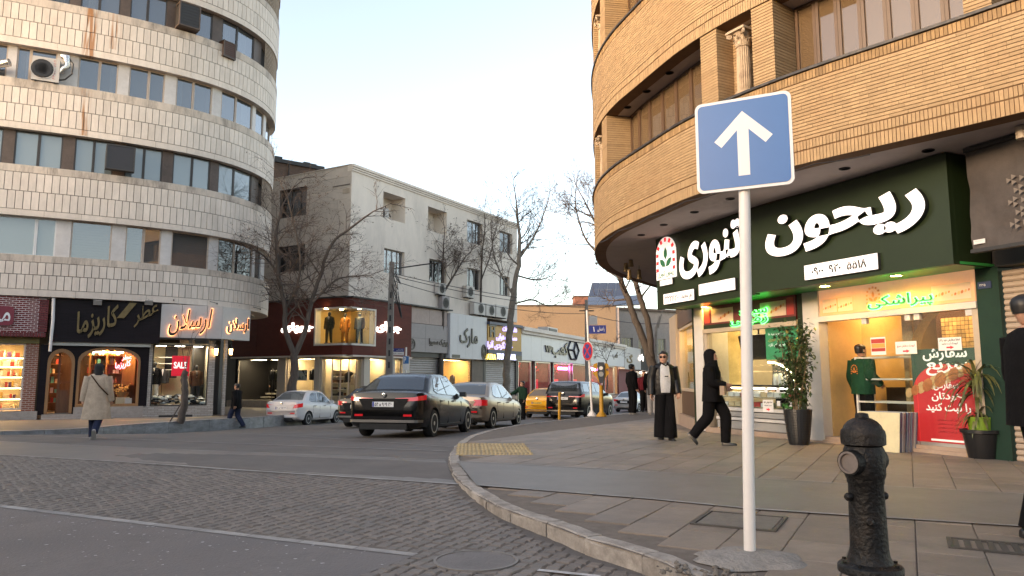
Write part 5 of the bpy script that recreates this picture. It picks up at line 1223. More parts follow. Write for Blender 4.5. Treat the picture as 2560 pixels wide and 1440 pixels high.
q=BL.rect(1165,742,1185,715,.3);ac_unit('air_conditioner','outdoor unit beneath the windows beside the slender tree',BL,q[0],q[1],q[2],q[2]+.75,.05,.3,.5)
OB=thing('old_brick_house','old brick house with dark ragged roof edge behind the plastered building','building',BF.p(-9,0,-6));OF=Frame(BF.p(-12,0,-5),BL.u*1.0+BF.u*.4)
OF=Frame(at_y(640,420,45),(.80,.60,0));q0=OF.px(684,385);q1=OF.px(780,408)
M_ob=brickmat('old_brick',(.17,.10,.07),(.10,.08,.07),.22,.075,.85,.014,dirvec=OF.u);MB().fb(OF,-3,q1[0]+.3,8,q0[1]-.5,-6,0).build('wall',M_ob,OB)
mb=MB();u=-3
while u<q1[0]+.5:w_=random.uniform(.3,.7);mb.fb(OF,u,u+w_,q0[1]-.5,q0[1]-random.uniform(.1,.3),-6,.15);u+=w_+.004
mb.build('roof_edge',M_dark,OB);MB().fb(OF,U(721,OF,405),U(723,OF,405),8,q0[1]-.4,0,.1).build('downpipe',M_dark,OB)
# ------------------------------------------------------------------ low white shop terrace and what stands behind it
CF=Frame(BL.p(18.05,0,.0),(math.sin(rad(22)),math.cos(rad(22)),0));cz=-.75
def uc_(px,py=880):return CF.px(px,py)[0]
VS=thing('shoe_shop','long low shop with white panelled fascia and pink lit windows','shop',CF.p(0,cz));L_=uc_(1556);zc0,zc1=2.55,4.5
us=[0];
while us[-1]<L_-1:us.append(us[-1]+L_/14)
for a,b_ in zip(us,us[1:]):MB().fb(CF,a+.01,b_-.01,zc0,zc1,-.3,.2).build('fascia_panel',M_wp,VS)
MB().fb(CF,0,L_,zc1,zc1+.22,-.3,.4).build('cornice',M_plas,VS);MB().fb(CF,0,L_,zc1+.22,zc1+.5,-.3,.55).build('cornice',M_plas,VS);MB().fb(CF,0,L_,cz,zc0,-3.2,-3.0).build('rear_wall',M_dark,VS)
L_pink=glow('lamp_pink',(1.0,.40,.36),5);L_neonp=glow('neon_pink',(1.0,.18,.75),8)
xs_=[1293,1328,1338,1376,1384,1426,1432,1470,1476,1506,1512,1536]
for i in range(0,12,2):
 a,b_=max(0.1,uc_(xs_[i],930)),uc_(xs_[i+1],930);f=MB();frame_rect(f,CF,a,b_,cz+.3,zc0-.02,.1,-.15,0);f.build('window_frame',M_alu,VS);MB().fb(CF,a+.08,b_-.08,cz+.35,zc0-.1,-.1,-.09).build('pane',glass('display_glass',refl=0,see=.98,ior=1.12),VS)
 room(VS,CF,a,b_,cz+.3,zc0,2.2,mat('wine_wall',(.16,.025,.03),.6,var=.3)if i%4==0 else mat('rose_wall',(.30,.13,.10),.6,var=.3),lamps=1,lampm=L_pink if i<8 else L_soft,n0=-.12)
 w_=b_-a;q=MB();q.fb(CF,a+w_*.3,a+w_*.75,cz+.5,cz+1.9,-.8,-.75);q.build('display_board',mat('poster_red',(.55,.012,.03)),VS)
 lettering('print','حراج',CF,a+w_*.38,a+w_*.68,cz+1.1,cz+1.5,-.745,K_wht,VS,.02,.004)
 fl=MB()
 for k in range(70):c=CF.p(a+w_*random.uniform(.05,.6),zc0-random.uniform(.15,.9),-.5+random.uniform(-.25,.15));fl.lathe([(0,-.09),(.10,0),(0,.09)],c,5)
 if i<6:tag(stuff(fl.build('blossom_garland',mat('red_blossom',(.5,.03,.04),.7,var=.3,piece=.3),None)),'red blossom garland hung inside the %s pink window of the low shop'%('first','second','third')[i//2],'garland')
ng=thing('neon_sign','pink neon VIP lettering in the low shop window','neon sign',CF.p(uc_(1485,920),1.5,-.3));q=CF.rect(1477,930,1494,917,-.3);lettering('letters','vip',CF,*q,-.3,L_neonp,ng,.03,.04,rtl=False);MB().fb(CF,*CF.rect(1396,924,1422,919,-.3),-.34,-.3).build('tube',L_neonp,ng)
sg=thing('shop_sign','black VIP lettering and hexagon emblem on the long white fascia','sign',CF.p(uc_(1400),3.5,.22));lettering('letters','VIP',CF,*CF.rect(1362,880,1378,865,.22),.2,K_ink,sg,.02,.1,rtl=False);lettering('letters','کعب',CF,*CF.rect(1379,894,1418,857,.22),.2,K_ink,sg,.02,.1)
q=CF.rect(1418,897,1446,855,.22);cu,cz_=(q[0]+q[1])/2,(q[2]+q[3])/2;ru,rz_=(q[1]-q[0])/2,(q[3]-q[2])/2;hx=[(cu+ru*x,cz_+rz_*y)for x,y in((-.45,1),(.45,1),(1,0),(.45,-1),(-.45,-1),(-1,0))]
mb=MB()
for(a,b_),(c,d)in list(zip(hx,hx[1:]+hx[:1]))+[((cu+ru*.1,cz_),p)for p in(hx[1],hx[3],hx[5])]:mb.tube([CF.p(a,b_,.27),CF.p(c,d,.27)],.085,4)
mb.build('emblem',K_ink,sg);lettering('letters','کعب',CF,*CF.rect(1532,898,1544,880,.22),.2,M_bw,sg,.02,.05)
ES=thing('end_shop','small pale shop with a golden emblem at the end of the white terrace','shop',CF.p(L_+2,cz));e1=uc_(1597);MB().fb(CF,L_+.05,e1,2.3,4.9,-.3,.25).build('fascia',M_pan,ES);MB().fb(CF,L_+.05,e1,cz,2.3,-.6,-.5).build('window_back',mat('wine_wall',(.3,.05,.06)),ES);room(ES,CF,L_+.3,e1-.3,cz,2.3,1.6,mat('wine_wall',(.3,.05,.06)),lamps=1,lampm=L_pink,n0=.0)if False else None
q=CF.rect(1568,907,1582,886,.3);lettering('emblem','گ',CF,*q,.25,M_brz,ES,.03,.06)
DSH=thing('dark_shop','dark fronted shop with white lettering next to the terrace end','shop',CF.p(e1+2,cz));e2=uc_(1640);MB().fb(CF,e1+.05,e2,2.2,5.0,-.3,.3).build('fascia',K_blk,DSH);q=CF.rect(1598,902,1609,886,.35);lettering('letters','پلان',CF,*q,.3,L_let,DSH,.02,.05);MB().fb(CF,e1+.1,e2,cz,2.2,-.6,-.5).build('window_back',M_dark,DSH);MB().fb(CF,e1+.3,e2-.3,1.85,2.05,.0,.1).build('lamp',glow('lamp_tube',(1,.95,.85),3),DSH)
FS=thing('far_row','pale far row of shopfronts closing the street end','building',CF.p(e2+5,cz));MB().fb(CF,e2+.1,e2+40,cz,4.5,-.5,.1).build('wall',M_pink,FS);MB().fb(CF,e2+.1,e2+40,1.9,2.3,.1,.8).build('awning',M_char,FS)
TF=Frame(at_y(1240,850,90),(1,.02,0));v0=TF.px(1400,764);v1=TF.px(1540,762);TB=thing('ochre_building','windowless ochre brick wall rising behind the white terrace','building',TF.p(5,cz));zt_=v0[1]-.1
M_och=mat('ochre_brick',(.25,.172,.11),.85,var=.2,scale=14,bump=.4,bscale=30,dirt=.4,dirtcol=(.22,.14,.09),dscale=.5);uT=TF.px(1541,850)[0]
MB().fb(TF,-2,uT,cz,zt_,-9,0).build('wall',M_och,TB);MB().fb(TF,-2.1,uT+.1,zt_+.003,zt_+.2,-9,.12).build('coping',M_pierB,TB);MB().fb(TF,uT+.003,uT+.4,cz,zt_-.1,-9,-.15).build('corner_strip',M_pink,TB)
cooler_t=thing('roof_cooler','small rooftop cooler box on the white cornice','cooler',CF.p(uc_(1378),5,-.5));q=CF.rect(1370,832,1394,824,-.3);MB().fb(CF,q[0],q[1],zc1+.5,zc1+1.0,-1.2,-.3).build('housing',M_pan,cooler_t);MB().fb(CF,q[0]+.2,q[1]-.2,zc1+.6,zc1+.9,-.3,-.27).build('louvre',M_dark,cooler_t)
QF=Frame(at_y(1541,850,94),(.9,.43,0));AP=thing('grey_block','grey apartment block with tall barred windows beyond the ochre wall','building',QF.p(0,cz));qz=QF.px(1560,775)[1];hs=[]
for k in range(5):a=.8+k*2.6;hs.append((a,a+1.7,4.2,6.4))
mb=MB();wall_holes(mb,QF,-2,16,cz,qz,-.4,0,hs);mb.build('wall',mat('grey_render',(.25,.22,.20),.8,var=.15),AP);MB().fb(QF,-2,16,cz,qz-.2,-10,-9.6).build('rear_wall',M_in,AP);MB().fb(QF,-2.2,16.2,qz,qz+.3,-10,.3).build('roof',M_pierB,AP)
for h in hs:b_window(QF,h,.2,M_frG,G_dk,3,AP)
M_pv=mat('solar_cell',(.05,.06,.09),.2,var=.1,coat=.5);SPt=[((1470,742),(1480,707),(1560,707),(1560,742)),((1455,768),(1470,744),(1600,738),(1600,762))]
sp_d=86
for i,lab in enumerate(('upper tilted rack of solar panels on the far roof','lower tilted rack of solar panels on the far roof')):
 y_=97+5*(1-i);a=at_y(SPt[i][0][0],SPt[i][0][1],y_);b_=at_y(SPt[i][3][0],SPt[i][3][1],y_+1.5);c=at_y(SPt[i][2][0],SPt[i][2][1],y_+4.5);d=at_y(SPt[i][1][0],SPt[i][1][1],y_+3.5)
 t=thing('solar_rack',lab,'solar panel',a);nx,ny=4,2
 for x in range(nx):
  for y in range(ny):
   def Q(s,t_):return(a.lerp(b_,s)).lerp(d.lerp(c,s),t_)
   p=[Q((x+.03)/nx,(y+.03)/ny),Q((x+.97)/nx,(y+.03)/ny),Q((x+.97)/nx,(y+.97)/ny),Q((x+.03)/nx,(y+.97)/ny)];MB().poly(p,(0,0,.06)).build('panel',M_pv,t)
 fr_=MB()
 for p in(a,b_,c,d):fr_.tube([p,V((p.x,p.y,9.0))],.06,4)
 fr_.poly([p-V((0,0,.12))for p in(a,b_,c,d)],(0,0,.08));fr_.build('rack',M_alu,t)
mb=MB();p=at_y(1436,764,92);q=at_y(1470,742,92);mb.b(p.x,q.x,92,95,8.0,q.z);t=thing('chimney_house','small red brick stair house on the far roof','building',(p.x,92,8));mb.build('wall',mat('red_brick_far',(.22,.09,.06),.8,var=.2),t);MB().b(p.x-.1,q.x+.1,91.9,95.1,q.z+.003,q.z+.15).build('roof',M_pierB,t)
# ------------------------------------------------------------------ ochre brick building with the curved overhang
_d=[(9.5,33),(6.2,28.2),(3.68,24.06),(2.63,21.85),(2.15,19.3),(2.06,17.61),(2.24,16.2),(2.62,14.95),(3.24,12.87),(4.33,11.08),(5.80,9.43),(6.35,8.72),(7.6,7.2),(9.6,4.8),(13,1)]
PD=Plan([(p.x,p.y)for p in smooth_line([V((x,y,0))for x,y in _d],3)])
def s_pd(px,z,n=0.0):
 best=None;s=4.0
 while s<PD.L:
  q=PD.p(s,z,n);v=q-CAM;zc=v.dot(_F)
  if zc>.3 and PD.nor(s).dot(CAM-q)>-0.3:
   e=abs(1280+FPX*v.x/zc-px)
   if best is None or e<best[0]:best=(e,s)
  s+=.03
 return best[1]
DB=thing('brick_building','ochre brick building with curved overhanging floors above the green fronted bakery','building',PD.p(PD.L*.55,0,-1.9))
M_brk=mat('ochre_brick_face',(.36,.24,.132),.75,var=.14,scale=7,bump=.15,bscale=70,piece=.10,dirt=.30,dirtcol=(.33,.17,.08),dscale=.9,spec=.25)
M_brd=mat('ochre_brick_sooty',(.325,.203,.10),.8,var=.2,scale=5,piece=.2,dirt=.7,dirtcol=(.13,.085,.055),dscale=2.2,spec=.25)
M_mor=mat('deep_joint',(.15,.08,.038),.9,var=.2)
M_sill=mat('black_sill_metal',(.018,.015,.014),.5,var=.3,scale=8,dirt=.6,dirtcol=(.16,.13,.11),dscale=6)
M_sof=mat('soffit_plaster',(.40,.35,.34),.8,var=.1,scale=1.5,dirt=.5,dirtcol=(.27,.23,.22),dscale=1.0)
Zs,Zi,Zl,Zi2,Zl2,Zi3=4.42,5.87,7.28,9.0,10.4,12.1
S0,S1=s_pd(1500,5)-5.5,s_pd(2560,5)+1.2
bricks=[]
def courses(z0,z1):
 bricks_=[];H=.0525
 def soldiers(a,b,k):
  s=S0
  while s<S1:bricks_.append((s+.004,s+.0525-.004,a+.004,b-.004,k));s+=.0525
 soldiers(z0,z0+.20,0);soldiers(z0+.215,z0+.355,0);soldiers(z1-.155,z1-.015,1)
 n=int((z1-.165-z0-.365)/H);H=(z1-.165-z0-.365)/n
 for i in range(n):
  s=S0-random.uniform(0,.25)
  while s<S1:bricks_.append((s+.0015,s+.25-.0015,z0+.365+i*H+.005,z0+.365+(i+1)*H-.005,0));s+=.25
 return bricks_
for(a,b_)in((Zs,Zi),(Zl,Zi2),(Zl2,Zi3)):
 bricks+=courses(a,b_)
 curve_loft(PD,0,PD.L,[(-.016,a+.002),(-.016,b_-.01),(-.30,b_-.01),(-.30,a+.002)],.2).build('brick_backing',M_mor,DB)
 curve_loft(PD,S0-.5,PD.L,[(.035,b_-.006),(.035,b_+.035),(-.45,b_+.035),(-.45,b_-.006)],.2).build('window_sill',M_sill,DB)
def bvis(q):
 c=PD.p((q[0]+q[1])/2,(q[2]+q[3])/2);return vis(c)*(q[1]-q[0])*(q[3]-q[2])if vis(c)else 0
for q in bricks:pass
scored=sorted(((bvis(q),i)for i,q in enumerate(bricks)),reverse=True);big={i for _,i in scored[:296]};seen={i for v_,i in scored if v_>0}
mbs=[MB(),MB()]
def add_brick(mb,q):
 s0,s1,z0,z1,k=q;n=random.uniform(-.003,.002);P=[PD.p(s0,z0,n),PD.p(s1,z0,n),PD.p(s1,z1,n),PD.p(s0,z1,n)];nn=PD.nor((s0+s1)/2)*-.022
 mb.add(P+[p+nn for p in P],[(0,1,2,3),(4,5,1,0),(5,6,2,1),(6,7,3,2),(7,4,0,3)])
_bc={}
for i,q in enumerate(bricks):
 if i in big:
  key=(round(q[1]-q[0],3),round(q[3]-q[2],3),q[4])
  if key not in _bc:
   m_=MB();w_,h_=key[0]/2,key[1];m_.add([(-w_,0,0),(w_,0,0),(w_,0,h_),(-w_,0,h_),(-w_,.022,0),(w_,.022,0),(w_,.022,h_),(-w_,.022,h_)],[(0,1,2,3),(4,5,1,0),(5,6,2,1),(6,7,3,2),(7,4,0,3)]);_bc[key]=m_.mesh('brick',(M_brk,M_brd)[q[4]])
  t=PD.tan((q[0]+q[1])/2);piece('brick',_bc[key],DB,PD.p((q[0]+q[1])/2,q[2],random.uniform(-.003,.002)),math.atan2(t.y,t.x))
 else:add_brick(mbs[q[4]],q)
stuff(mbs[0].build('bricks',M_brk,DB));stuff(mbs[1].build('sooty_bricks',M_brd,DB))
ring=[PD.p(PD.L*i/90,0,-.28)for i in range(91)]+[V((20,3,0)),V((20,33,0))]
for z_,h_,m_,nm in((Zs+.004,.1,M_sof,'overhang_soffit'),(Zl+.004,.1,M_sof,'ceiling_slab'),(Zl2+.004,.1,M_sof,'ceiling_slab'),(Zi-.1,.08,M_mor,'floor_slab'),(Zi2-.1,.08,M_mor,'floor_slab'),(Zi3-.1,.1,M_mor,'roof_slab')):
 mb=MB();mb.poly([V((p.x,p.y,z_))for p in ring],(0,0,h_));mb.build(nm,m_,DB)
M_brw=mat('brown_window_frame',(.10,.055,.03),.45,var=.15);G_brn=glass('brown_glass',refl=.05,see=.25,dark=(.16,.105,.06),tint=(.8,.65,.5));M_crt=mat('drawn_curtain',(.42,.29,.17),.9,var=.25,scale=3,stretch=(5,5,.3))
curve_loft(PD,0,PD.L,[(-1.6,Zs),(-1.6,Zi3),(-1.8,Zi3),(-1.8,Zs)],.4).build('inner_wall',mat('inner_brown',(.10,.065,.04),.9,var=.2),DB)
def win_run(a,b_,z0,z1,n,rec,curt=False):
 f=MB();segs=[]
 for k in range(n):
  s0,s1=a+(b_-a)*k/n,a+(b_-a)*(k+1)/n;P0,P1=PD.p(s0,0,-rec),PD.p(s1,0,-rec);fr=Frame(P0,P1-P0);W=(P1-P0).length;segs.append((fr,W,k));frame_rect(f,fr,0.002,W-.002,z0,z1,.05,-.06,.02)
 w_=f.build('window',M_brw,DB)
 for fr,W,k in segs:
  MB().fb(fr,.04,W-.04,z0+.04,z1-.04,-.02,-.012).build('pane',G_brn,w_)
  if curt or random.random()<.4:MB().fb(fr,.05,W-.05,z0+.05,z1-.05,-.22,-.2).build('curtain',M_crt,w_)
def pier(a,b_,z0,z1,n1,n0):
 mb=MB();H=.0525;k=int((z1-z0)/H);H=(z1-z0)/k;st=max(2,int((b_-a)/.25)+1)
 for i in range(k):
  zz0,zz1=z0+i*H+.005,z0+(i+1)*H-.005;rings=[]
  for j in range(st):s=a+(b_-a)*j/(st-1);rings.append([PD.p(s,zz0,n1),PD.p(s,zz1,n1),PD.p(s,zz1,n0),PD.p(s,zz0,n0)])
  mb.loft(rings)
 curve_loft(PD,a+.012,b_-.012,[(n1-.012,z0),(n1-.012,z1),(n0+.002,z1),(n0+.002,z0)],.2).build('pier_core',M_mor,DB)
 return stuff(mb.build('brick_pier',M_brk,DB))
zm=6.5
x={k:s_pd(k,zm)for k in(1480,1500,1514,1751,1790,1880,1933,2398,2468)}
for(za,zb_)in((Zi+.036,Zl),(Zi2+.036,Zl2)):
 pier(x[1751],x[1790],za,zb_,-.03,-.72);pier(x[1880],x[1933],za,zb_,-.03,-.72);pier(x[1514]-.45,x[1514],za,zb_,-.03,-.72);pier(x[2398],x[2468],za,zb_,-.03,-.72)
 pier(x[1790],x[1880],za,zb_,-.42,-.55)
 win_run(x[1514]+.02,x[1751]-.02,za,zb_,7,.62,False);win_run(x[1933]+.02,x[2398]-.02,za,zb_,7,.62,True);win_run(x[2468]+.02,x[2468]+3.2,za,zb_,4,.62)
 s_=x[1514]-.5;pier(s_-1.6,s_-1.1,za,zb_,-.03,-.72);pier(s_-1.1,s_+.02,za,zb_,-.42,-.55);win_run(s_-5,s_-1.65,za,zb_,5,.62)
M_col=mat('carved_stone',(.42,.31,.21),.75,var=.18,scale=9,bump=.3,bscale=50,dirt=.6,dirtcol=(.14,.09,.06),dscale=5)
def column(s,z0,z1,n=-.2):
 c=PD.p(s,z0,n);H=z1-z0;g=PD.frame(s)
 mb=MB();seg=40;prof=[(.118,.10),(.120,H*.3),(.112,H*.62),(.105,H*.80)]
 rings=[[c+V((r*(1 if k%2 else.88)*math.cos(k*2*math.pi/seg),r*(1 if k%2 else.88)*math.sin(k*2*math.pi/seg),h))for k in range(seg)]for r,h in prof];mb.loft(rings)
 o=mb.build('column',M_col,DB);MB().lathe([(.16,.0),(.16,.035),(.145,.05),(.15,.075),(.125,.10)],c,24).build('base',M_col,o,True)
 cap=MB();hz=H*.80;cap.lathe([(.118,hz-.02),(.125,hz),(.112,hz+.01),(.115,hz+.12),(.15,hz+.2),(.165,hz+.215)],c,24)
 for row,(h,r,L,nn)in enumerate(((hz+.01,.115,.10,8),(hz+.07,.122,.11,8))):
  for k in range(nn):
   a=(k+.5*row)*2*math.pi/nn;d=V((math.cos(a),math.sin(a),0));e=V((-d.y,d.x,0));b0=c+V((0,0,h))+d*r
   pts=[b0,b0+V((0,0,L*.6))+d*.012,b0+V((0,0,L))+d*.04,b0+V((0,0,L*.9))+d*.062]
   for w_,p,q in((.035,pts[0],pts[1]),(.038,pts[1],pts[2]),(.024,pts[2],pts[3])):cap.hexa([p-e*w_,p+e*w_,p+e*w_-d*.012,p-e*w_-d*.012,q-e*w_*.9,q+e*w_*.9,q+e*w_*.9-d*.012,q-e*w_*.9-d*.012])
 for sx in(-1,1):
  for sy in(-1,1):
   p=c+g.u*.155*sx+g.n*.155*sy+V((0,0,hz+.19));cap.lathe([(.0,-.02),(.048,-.018),(.048,.018),(0,.02)],p,12,(g.u*sx-g.n*sy));cap.lathe([(.02,-.03),(.02,.03)],p,8,(g.u*sx-g.n*sy))
 cap.box(c+V((0,0,hz+.245)),(.40,.40,.035),g.u,g.n);cap.box(c+V((0,0,hz+.272)),(.36,.36,.02),g.u,g.n);cap.build('capital',M_col,o)
for(za,zb_)in((Zi+.036,Zl),(Zi2+.036,Zl2)):
 column((x[1790]+x[1880])/2+.05,za,za+(zb_-za)/1.22*1.0+.0);column(x[1514]-1.05,za,za+(zb_-za)/1.22)
def downlight(P,r=.075,lit=None,parent=DB):
 MB().lathe([(r*1.15,0),(r*1.15,-.012),(r,-.012),(r,-.004)],P,16).build('downlight_ring',M_sill,parent);MB().lathe([(r,-.005),(0,-.005)],P,16).build('downlight_lamp',lit or M_dark,parent)
for s in(x[1514]+.6,x[1514]+1.6,x[1514]+2.6):downlight(PD.p(s,Zl+.002,-.34))
for k in range(7):downlight(PD.p(x[1514]+.2+k*1.25,Zs+.002,-.75))
for i,(px_,py_,d_)in enumerate(((1592,624,19.5),(1577,655,20.2),(1565,668,20.8),(1598,687,21.2),(1573,688,20.4))):
 p=at_y(px_,py_,d_);t=thing('hanging_tin','old tin cylinder lamp hanging under the overhang tip','lamp',p,'tin lamps under the overhang');MB().lathe([(.0,.16),(.05,.15),(.06,.0),(.085,-.13),(.08,-.13),(.055,0)],p,12).build('shade',mat('tin_brass',(.25,.18,.10),.4,var=.3,metal=.6),t,True);MB().tube([p+V((0,0,.15)),V((p.x,p.y,Zs))],.008,4).build('rod',M_dark,t)
mb=MB();pts=[]
for i in range(40):s=x[1514]-.6+i*.2;pts.append(PD.p(s,Zs-.05-.05*abs(math.sin(i*.45)),.01))
mb.tube(pts,.009,5);tag(mb.build('sagging_cable',M_dark,None),'thin dark cable sagging along the lower edge of the brick overhang','cable')
# ------------------------------------------------------------------ street-level shops under the overhang
FD=Frame((4.24,17.15,0),(6.82-4.24,11.22-17.15,0));SD=Frame((4.66,21.32,0),(-.42,-4.17,0))
M_grn=mat('dark_green_panel',(.013,.024,.008),.45,var=.12,scale=1.5,spec=.35);M_wht=mat('white_stone_pillar',(.58,.55,.52),.5,var=.06,dirt=.3,dirtcol=(.42,.38,.33),dscale=1.2);M_bei=mat('beige_trim',(.45,.36,.27),.5,var=.1)
def lightbox(t,fr,q,n0,n1,txt=None,rows=None):
 a,b_,c,d=q;MB().fb(fr,a,b_,c,d,n0,n1).build('box',mat('box_side',(.03,.03,.03),.5,var=0),t);MB().fb(fr,a+.005,b_-.005,c+.005,d-.005,n1,n1+.012).build('face',glow('lit_acrylic',(1.0,.98,1.0),.16),t)
 f=MB();frame_rect(f,fr,a+.03,b_-.03,c+.03,d-.03,.006,n1+.012,n1+.015);f.build('border',K_ink,t)
BK=thing('bakery','bakery front with green panels, glass doors and an open lit doorway','shop',FD.p(5,0))
R0,R1=FD.p(3.10,0,.96),FD.p(7.03,0,.86);FR=Frame(R0,R1-R0);WR=(R1-R0).length;L0,L1=FD.p(-.32,0,.80),FD.p(3.06,0,.90);FL=Frame(L0,L1-L0);WL=(L1-L0).length
GS_=thing('bakery_sign','huge dark green sign with glowing white bakery name letters','sign',FR.p(0,2.76));sz0,sz1=2.77,4.40
MB().fb(FR,0,WR,sz0,sz1,-.10,0).build('panel',M_grn,GS_);MB().fb(FL,0,WL,sz0-.02,sz1,-.10,0).build('panel',M_grn,GS_)
mb=MB();P=[FL.p(0,0,-.1),FL.p(WL,0,-.1),FR.p(0,0,-.1),FR.p(WR,0,-.1),FD.p(7.03,0,-.02),FD.p(-.32,0,-.02)];mb.poly([p+V((0,0,sz0+.012))for p in P],(0,0,.04));mb.build('underside',mat('green_light_acp',(.03,.30,.07),.35,var=.05),GS_)  # green glow of the neon on the pale underside is put into its colour
MB().fb(FR,WR-.02,WR+.001,sz0,sz1,-.85,-.1).build('end_panel',M_grn,GS_);MB().fb(FL,-.001,.02,sz0,sz1,-.8,-.1).build('end_panel',M_grn,GS_)
L_big=glow('letter_big_lit',(1.0,.97,1.0),.30);M_side=mat('letter_side',(.01,.012,.011),.5,var=0)
def big_letters(s,fr,q,bold):
 lettering('letter_return',s,fr,q[0],q[1],q[2],q[3],.012,M_side,GS_,bold,.085);lettering('letter_face',s,fr,q[0],q[1],q[2],q[3],.098,L_big,GS_,bold*.92,.012)
big_letters('ریحون',FR,(.44,3.63,3.34,4.09),.040);big_letters('تنوری',FL,(1.08,3.13,3.29,4.28),.034)
q=FR.rect(2012,690,2194,636,.06);q=(1.29,2.76,2.85,3.11);lightbox(GS_,FR,q,0,.06);lettering('number','۰۹۰۰  ۹۲۰  ۵۵۱۸',FR,q[0]+.16,q[1]-.2,q[2]+.06,q[3]-.06,.074,K_ink,GS_,.03,.003,rtl=False)
q=FL.rect(1748,734,1838,700,.06);z_=(q[2]+q[3])/2;lightbox(GS_,FL,(q[0],q[1],z_-.12,z_+.12),0,.06)
q=FL.rect(1660,760,1735,724,.06);z_=(q[2]+q[3])/2;lightbox(GS_,FL,(q[0],q[1],z_-.12,z_+.12),0,.06);w_=q[1]-q[0];lettering('number','۳۲۲۱۱۲۰۰',FL,q[0]+.06,q[0]+w_*.55,z_-.075,z_+.075,.074,K_ink,GS_,.014,.003,rtl=False);lettering('words','تلفن سفارشات:',FL,q[0]+w_*.58,q[1]-.06,z_-.08,z_+.08,.074,K_ink,GS_,.008,.003)
q=FL.rect(1650,716,1680,695,.06);lightbox(GS_,FL,q,0,.05);lettering('words','شعبه راهنمایی',FL,q[0]+.04,q[1]-.04,q[2]+.06,q[3]-.05,.064,K_ink,GS_,.008,.003)
def emblem(parent,fr,u,z,sc,n,redm,grnm,back=None,caption=None):
 if back:
  pts=[fr.p(u-.5*sc,z-.62*sc,n-.03),fr.p(u+.5*sc,z-.62*sc,n-.03)]+[fr.p(u+.5*sc*math.cos(a),z+.12*sc+.5*sc*math.sin(a),n-.03)for a in[math.pi*k/14 for k in range(15)]]
  MB().poly(pts,fr.n*.03).build('emblem_board',back,parent)
 for k in range(11):
  t=-.35+1.7*k/10;
  if 0<=t<=1:a=math.pi*t;c=(u+.42*sc*math.cos(a),z+.12*sc+.42*sc*math.sin(a));dr=(math.cos(a),math.sin(a))
  else:sg_=1 if t<0 else-1;c=(u+.42*sc*sg_,z+.12*sc-(abs(t)if t<0 else t-1)*1.3*sc);dr=(sg_,0)
  e=(-dr[1],dr[0]);h=.06*sc;l=.05*sc;MB().poly([fr.p(c[0]+dr[0]*h*i+e[0]*l*j,c[1]+dr[1]*h*i+e[1]*l*j,n+.002)for i,j in((-1,-1),(1,-1),(1,1),(-1,1))],fr.n*.004).build('emblem_dash',redm,parent)
 for(du,dz,a)in((0,.12,90),(-.15,-.15,140),(.15,-.15,40)):
  d=(math.cos(rad(a)),math.sin(rad(a)));e=(-d[1],d[0]);pts=[(du+d[0]*x_+e[0]*y_,dz+d[1]*x_+e[1]*y_)for x_,y_ in((-.18,0),(-.05,.09),(.08,.08),(.2,0),(.08,-.08),(-.05,-.09))]
  MB().poly([fr.p(u+a_*sc,z+b_*sc,n+.002)for a_,b_ in pts],fr.n*.004).build('emblem_leaf',grnm,parent)
 if caption:lettering('caption',caption,fr,u-.42*sc,u+.42*sc,z-.58*sc,z-.38*sc,n+.002,grnm,parent,.02,.004)
K_ered=mat('emblem_red',(.6,.02,.03),.4,var=0,emit=(.7,.02,.03),estr=.25);K_egrn=mat('emblem_green',(.02,.16,.08),.4,var=0)
q=FL.rect(1641,692,1688,608,.06);emblem(GS_,FL,(q[0]+q[1])/2,(q[2]+q[3])/2+.06,(q[1]-q[0])*.98,.06,K_ered,K_egrn,glow('lit_acrylic',(1,.98,1),.16),'ریحون تنوری')
L_dn=glow('downlight_warm',(1.0,.86,.45),14)
for px_,py_ in((2240,690),(2062,716),(1762,768)):p=at_z(px_,py_,sz0);downlight(p+V((0,0,.010)),.085,L_dn,GS_)
MB().fb(FD,-.1,7.6,2.80,Zs,-.2,-.03).build('upper_wall',M_dark,BK);zH=2.25
MB().fb(FD,3.36,3.74,0,2.79,-.35,.05).build('pillar',M_wht,BK);MB().fb(FD,.02,.34,0,2.79,-.35,.04).build('pillar',M_wht,BK);MB().fb(FD,3.18,3.36,0,2.79,-.3,.0).build('green_jamb',M_grn,BK);MB().fb(FD,6.76,7.10,0,2.79,-.3,.03).build('green_wall',mat('deep_green_wall',(.006,.028,.016),.5,var=.15,spec=.3),BK);MB().fb(FD,-.03,.02,.05,2.79,-.3,.05).build('green_jamb',M_grn,BK)
M_step=mat('pinkish_marble_step',(.40,.29,.22),.5,var=.2,scale=4,dirt=.4,dirtcol=(.22,.15,.11),dscale=2)
MB().fb(FD,3.74,6.74,-.02,.06,-.3,.10).build('door_step',M_step,BK);MB().fb(FD,3.74,6.70,.06,.12,-.3,.03).build('door_step',M_step,BK);MB().fb(FD,.34,3.18,-.02,.09,-.3,.05).build('door_step',M_step,BK);MB().fb(FD,3.36,3.74,-.02,.035,.05,.09).build('door_step',M_step,BK)
hd=thing('header_poster','peach header poster with pictures of filled breads above the glass doors','poster',FD.p(5.2,2.3,.02));M_peach=mat('peach_print',(.62,.28,.12),.5,var=.08,emit=(.9,.5,.3),estr=.10);MB().fb(FD,3.76,6.74,2.31,2.78,-.1,.03).build('sheet',M_peach,hd)
M_brd1=mat('bread_print',(.55,.16,.05),.6,var=.35,scale=14);M_brd2=mat('bread_print_light',(.70,.40,.18),.6,var=.3,scale=14)
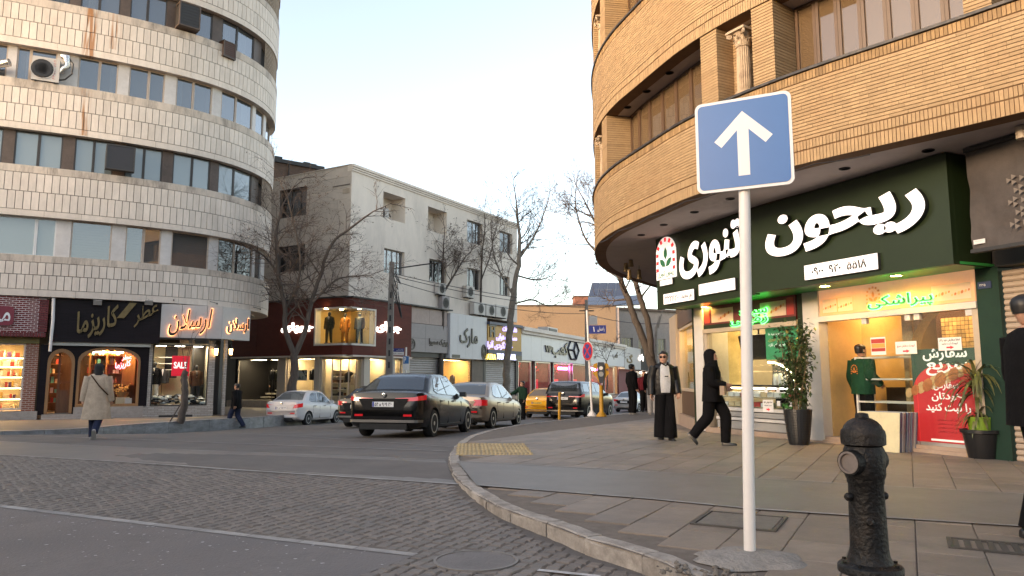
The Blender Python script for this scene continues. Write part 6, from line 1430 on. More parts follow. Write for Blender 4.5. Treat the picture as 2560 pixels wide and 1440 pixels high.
def loaf(parent,fr,u,z,L,n,tilt=.2,segs=6):
 for k in range(segs):
  t=k/(segs-1)-.5;a=1-abs(t)*.7;c=(u+t*L*math.cos(tilt),z+t*L*math.sin(tilt));r=L*.095*a
  pts=[fr.p(c[0]+r*.9*math.cos(x_)+r*.25*math.sin(x_),c[1]+r*1.1*math.sin(x_),n+.003*(k%2))for x_ in[i*.785 for i in range(8)]];MB().poly(pts,fr.n*.003).build('bread_slice',M_brd1 if k%2 else M_brd2,parent)
for u_ in(4.0,4.35,6.2,6.52):MB().fb(FD,u_-.16,u_+.16,2.36,2.60,.03,.034).build('picture',mat('picture_buff',(.7,.5,.36),.5,var=.1),hd);loaf(hd,FD,u_,2.46,.28,.035)
emblem(hd,FD,4.95,2.55,.30,.032,mat('emblem_orange',(.75,.22,.05),.5,var=0),mat('emblem_orange',(.75,.22,.05)))
MB().fb(FD,3.74,6.76,2.20,2.30,-.1,.06).build('header_rail',M_wht,BK)
L_grn=glow('neon_green',(.02,1.0,.16),2.0);K_gbk=mat('neon_back',(.02,.12,.05),.5,var=0)
def neon(parent,s,fr,q,n,m,bk,bold=.05):
 lettering('outline',s,fr,q[0],q[1],q[2],q[3],n,m,parent,bold,.012);lettering('letters',s,fr,q[0]+.015,q[1]-.015,q[2]+.015,q[3]-.015,n+.014,bk,parent,bold*.1,.012)
ng=thing('neon_sign','green neon lettering over the bakery glass doors','neon sign',FD.p(5.8,2.3,.1));neon(ng,'پیراشکی',FD,FD.rect(2168,780,2331,722,.08),.06,L_grn,K_gbk)
for k,(a,b_)in enumerate(((4.62,5.62),(5.64,6.66))):
 MB().fb(FD,a,b_,.14,2.19,-.03,-.02).build('glass_leaf',G_shop,BK);MB().fb(FD,a,b_,.12,.17,-.04,-.01).build('leaf_shoe',M_alu,BK)
 for u_ in(a+.05,b_-.1):MB().fb(FD,u_,u_+.1,2.10,2.24,-.05,.02).build('clamp',M_wht,BK)
MB().fb(FD,6.66,6.76,.12,2.2,-.1,.02).build('jamb',M_bei,BK)
room(BK,FD,3.76,6.75,.06,2.75,3.4,mat('tile_gold',(.55,.37,.17),.5,var=.12),floor=M_terr,ceil=M_bei,lamps=3,lampm=glow('lamp_bakery',(1.0,.64,.28),9),n0=-.16,lamp_n=.35)
ai=arch(4.7,6.7,1.3,2.45,12);mb=MB();around(mb,FD,4.6,6.75,ai,2.7,-1.3,-1.05,.06);mb.build('inner_arch',mat('arch_tile',(.34,.25,.14),.35,var=.3,scale=25),BK)
mb=MB()
for i in range(26):
 for j in range(18):
  u_,z_=4.72+i*.076,.9+j*.076
  mb.fb(FD,u_,u_+.066,z_,z_+.066,-1.95,-1.93)
stuff(mb.build('wall_tiles',mat('gold_tile',(.42,.30,.15),.25,var=.2,piece=.3,scale=3),BK));MB().fb(FD,4.6,6.75,.06,2.7,-2.0,-1.955).build('tile_backing',M_brown,BK)
MB().fb(FD,4.62,5.5,.9,1.3,-1.9,-1.85).build('orange_panel',mat('brick_panel',(.40,.14,.07),.6,var=.2),BK)
mb=MB();mb.fb(FD,3.9,4.35,.06,1.0,-2.2,-1.4);mb.build('counter',M_dark,BK)
for i,z_ in enumerate((1.5,1.72,1.94)):o=MB().fb(FD,3.82,4.12,z_,z_+.18,-3.3,-3.29).build('wall_notice',mat('paper',(.66,.62,.52),.7,var=.05),BK)
BP=thing('order_poster','tall red and green order poster with a long loaf behind the glass','poster',FD.p(6,.15,-.06));q=FD.rect(2292,1112,2438,868,-.06);MB().fb(FD,q[0],q[1],q[2],q[3],-.075,-.06).build('sheet',mat('poster_green',(.012,.06,.04),.4,var=.05),BP)
cx,cz_=(q[0]+q[1])/2,q[2]+.52;w2=(q[1]-q[0])/2;pts=[(cx-w2,q[2]),(cx+w2,q[2])]+[(cx+w2*math.cos(a),cz_+.30+w2*.85*math.sin(a))for a in[math.pi*k/16 for k in range(17)]]
MB().poly([FD.p(a,b_,-.058)for a,b_ in pts],FD.n*.003).build('red_field',mat('poster_crimson',(.50,.02,.025),.4,var=.05,emit=(.6,.03,.03),estr=.12),BP)
loaf(BP,FD,cx-.05,cz_+.52,1.2,-.052,.36,11)
K_pw=mat('print_cream',(.78,.72,.66),.5,var=0,emit=(1,.95,.9),estr=.15)
for s_,a,b_,c,d in(('سفارش',.2,.88,1.33,1.54),('سریع',.24,.9,1.10,1.31),('سفارش',.34,.72,.87,1.02),('خودتان',.3,.76,.70,.85),('را ثبت کنید',.2,.88,.52,.68)):lettering('words',s_,FD,q[0]+(q[1]-q[0])*a,q[0]+(q[1]-q[0])*b_,q[2]+c,q[2]+d,-.052,K_pw,BP,.02,.003)
for k in range(4):lettering('small_print','مراحل ثبت سفارش',FD,q[0]+.4,q[1]-.3,q[2]+.40-k*.06,q[2]+.435-k*.06,-.052,mat('print_dark',(.15,.01,.01),.5,var=0),BP,0,.002)
MB().poly([FD.p(q[0]+(q[1]-q[0])*a,q[2]+b_,-.052)for a,b_ in((.25,.09),(.78,.09),(.78,.06),(.92,.105),(.78,.15),(.78,.12),(.25,.12))],FD.n*.003).build('arrow',K_pw,BP)
def notice(lab,px0,py0,px1,py1,rows,arrow=True,fr=FD,n=-.012):
 q=fr.rect(px0,py1,px1,py0,n);t=thing('paper_notice',lab,'notice',fr.p((q[0]+q[1])/2,q[2],n));MB().fb(fr,*q,n,n+.003).build('sheet',mat('paper_white',(.74,.72,.70),.7,var=.03),t);h=q[3]-q[2];w=q[1]-q[0]
 for s_,a,b_,c,d,m_ in rows:lettering('words',s_,fr,q[0]+w*a,q[0]+w*b_,q[2]+h*c,q[2]+h*d,n+.004,m_,t,.012,.002)
 if arrow:MB().poly([fr.p(q[0]+w*a,q[2]+h*b_,n+.004)for a,b_ in((.35,.17),(.52,.17),(.52,.10),(.68,.23),(.52,.36),(.52,.29),(.35,.29))],fr.n*.002).build('arrow',K_ered,t)
notice('white taped notice with red print and arrow on the middle of the glass',2240,852,2291,886,[('کیوسک سفارش سریع',.08,.92,.5,.75,K_ered)]);notice('white taped notice with two printed lines above the order poster',2347,842,2403,877,[('لطفا سفارش خود را از',.06,.94,.68,.92,K_ink),('کیوسک ثبت نمایید',.15,.85,.42,.62,K_ink)])
q=FD.rect(2179,888,2213,842,-.012);t=thing('food_leaflet','red and cream food leaflet taped to the first glass leaf','leaflet',FD.p(q[0],q[2],-.01));MB().fb(FD,*q,-.012,-.009).build('sheet',mat('paper_white',(.74,.72,.7)),t);h=q[3]-q[2]
for a,b_,m_ in((.66,.92,K_red),(.4,.66,K_gold),(.2,.4,K_red)):MB().fb(FD,q[0]+.01,q[1]-.01,q[2]+h*a,q[2]+h*b_-.005,-.009,-.007).build('print',m_,t)
q=FD.rect(2444,723,2476,702,.05);t=thing('number_plate','small navy house number plate on the green wall','sign',FD.p(q[0],q[2],.05));MB().fb(FD,*q,.03,.045).build('plate',mat('navy',(.02,.03,.09),.4,var=0),t);lettering('number','۴۳۵',FD,q[0]+.03,q[0]+(q[1]-q[0])*.6,q[2]+.035,q[3]-.03,.046,K_wht,t,.01,.003,rtl=False)
rk=thing('metal_rack','empty white metal rack standing inside the bakery door','rack',FD.p(4.9,.12,-.5));M_rack=mat('rack_white',(.6,.58,.55),.4,var=.08);q=FD.rect(2148,1045,2282,888,-.45);zt_=q[3]
for u_ in(q[0],q[1]):
 for n_ in(-.45,-.85):MB().fb(FD,u_-.02,u_+.02,.06,zt_,n_-.02,n_+.02).build('post',M_rack,rk)
for z_ in(.35,.75,1.15,zt_-.02):
 for n_ in(-.45,-.85):MB().fb(FD,q[0]+.02,q[1]-.02,z_-.015,z_+.015,n_-.015,n_+.015).build('rail',M_rack,rk)
 MB().fb(FD,q[0]+.02,q[1]-.02,z_-.012,z_-.004,-.84,-.465).build('shelf',glass('rack_glass',refl=.05,see=.6,dark=(.5,.5,.48)),rk)
M_tray=[mat('tray_zinc',(.36,.35,.34),.4,var=.2,metal=.7),mat('tray_pale',(.55,.52,.45),.5,var=.15),mat('tray_blue',(.20,.23,.30),.45,var=.2,metal=.4)]
for k in range(15):
 n_=.46-k*.030;w_=.70 if k else.80;th=.022 if k else.010;up=(V((0,0,1))-FD.n*(.10+.004*k)).normalized();fw=FD.u.cross(up);c=FD.p(5.24+random.uniform(-.015,.015),.004,n_)+up*.31;o=MB();o.box(c,(w_,th*.3,.62),FD.u,fw,up)
 if k:
  for e in(-1,1):o.box(c+FD.u*(w_/2-.006)*e,(.012,th,.62),FD.u,fw,up);o.box(c+up*.304*e,(w_-.026,th,.012),FD.u,fw,up)
 ob=o.build('baking_tray',mat('board_cream',(.66,.58,.36),.6,var=.1,scale=5)if k==0 else random.choice(M_tray),None)
 tag(ob,'pale yellow board heading the stack of trays outside the bakery' if k==0 else 'metal baking tray leaning in the stack outside the bakery','tray',None if k==0 else 'stacked baking trays')
# --- sandwich counter
SW=thing('sandwich_counter','sandwich counter with red header, glass front and chilled display','shop',FD.p(1.8,0));MB().fb(FD,.36,3.16,2.30,2.78,-.1,.02).build('header',mat('header_wine',(.16,.02,.02),.4,var=.1),SW);MB().fb(FD,.36,3.16,2.27,2.36,.02,.03).build('header_band',M_grn,SW)
for u_ in(1.0,2.55):MB().fb(FD,u_-.36,u_+.36,2.40,2.70,.02,.026).build('picture',mat('picture_buff',(.7,.5,.36)),SW);loaf(SW,FD,u_+.1,2.54,.42,.028,.35,7)
for u_ in(.48,3.02):MB().fb(FD,u_-.09,u_+.09,2.40,2.74,.02,.025).build('label',K_red,SW)
MB().fb(FD,.34,3.18,2.18,2.27,-.1,.05).build('header_rail',M_bei,SW);ng=thing('neon_sign','green neon two-line lettering on the sandwich counter header','neon sign',FD.p(1.7,2.3,.1));q=FD.rect(1832,812,1910,768,.06);zq=(q[2]+q[3])/2
neon(ng,'سیب',FD,(q[0]+.2,q[1]+.1,zq-.02,q[3]),.05,L_grn,K_gbk);neon(ng,'زمینی',FD,(q[0]-.1,q[1]+.1,q[2]-.05,zq+.02),.05,L_grn,K_gbk)
MB().fb(FD,.40,3.14,1.02,2.18,-.06,-.05).build('pane',G_shop,SW);MB().fb(FD,.34,.42,.1,2.18,-.15,.0).build('jamb',M_bei,SW);MB().fb(FD,1.72,1.76,1.02,2.18,-.07,-.03).build('mullion',M_alu,SW)
room(SW,FD,.36,3.2,.09,2.75,2.8,mat('pale_tile',(.60,.52,.40),.4,var=.1),lamps=2,lampm=glow('lamp_sandwich',(1.0,.80,.50),7),n0=-.14,lamp_n=.3)
tv=thing('menu_screen','dark menu screen hung tilted behind the sandwich counter glass','screen',FD.p(1.1,2.0,-.7));MB().box(FD.p(1.25,1.85,-.7),(1.0,.06,.55),FD.u,(FD.n+V((0,0,-.25))).normalized(),(V((0,0,1))+FD.n*.25).normalized()).build('panel',K_blk,tv);MB().tube([FD.p(1.25,2.1,-.75),FD.p(1.25,2.7,-.8)],.02,6).build('bracket',M_dark,tv)
gp=thing('green_poster','green poster with orange sunburst behind the potted plant','poster',FD.p(2.8,1.5,-.3));q=FD.rect(1916,900,1992,805,-.2);MB().fb(FD,*q,-.22,-.2).build('sheet',mat('poster_leaf',(.03,.20,.09),.4,var=.05,emit=(.04,.3,.12),estr=.12),gp);w_=q[1]-q[0]
for s_,c,d,m_ in(('در تمام شعبه ها',.66,.76,K_pw),('ریحون تنوری',.5,.62,K_gold),('تجربه ای تازه',.36,.46,K_pw)):lettering('words',s_,FD,q[0]+w_*.1,q[0]+w_*.62,q[2]+(q[3]-q[2])*c,q[2]+(q[3]-q[2])*d,-.198,m_,gp,.01,.002)
for k in range(8):a=rad(20+k*35);c=(q[1]-.12,q[3]-.24);MB().poly([FD.p(c[0]+r*math.cos(a+o_),c[1]+r*1.3*math.sin(a+o_),-.198)for r,o_ in((.12,-.2),(.2,-.16),(.2,.16),(.12,.2))],FD.n*.002).build('ray',K_gold,gp)
CH=thing('chilled_display','glass chilled food display above silver slatted panels','display case',FD.p(1.9,.1,-.1));M_sil=mat('silver_panel',(.55,.54,.52),.25,var=.06,metal=.5)
for k,(a,b_)in enumerate(((.10,.26),(.28,.34),(.36,.46),(.48,.55))):MB().fb(FD,.55,3.1,a,b_,-.7,-.12+.03*(k%2)).build('base_slat',M_sil if k%2==0 else M_wht,CH)
MB().fb(FD,.55,3.1,.56,1.0,-.11,-.10).build('pane',G_shop,CH);MB().fb(FD,.55,3.1,1.0,1.03,-.6,-.08).build('top',M_dark,CH);MB().fb(FD,.55,3.1,.76,.775,-.65,-.16).build('shelf',MATS['rack_glass'],CH);MB().fb(FD,.55,3.1,.94,.97,-.5,-.45).build('tube_lamp',glow('lamp_case',(1,1,.92),3.5),CH)
MB().tube([FD.p(1.9+.9*math.cos(a)*.8,1.05+.45*math.sin(a),-.4)for a in[math.pi*k/14 for k in range(8)]],.02,6).build('bow_lamp',glow('lamp_bow',(1,.9,.5),5),CH)
for z_ in(.575,.785):
 u_=.65
 while u_<3.0:
  o=MB().fb(FD,u_,u_+.17,z_,z_+random.uniform(.06,.13),-.5,-.2).build('food_tray',random.choice([K_red,K_cream,K_wht,K_gold,mat('salad',(.10,.30,.06),.7,var=.4,scale=30),K_wht]),None);tag(o,'small food tray inside the chilled display under the sandwich counter','food tray','food trays in the chilled display');u_+=.2
for k in range(6):q=(2.1+.33*(k%3),2.19+.33*(k%3),.88-.26*(k//3),.98-.26*(k//3));tag(MB().fb(FD,*q,-.095,-.09).build('price_card',mat('paper_white',(.74,.72,.7)),None),'small white price card stuck on the chilled display glass','card','price cards on the chilled display')
notice('torn paper notice with a red arrow on the chilled display',1908,1000,1933,1030,[('مخصوص خود',.1,.9,.7,.9,K_ink),('خدمت بفرمایید',.15,.85,.48,.62,K_ink)],True,FD,-.085)
for k,u_ in enumerate((2.15,2.28,2.42)):o=MB().lathe([(.045,0),(.05,.05),(.05,.2),(.03,.23),(0,.24)],FD.p(u_,1.035,-.35),10).build('cup_stack',K_wht,None,True);tag(o,'white cup stack on the sandwich counter','cups','cup stacks on the counter')
# --- street side window round the corner
SS=thing('corner_kiosk','narrow shop window glowing gold round the corner of the green bakery','shop',SD.p(3,0));q=SD.rect(1703,995,1736,800,0)
LSD=4.19
MB().fb(SD,-.2,q[0]-.02,0-.1,2.9,-.3,.1).build('pilaster',M_bei,SS);MB().fb(SD,q[0]-.02,LSD-.02,-.1,.25,-.3,.08).build('plinth',M_step,SS);MB().fb(SD,q[0],LSD-.06,.25,.85,-.25,-.02).build('lower_panel',M_brw,SS);MB().fb(SD,q[0]-.02,LSD-.02,2.5,2.9,-.3,.05).build('lintel',M_brw,SS);f=MB();frame_rect(f,SD,q[0],LSD-.05,.85,2.5,.07,-.12,.02);f.build('window_frame',M_bei,SS);MB().fb(SD,q[0]+.06,LSD-.11,.9,2.45,-.06,-.05).build('pane',G_shop,SS);room(SS,SD,q[0],LSD-.06,.85,2.5,1.0,mat('gold_wall',(.6,.42,.16),.5,var=.2),lamps=2,lampm=glow('lamp_gold',(1,.66,.24),12),n0=-.12)
shelves(SS,SD,q[0]+.1,LSD-.1,[1.15,1.45,1.75,2.05],-.8,-.3,M_shelfw)
for z_ in(1.15,1.45,1.75,2.05):goods(SD,q[0]+.12,LSD-.15,z_,-.5,[('box',K_gold),('bottle',K_gold),('box',K_cream)],('small golden box on the shelves of the gold window','small golden bottle on the shelves of the gold window'),('boxes in the gold window','bottles in the gold window'),None,.8,.2)
XD=Frame((8.6,32.5,0),(4.66-8.6,21.32-32.5,0));XL=11.9;MB().fb(XD,0,XL-.25,-.3,4.4,-.4,-.05).build('far_wall',M_pierB,DB)
for k in range(3):MB().fb(XD,1+k*3.6,3.6+k*3.6,-.2,2.4,-.05,.02).build('far_window',G_dk,DB)
# --- shop to the right: shutter and torn banner
SHT=thing('closed_shop','beige roller shutter of the closed shop beside the bakery','shop',FD.p(8,0));shutter(SHT,FD,7.12,10.5,0,2.75,mat('shutter_beige',(.42,.32,.24),.5,var=.08,dirt=.3,dirtcol=(.25,.18,.13),dscale=1.5),-.05,.085);MB().fb(FD,7.12,10.5,2.76,3.1,-.2,.1).build('shutter_box',M_dark,SHT);MB().fb(FD,7.37,10.5,2.76,Zs,-.3,-.21).build('wall',M_dark,SHT)
bn=thing('dark_banner','dark crumpled banner with hexagon pattern above the closed shop','banner',FD.p(8,3,.5));BN=Frame(FD.p(7.22,0,.70),FD.u);M_ban=mat('banner_cloth',(.055,.042,.036),.55,var=.25,scale=3,bump=.8,bscale=5);mb=MB();nx,nz=14,8;g=[]
for i in range(nx+1):g.append([BN.p(i*.25,2.95+1.4*j/nz,.02*math.sin(i*1.7+j)+.015*math.sin(j*2.3+i*.6))for j in range(nz+1)])
mb.loft(g,False,False);mb.build('cloth',M_ban,bn,True);q=BN.rect(2436,612,2464,596,.03);MB().fb(BN,*q,.04,.045).build('label',K_wht,bn);lettering('words','YARAN',BN,q[0]+.02,q[1]-.02,q[2]+.04,q[3]-.02,.046,K_ink,bn,.01,.002,rtl=False)
K_hx=mat('banner_print',(.16,.13,.11),.6,var=0)
for i in range(3):
 for j in range(5):
  u_,z_=BN.px(2540,560,.03)[0]+i*.17+(.085 if j%2 else 0),3.2+j*.15
  mb=MB()
  for k in range(3):
   a0,a1=rad(30+120*k),rad(150+120*k);c=(u_,z_);mb.add([BN.p(c[0],c[1],.05),BN.p(c[0]+.075*math.cos(a0),c[1]+.075*math.sin(a0),.05),BN.p(c[0]+.075*math.cos((a0+a1)/2),c[1]+.075*math.sin((a0+a1)/2),.05)],[(0,1,2)])
  mb.build('hexagon_print',K_hx,bn)
MB().fb(BN,0,3.4,2.9,2.95,-.05,.06).build('batten',M_dark,bn);MB().fb(BN,0,3.4,4.35,4.4,-.05,.06).build('batten',M_dark,bn)
p=at_y(2555,335,9.3);t=thing('wall_lamp','small beige spot lamp under the brick overhang','lamp',p);MB().lathe([(.07,-.08),(.075,.08),(0,.09)],V((p.x,p.y,Zs-.09)),14).build('shade',M_bei,t,True)
# ------------------------------------------------------------------ unseen blocks added behind the viewpoint to hold back low sky and sun
M_blk=mat('block_render',(.22,.18,.15),.8,var=.2,scale=.6)
for lab,o,u,L,H in(('unseen tan block added behind the viewpoint to hold back low sky light',(34,-24,0),(-1,.04,0),66,9),('unseen brown block added at the side to shade the shop fronts from low sun',(-33,-30,0),(.06,1,0),42,9.8)):
 fr=Frame(o,u);t=thing('shade_block',lab,'building',fr.p(L/2,-.5));hs=[(2+k*3.3,4+k*3.3,1.2+j*3.2,2.9+j*3.2)for k in range(int(L/3.3)-1)for j in range(4 if H>13 else 3)]
 mb=MB();wall_holes(mb,fr,0,L,-.6,H,-.5,0,hs);mb.build('wall',M_blk,t);MB().fb(fr,0,L,-.6,H-.1,-8,-.9).build('core',M_in,t);MB().fb(fr,-.2,L+.2,H,H+.4,-8,.25).build('parapet',M_pierB,t)
 gl=MB()
 for h in hs:gl.fb(fr,h[0],h[1],h[2],h[3],-.3,-.28)
 stuff(gl.build('panes',G_dk,t))
# ------------------------------------------------------------------ cars
G_car=glass('car_glass',refl=.07,see=.5,dark=(.03,.034,.036));M_tyre=mat('tyre',(.012,.012,.012),.8,var=.2);M_rim=mat('alloy',(.55,.54,.53),.35,metal=.5,var=.1);M_tail=mat('tail_red',(.35,.008,.012),.15,var=0,coat=.6,emit=(.6,.01,.02),estr=.10);M_chr=mat('chrome',(.6,.6,.6),.15,metal=1,var=0);M_plt=mat('plate_white',(.72,.72,.72),.4,var=0);M_seat=mat('car_seat',(.10,.09,.08),.8,var=.2)
def paint(n,c,m=.0,r=.28):return mat('paint_'+n,c,r,var=.05,scale=2,coat=.18,metal=m,spec=.3)
def lerp_tab(tab,x):
 if x<=tab[0][0]:return tab[0][1]
 for(a,b),(c,d)in zip(tab,tab[1:]):
  if x<=c:t=(x-a)/(c-a);return b+(d-b)*t
 return tab[-1][1]
def car(name,label,spot,corner,az,pm,L=4.4,W=1.74,H=1.46,kind='sedan',wr=.31,plate='',spokes=7,plate_m=None,tail=None,moulding=None,group=None,detail=True,rimm=None):
 h=V((math.sin(rad(az)),math.cos(rad(az)),0));lf=V((-h.y,h.x,0));xr,xf=-L/2+L*.205,-L/2+L*.805;tr=W/2-.11
 c=V(spot)-h*xr+lf*(tr if corner=='R' else-tr);zf=gz(*(c+h*xf).xy);zr_=gz(*(c+h*xr).xy);pit=math.atan2(zf-zr_,xf-xr);c.z=(zf+zr_)/2
 t=thing(name,label,'car',c,group);t.rotation_euler=(0,-pit,math.atan2(h.y,h.x));hw=W/2;suv=kind=='suv'
 k=H/1.46
 if suv:zs=[(0,.70),(.02,1.06),(.2,1.06),(.5,1.03),(.72,1.02),(.9,.96),(.96,.88),(1,.66)]
 else:zs=[(0,.72),(.012,.97),(.03,1.0),(.12,1.015),(.3,.97),(.5,.93),(.72,.91),(.86,.82),(.95,.72),(1,.55)]
 zb=[(0,.34),(.03,.24),(.1,.19),(.85,.18),(.95,.2),(1,.30)];ww=[(0,.80),(.012,.89),(.05,.955),(.12,.985),(.25,1),(.7,1),(.85,.975),(.93,.91),(.98,.80),(1,.66)]
 xs=[0,.012,.03,.05,.08,.12,.17,.22,.3,.4,.5,.6,.7,.76,.82,.87,.91,.95,.98,1.0]
 Zs_=lambda f:lerp_tab(zs,f)*k;Ww=lambda f:lerp_tab(ww,f)*hw;mb=MB();rings=[]
 for f in xs:
  X=-L/2+L*f;z1,z0,w_=Zs_(f),lerp_tab(zb,f),Ww(f);half=[(.0,z0),(.78*w_,z0),(.95*w_,z0+.05),(.99*w_,z0+.16),(w_,z0+.30),(w_,z1-.26),(.992*w_,z1-.16),(.972*w_,z1-.07),(.94*w_,z1-.015),(.86*w_,z1+.008),(.5*w_,z1+.025),(0,z1+.03)]
  rings.append([V((X,y,z))for y,z in half]+[V((X,-y,z))for y,z in half[-2:0:-1]])
 mb.loft(rings);me=mb.mesh('hull',pm,True);ob=bpy.data.objects.new('hull',me);COL.objects.link(ob);cuts=[]
 for X in(xr,xf):
  for s in(-1,1):
   m_=MB();m_.lathe([(wr+.055,-.22),(wr+.055,.3)],(X,s*(hw-.06),wr),24,(0,s,0));co=bpy.data.objects.new('cut',m_.mesh('cut',pm));COL.objects.link(co);b=ob.modifiers.new('b','BOOLEAN');b.object=co;b.operation='DIFFERENCE';b.solver='EXACT';cuts.append(co)
 out=evaluated(ob)
 if len(out.polygons)<200:
  for b in ob.modifiers:b.solver='FAST'
  out=evaluated(ob)
 bpy.data.objects.remove(ob)
 for co in cuts:bpy.data.objects.remove(co)
 out.materials.clear();out.materials.append(pm);out.materials.append(M_tyre)
 for p in out.polygons:
  cc=p.center
  for X in(xr,xf):
   if math.hypot(cc.x-X,cc.z-wr)<wr+.075 and(abs(cc.y)<hw-.13 or math.hypot(p.normal.x,p.normal.z)>.9 and math.hypot(cc.x-X,cc.z-wr)<wr+.058):p.material_index=1
  if cc.z<.2 and p.normal.z<-.5:p.material_index=1
 body=bpy.data.objects.new('body',out);COL.objects.link(body);body.parent=t;out.set_sharp_from_angle(angle=rad(38))
 g=[(.015,.0),(.045,.82),(.09,.97),(.2,1),(.45,1),(.55,.95),(.725,0)]if suv else[(.115,0),(.17,.36),(.235,.76),(.29,.94),(.36,.995),(.48,1),(.555,.93),(.64,.5),(.725,.0)]
 def top(f):return Zs_(f)+(H-Zs_(.4))*lerp_tab(g,f)*(1)+(Zs_(.4)-Zs_(f))*lerp_tab(g,f)
 def wroof(f):return hw*(.72 if not suv else.78)
 def ysurf(f,z):a=Zs_(f)-.01;b=max(a+.02,top(f)-.07);q=min(1,max(0,(z-a)/(H-.07-a)));return hw*.945*(1-q)+wroof(f)*q
 fs=sorted({g[0][0]+(g[-1][0]-g[0][0])*i/28 for i in range(29)}|{a for a,_ in g});rings=[]
 for f in fs:
  X=-L/2+L*f;zt=top(f)+.004;zl=Zs_(f)-.03;sh=max(zl+.01,zt-.065);y1=ysurf(f,sh);half=[(hw*.945,zl),(ysurf(f,(zl+sh)/2),(zl+sh)/2),(y1,sh),(y1-.035,sh+(zt-sh)*.62),(y1-.11,zt-.004),(y1*.5,zt+.012),(0,zt+.016)]
  rings.append([V((X,y,z))for y,z in half]+[V((X,-y,z))for y,z in half[-2::-1]])
 cb=MB();cb.loft(rings,True,False);cab=cb.build('roof',pm,t,True,False)
 def side_pane(pts,s,nm='side_window',off=.006,m=None):
  P=[V((-L/2+L*f,s*(ysurf(f,z*k)+off),z*k))for f,z in pts];m_=MB();m_.poly(P,(0,s*.004,0));return m_.build(nm,m or G_car,t,False,False)
 r1=(.26,.985,.40,1.36)if not suv else(.24,1.08,.40,1.36)
 zt_=1.385 if not suv else 1.38
 if suv:Wn=[[(.07,1.07),(.225,1.07),(.225,1.37),(.105,1.36)],[(.24,1.07),(.40,1.06),(.40,1.38),(.24,1.38)],[(.415,1.06),(.68,1.04),(.56,1.36),(.415,1.38)]]
 else:Wn=[[(.215,1.02),(.275,1.0),(.285,1.34),(.27,1.32)]if False else[(.225,1.06),(.265,.99),(.41,.965),(.41,1.39),(.335,1.385),(.285,1.31)],[(.425,.965),(.66,.945),(.60,1.17),(.55,1.32),(.50,1.385),(.425,1.39)]]
 for s in(-1,1):
  for w_ in Wn:side_pane(w_,s)
 def cross(f0,f1,wf,nm,inset=.03):
  m_=MB();n=8;gr=[]
  for i in range(n+1):
   f=f0+(f1-f0)*i/n;zt=top(f)+.004;y1=(ysurf(f,max(Zs_(f),zt-.07))-.11)*wf;X=-L/2+L*f;gr.append([V((X,y,zt+.016-(abs(y)/max(.01,y1/wf))**2*.02+.006))for y in(-y1,-y1*.5,0,y1*.5,y1)])
  m_.loft(gr,False,False);return m_.build(nm,G_car,t,True,False)
 if suv:cross(.026,.046,.98,'rear_window');m_=MB();X=-L/2-.0;m_.add([V((X+L*.013,-hw*.70,1.09*k)),V((X+L*.013,hw*.70,1.09*k)),V((X+L*.046,hw*.66,1.40*k)),V((X+L*.046,-hw*.66,1.40*k))],[(0,1,2,3)]);m_.build('rear_glass',G_car,t,False,False)
 else:cross(.128,.262,.97,'rear_window')
 cross(.585,.715,.97,'windscreen')
 if detail:
  m_=MB()
  for s in(-1,1):
   for f in(.2,.43):m_.b(-L/2+L*(f+.12),-L/2+L*(f+.22),s*hw*.42-.2,s*hw*.42+.2,.7,1.2*k)
  m_.build('seats',M_seat,t,False,False)
 tm=MB();wd=.2;tm.lathe([(wr*.66,-wd/2),(wr*.93,-wd/2),(wr,-wd/2+.03),(wr,wd/2-.03),(wr*.93,wd/2),(wr*.66,wd/2)],(0,0,0),28,(0,1,0));tme=tm.mesh('tyre',M_tyre,True)
 rm=MB();rm.lathe([(wr*.62,.03),(.0,.03)],(0,0,0),28,(0,1,0));rm.mi=1;rm.lathe([(wr*.66,-.09),(wr*.72,.106),(wr*.64,.106),(wr*.61,.03)],(0,0,0),28,(0,1,0))
 for i in range(spokes):
  a=2*math.pi*i/spokes;d=V((math.cos(a),0,math.sin(a)));e=V((-d.z,0,d.x));yv=V((0,1,0));rm.hexa([d*.03-e*.03+yv*.05,d*.03+e*.03+yv*.05,d*.03+e*.03+yv*.09,d*.03-e*.03+yv*.09,d*wr*.65-e*.045+yv*.05,d*wr*.65+e*.045+yv*.05,d*wr*.65+e*.045+yv*.10,d*wr*.65-e*.045+yv*.10])
 rm.lathe([(.055,.05),(.05,.1),(0,.104)],(0,0,0),12,(0,1,0));rme=rm.mesh('rim',[M_dark,rimm or M_rim],False)
 for X in(xr,xf):
  for s in(-1,1):
   w_=bpy.data.objects.new('wheel',tme);COL.objects.link(w_);w_.parent=t;w_.location=(X,s*(hw-.115),wr);w_.rotation_euler=(0,0,0 if s>0 else math.pi);r_=bpy.data.objects.new('rim',rme);COL.objects.link(r_);r_.parent=w_
 xb=-L/2
 def wrap(zz,y0,nm,m,o=.008,ins=.0):
  for s in(-1,1):
   pts=[(0,y0),(0,.79),(.012,.88),(.05,.948),(.085,.966)];r=[]
   for i,(f,y)in enumerate(pts):
    q=i/4;z0=zz[0]+(zz[2]-zz[0])*q;z1=zz[1]+(zz[3]-zz[1])*q;ff=f;z1=min(z1,lerp_tab(zs,max(f,.012))-.03)
    def onb(z):tt=min(1,max(0,(z-.72)/.25));return(f+.012*tt if f<.012 else f)
    r.append([V((xb+L*onb(z)-(o if i<3 else-0.0),s*(y*hw+(o if i>1 else 0)),z*k))for z in(z0,z1)]+[V((xb+L*onb(z)+.05,s*(y*hw-.05),z*k))for z in(z1,z0)])
   m_=MB();m_.loft(r);m_.build(nm,m,t,True,False)
 tl=tail or(.78,.90,.80,.98,.50)
 wrap(tl[:4],tl[4],'tail_light',M_tail)
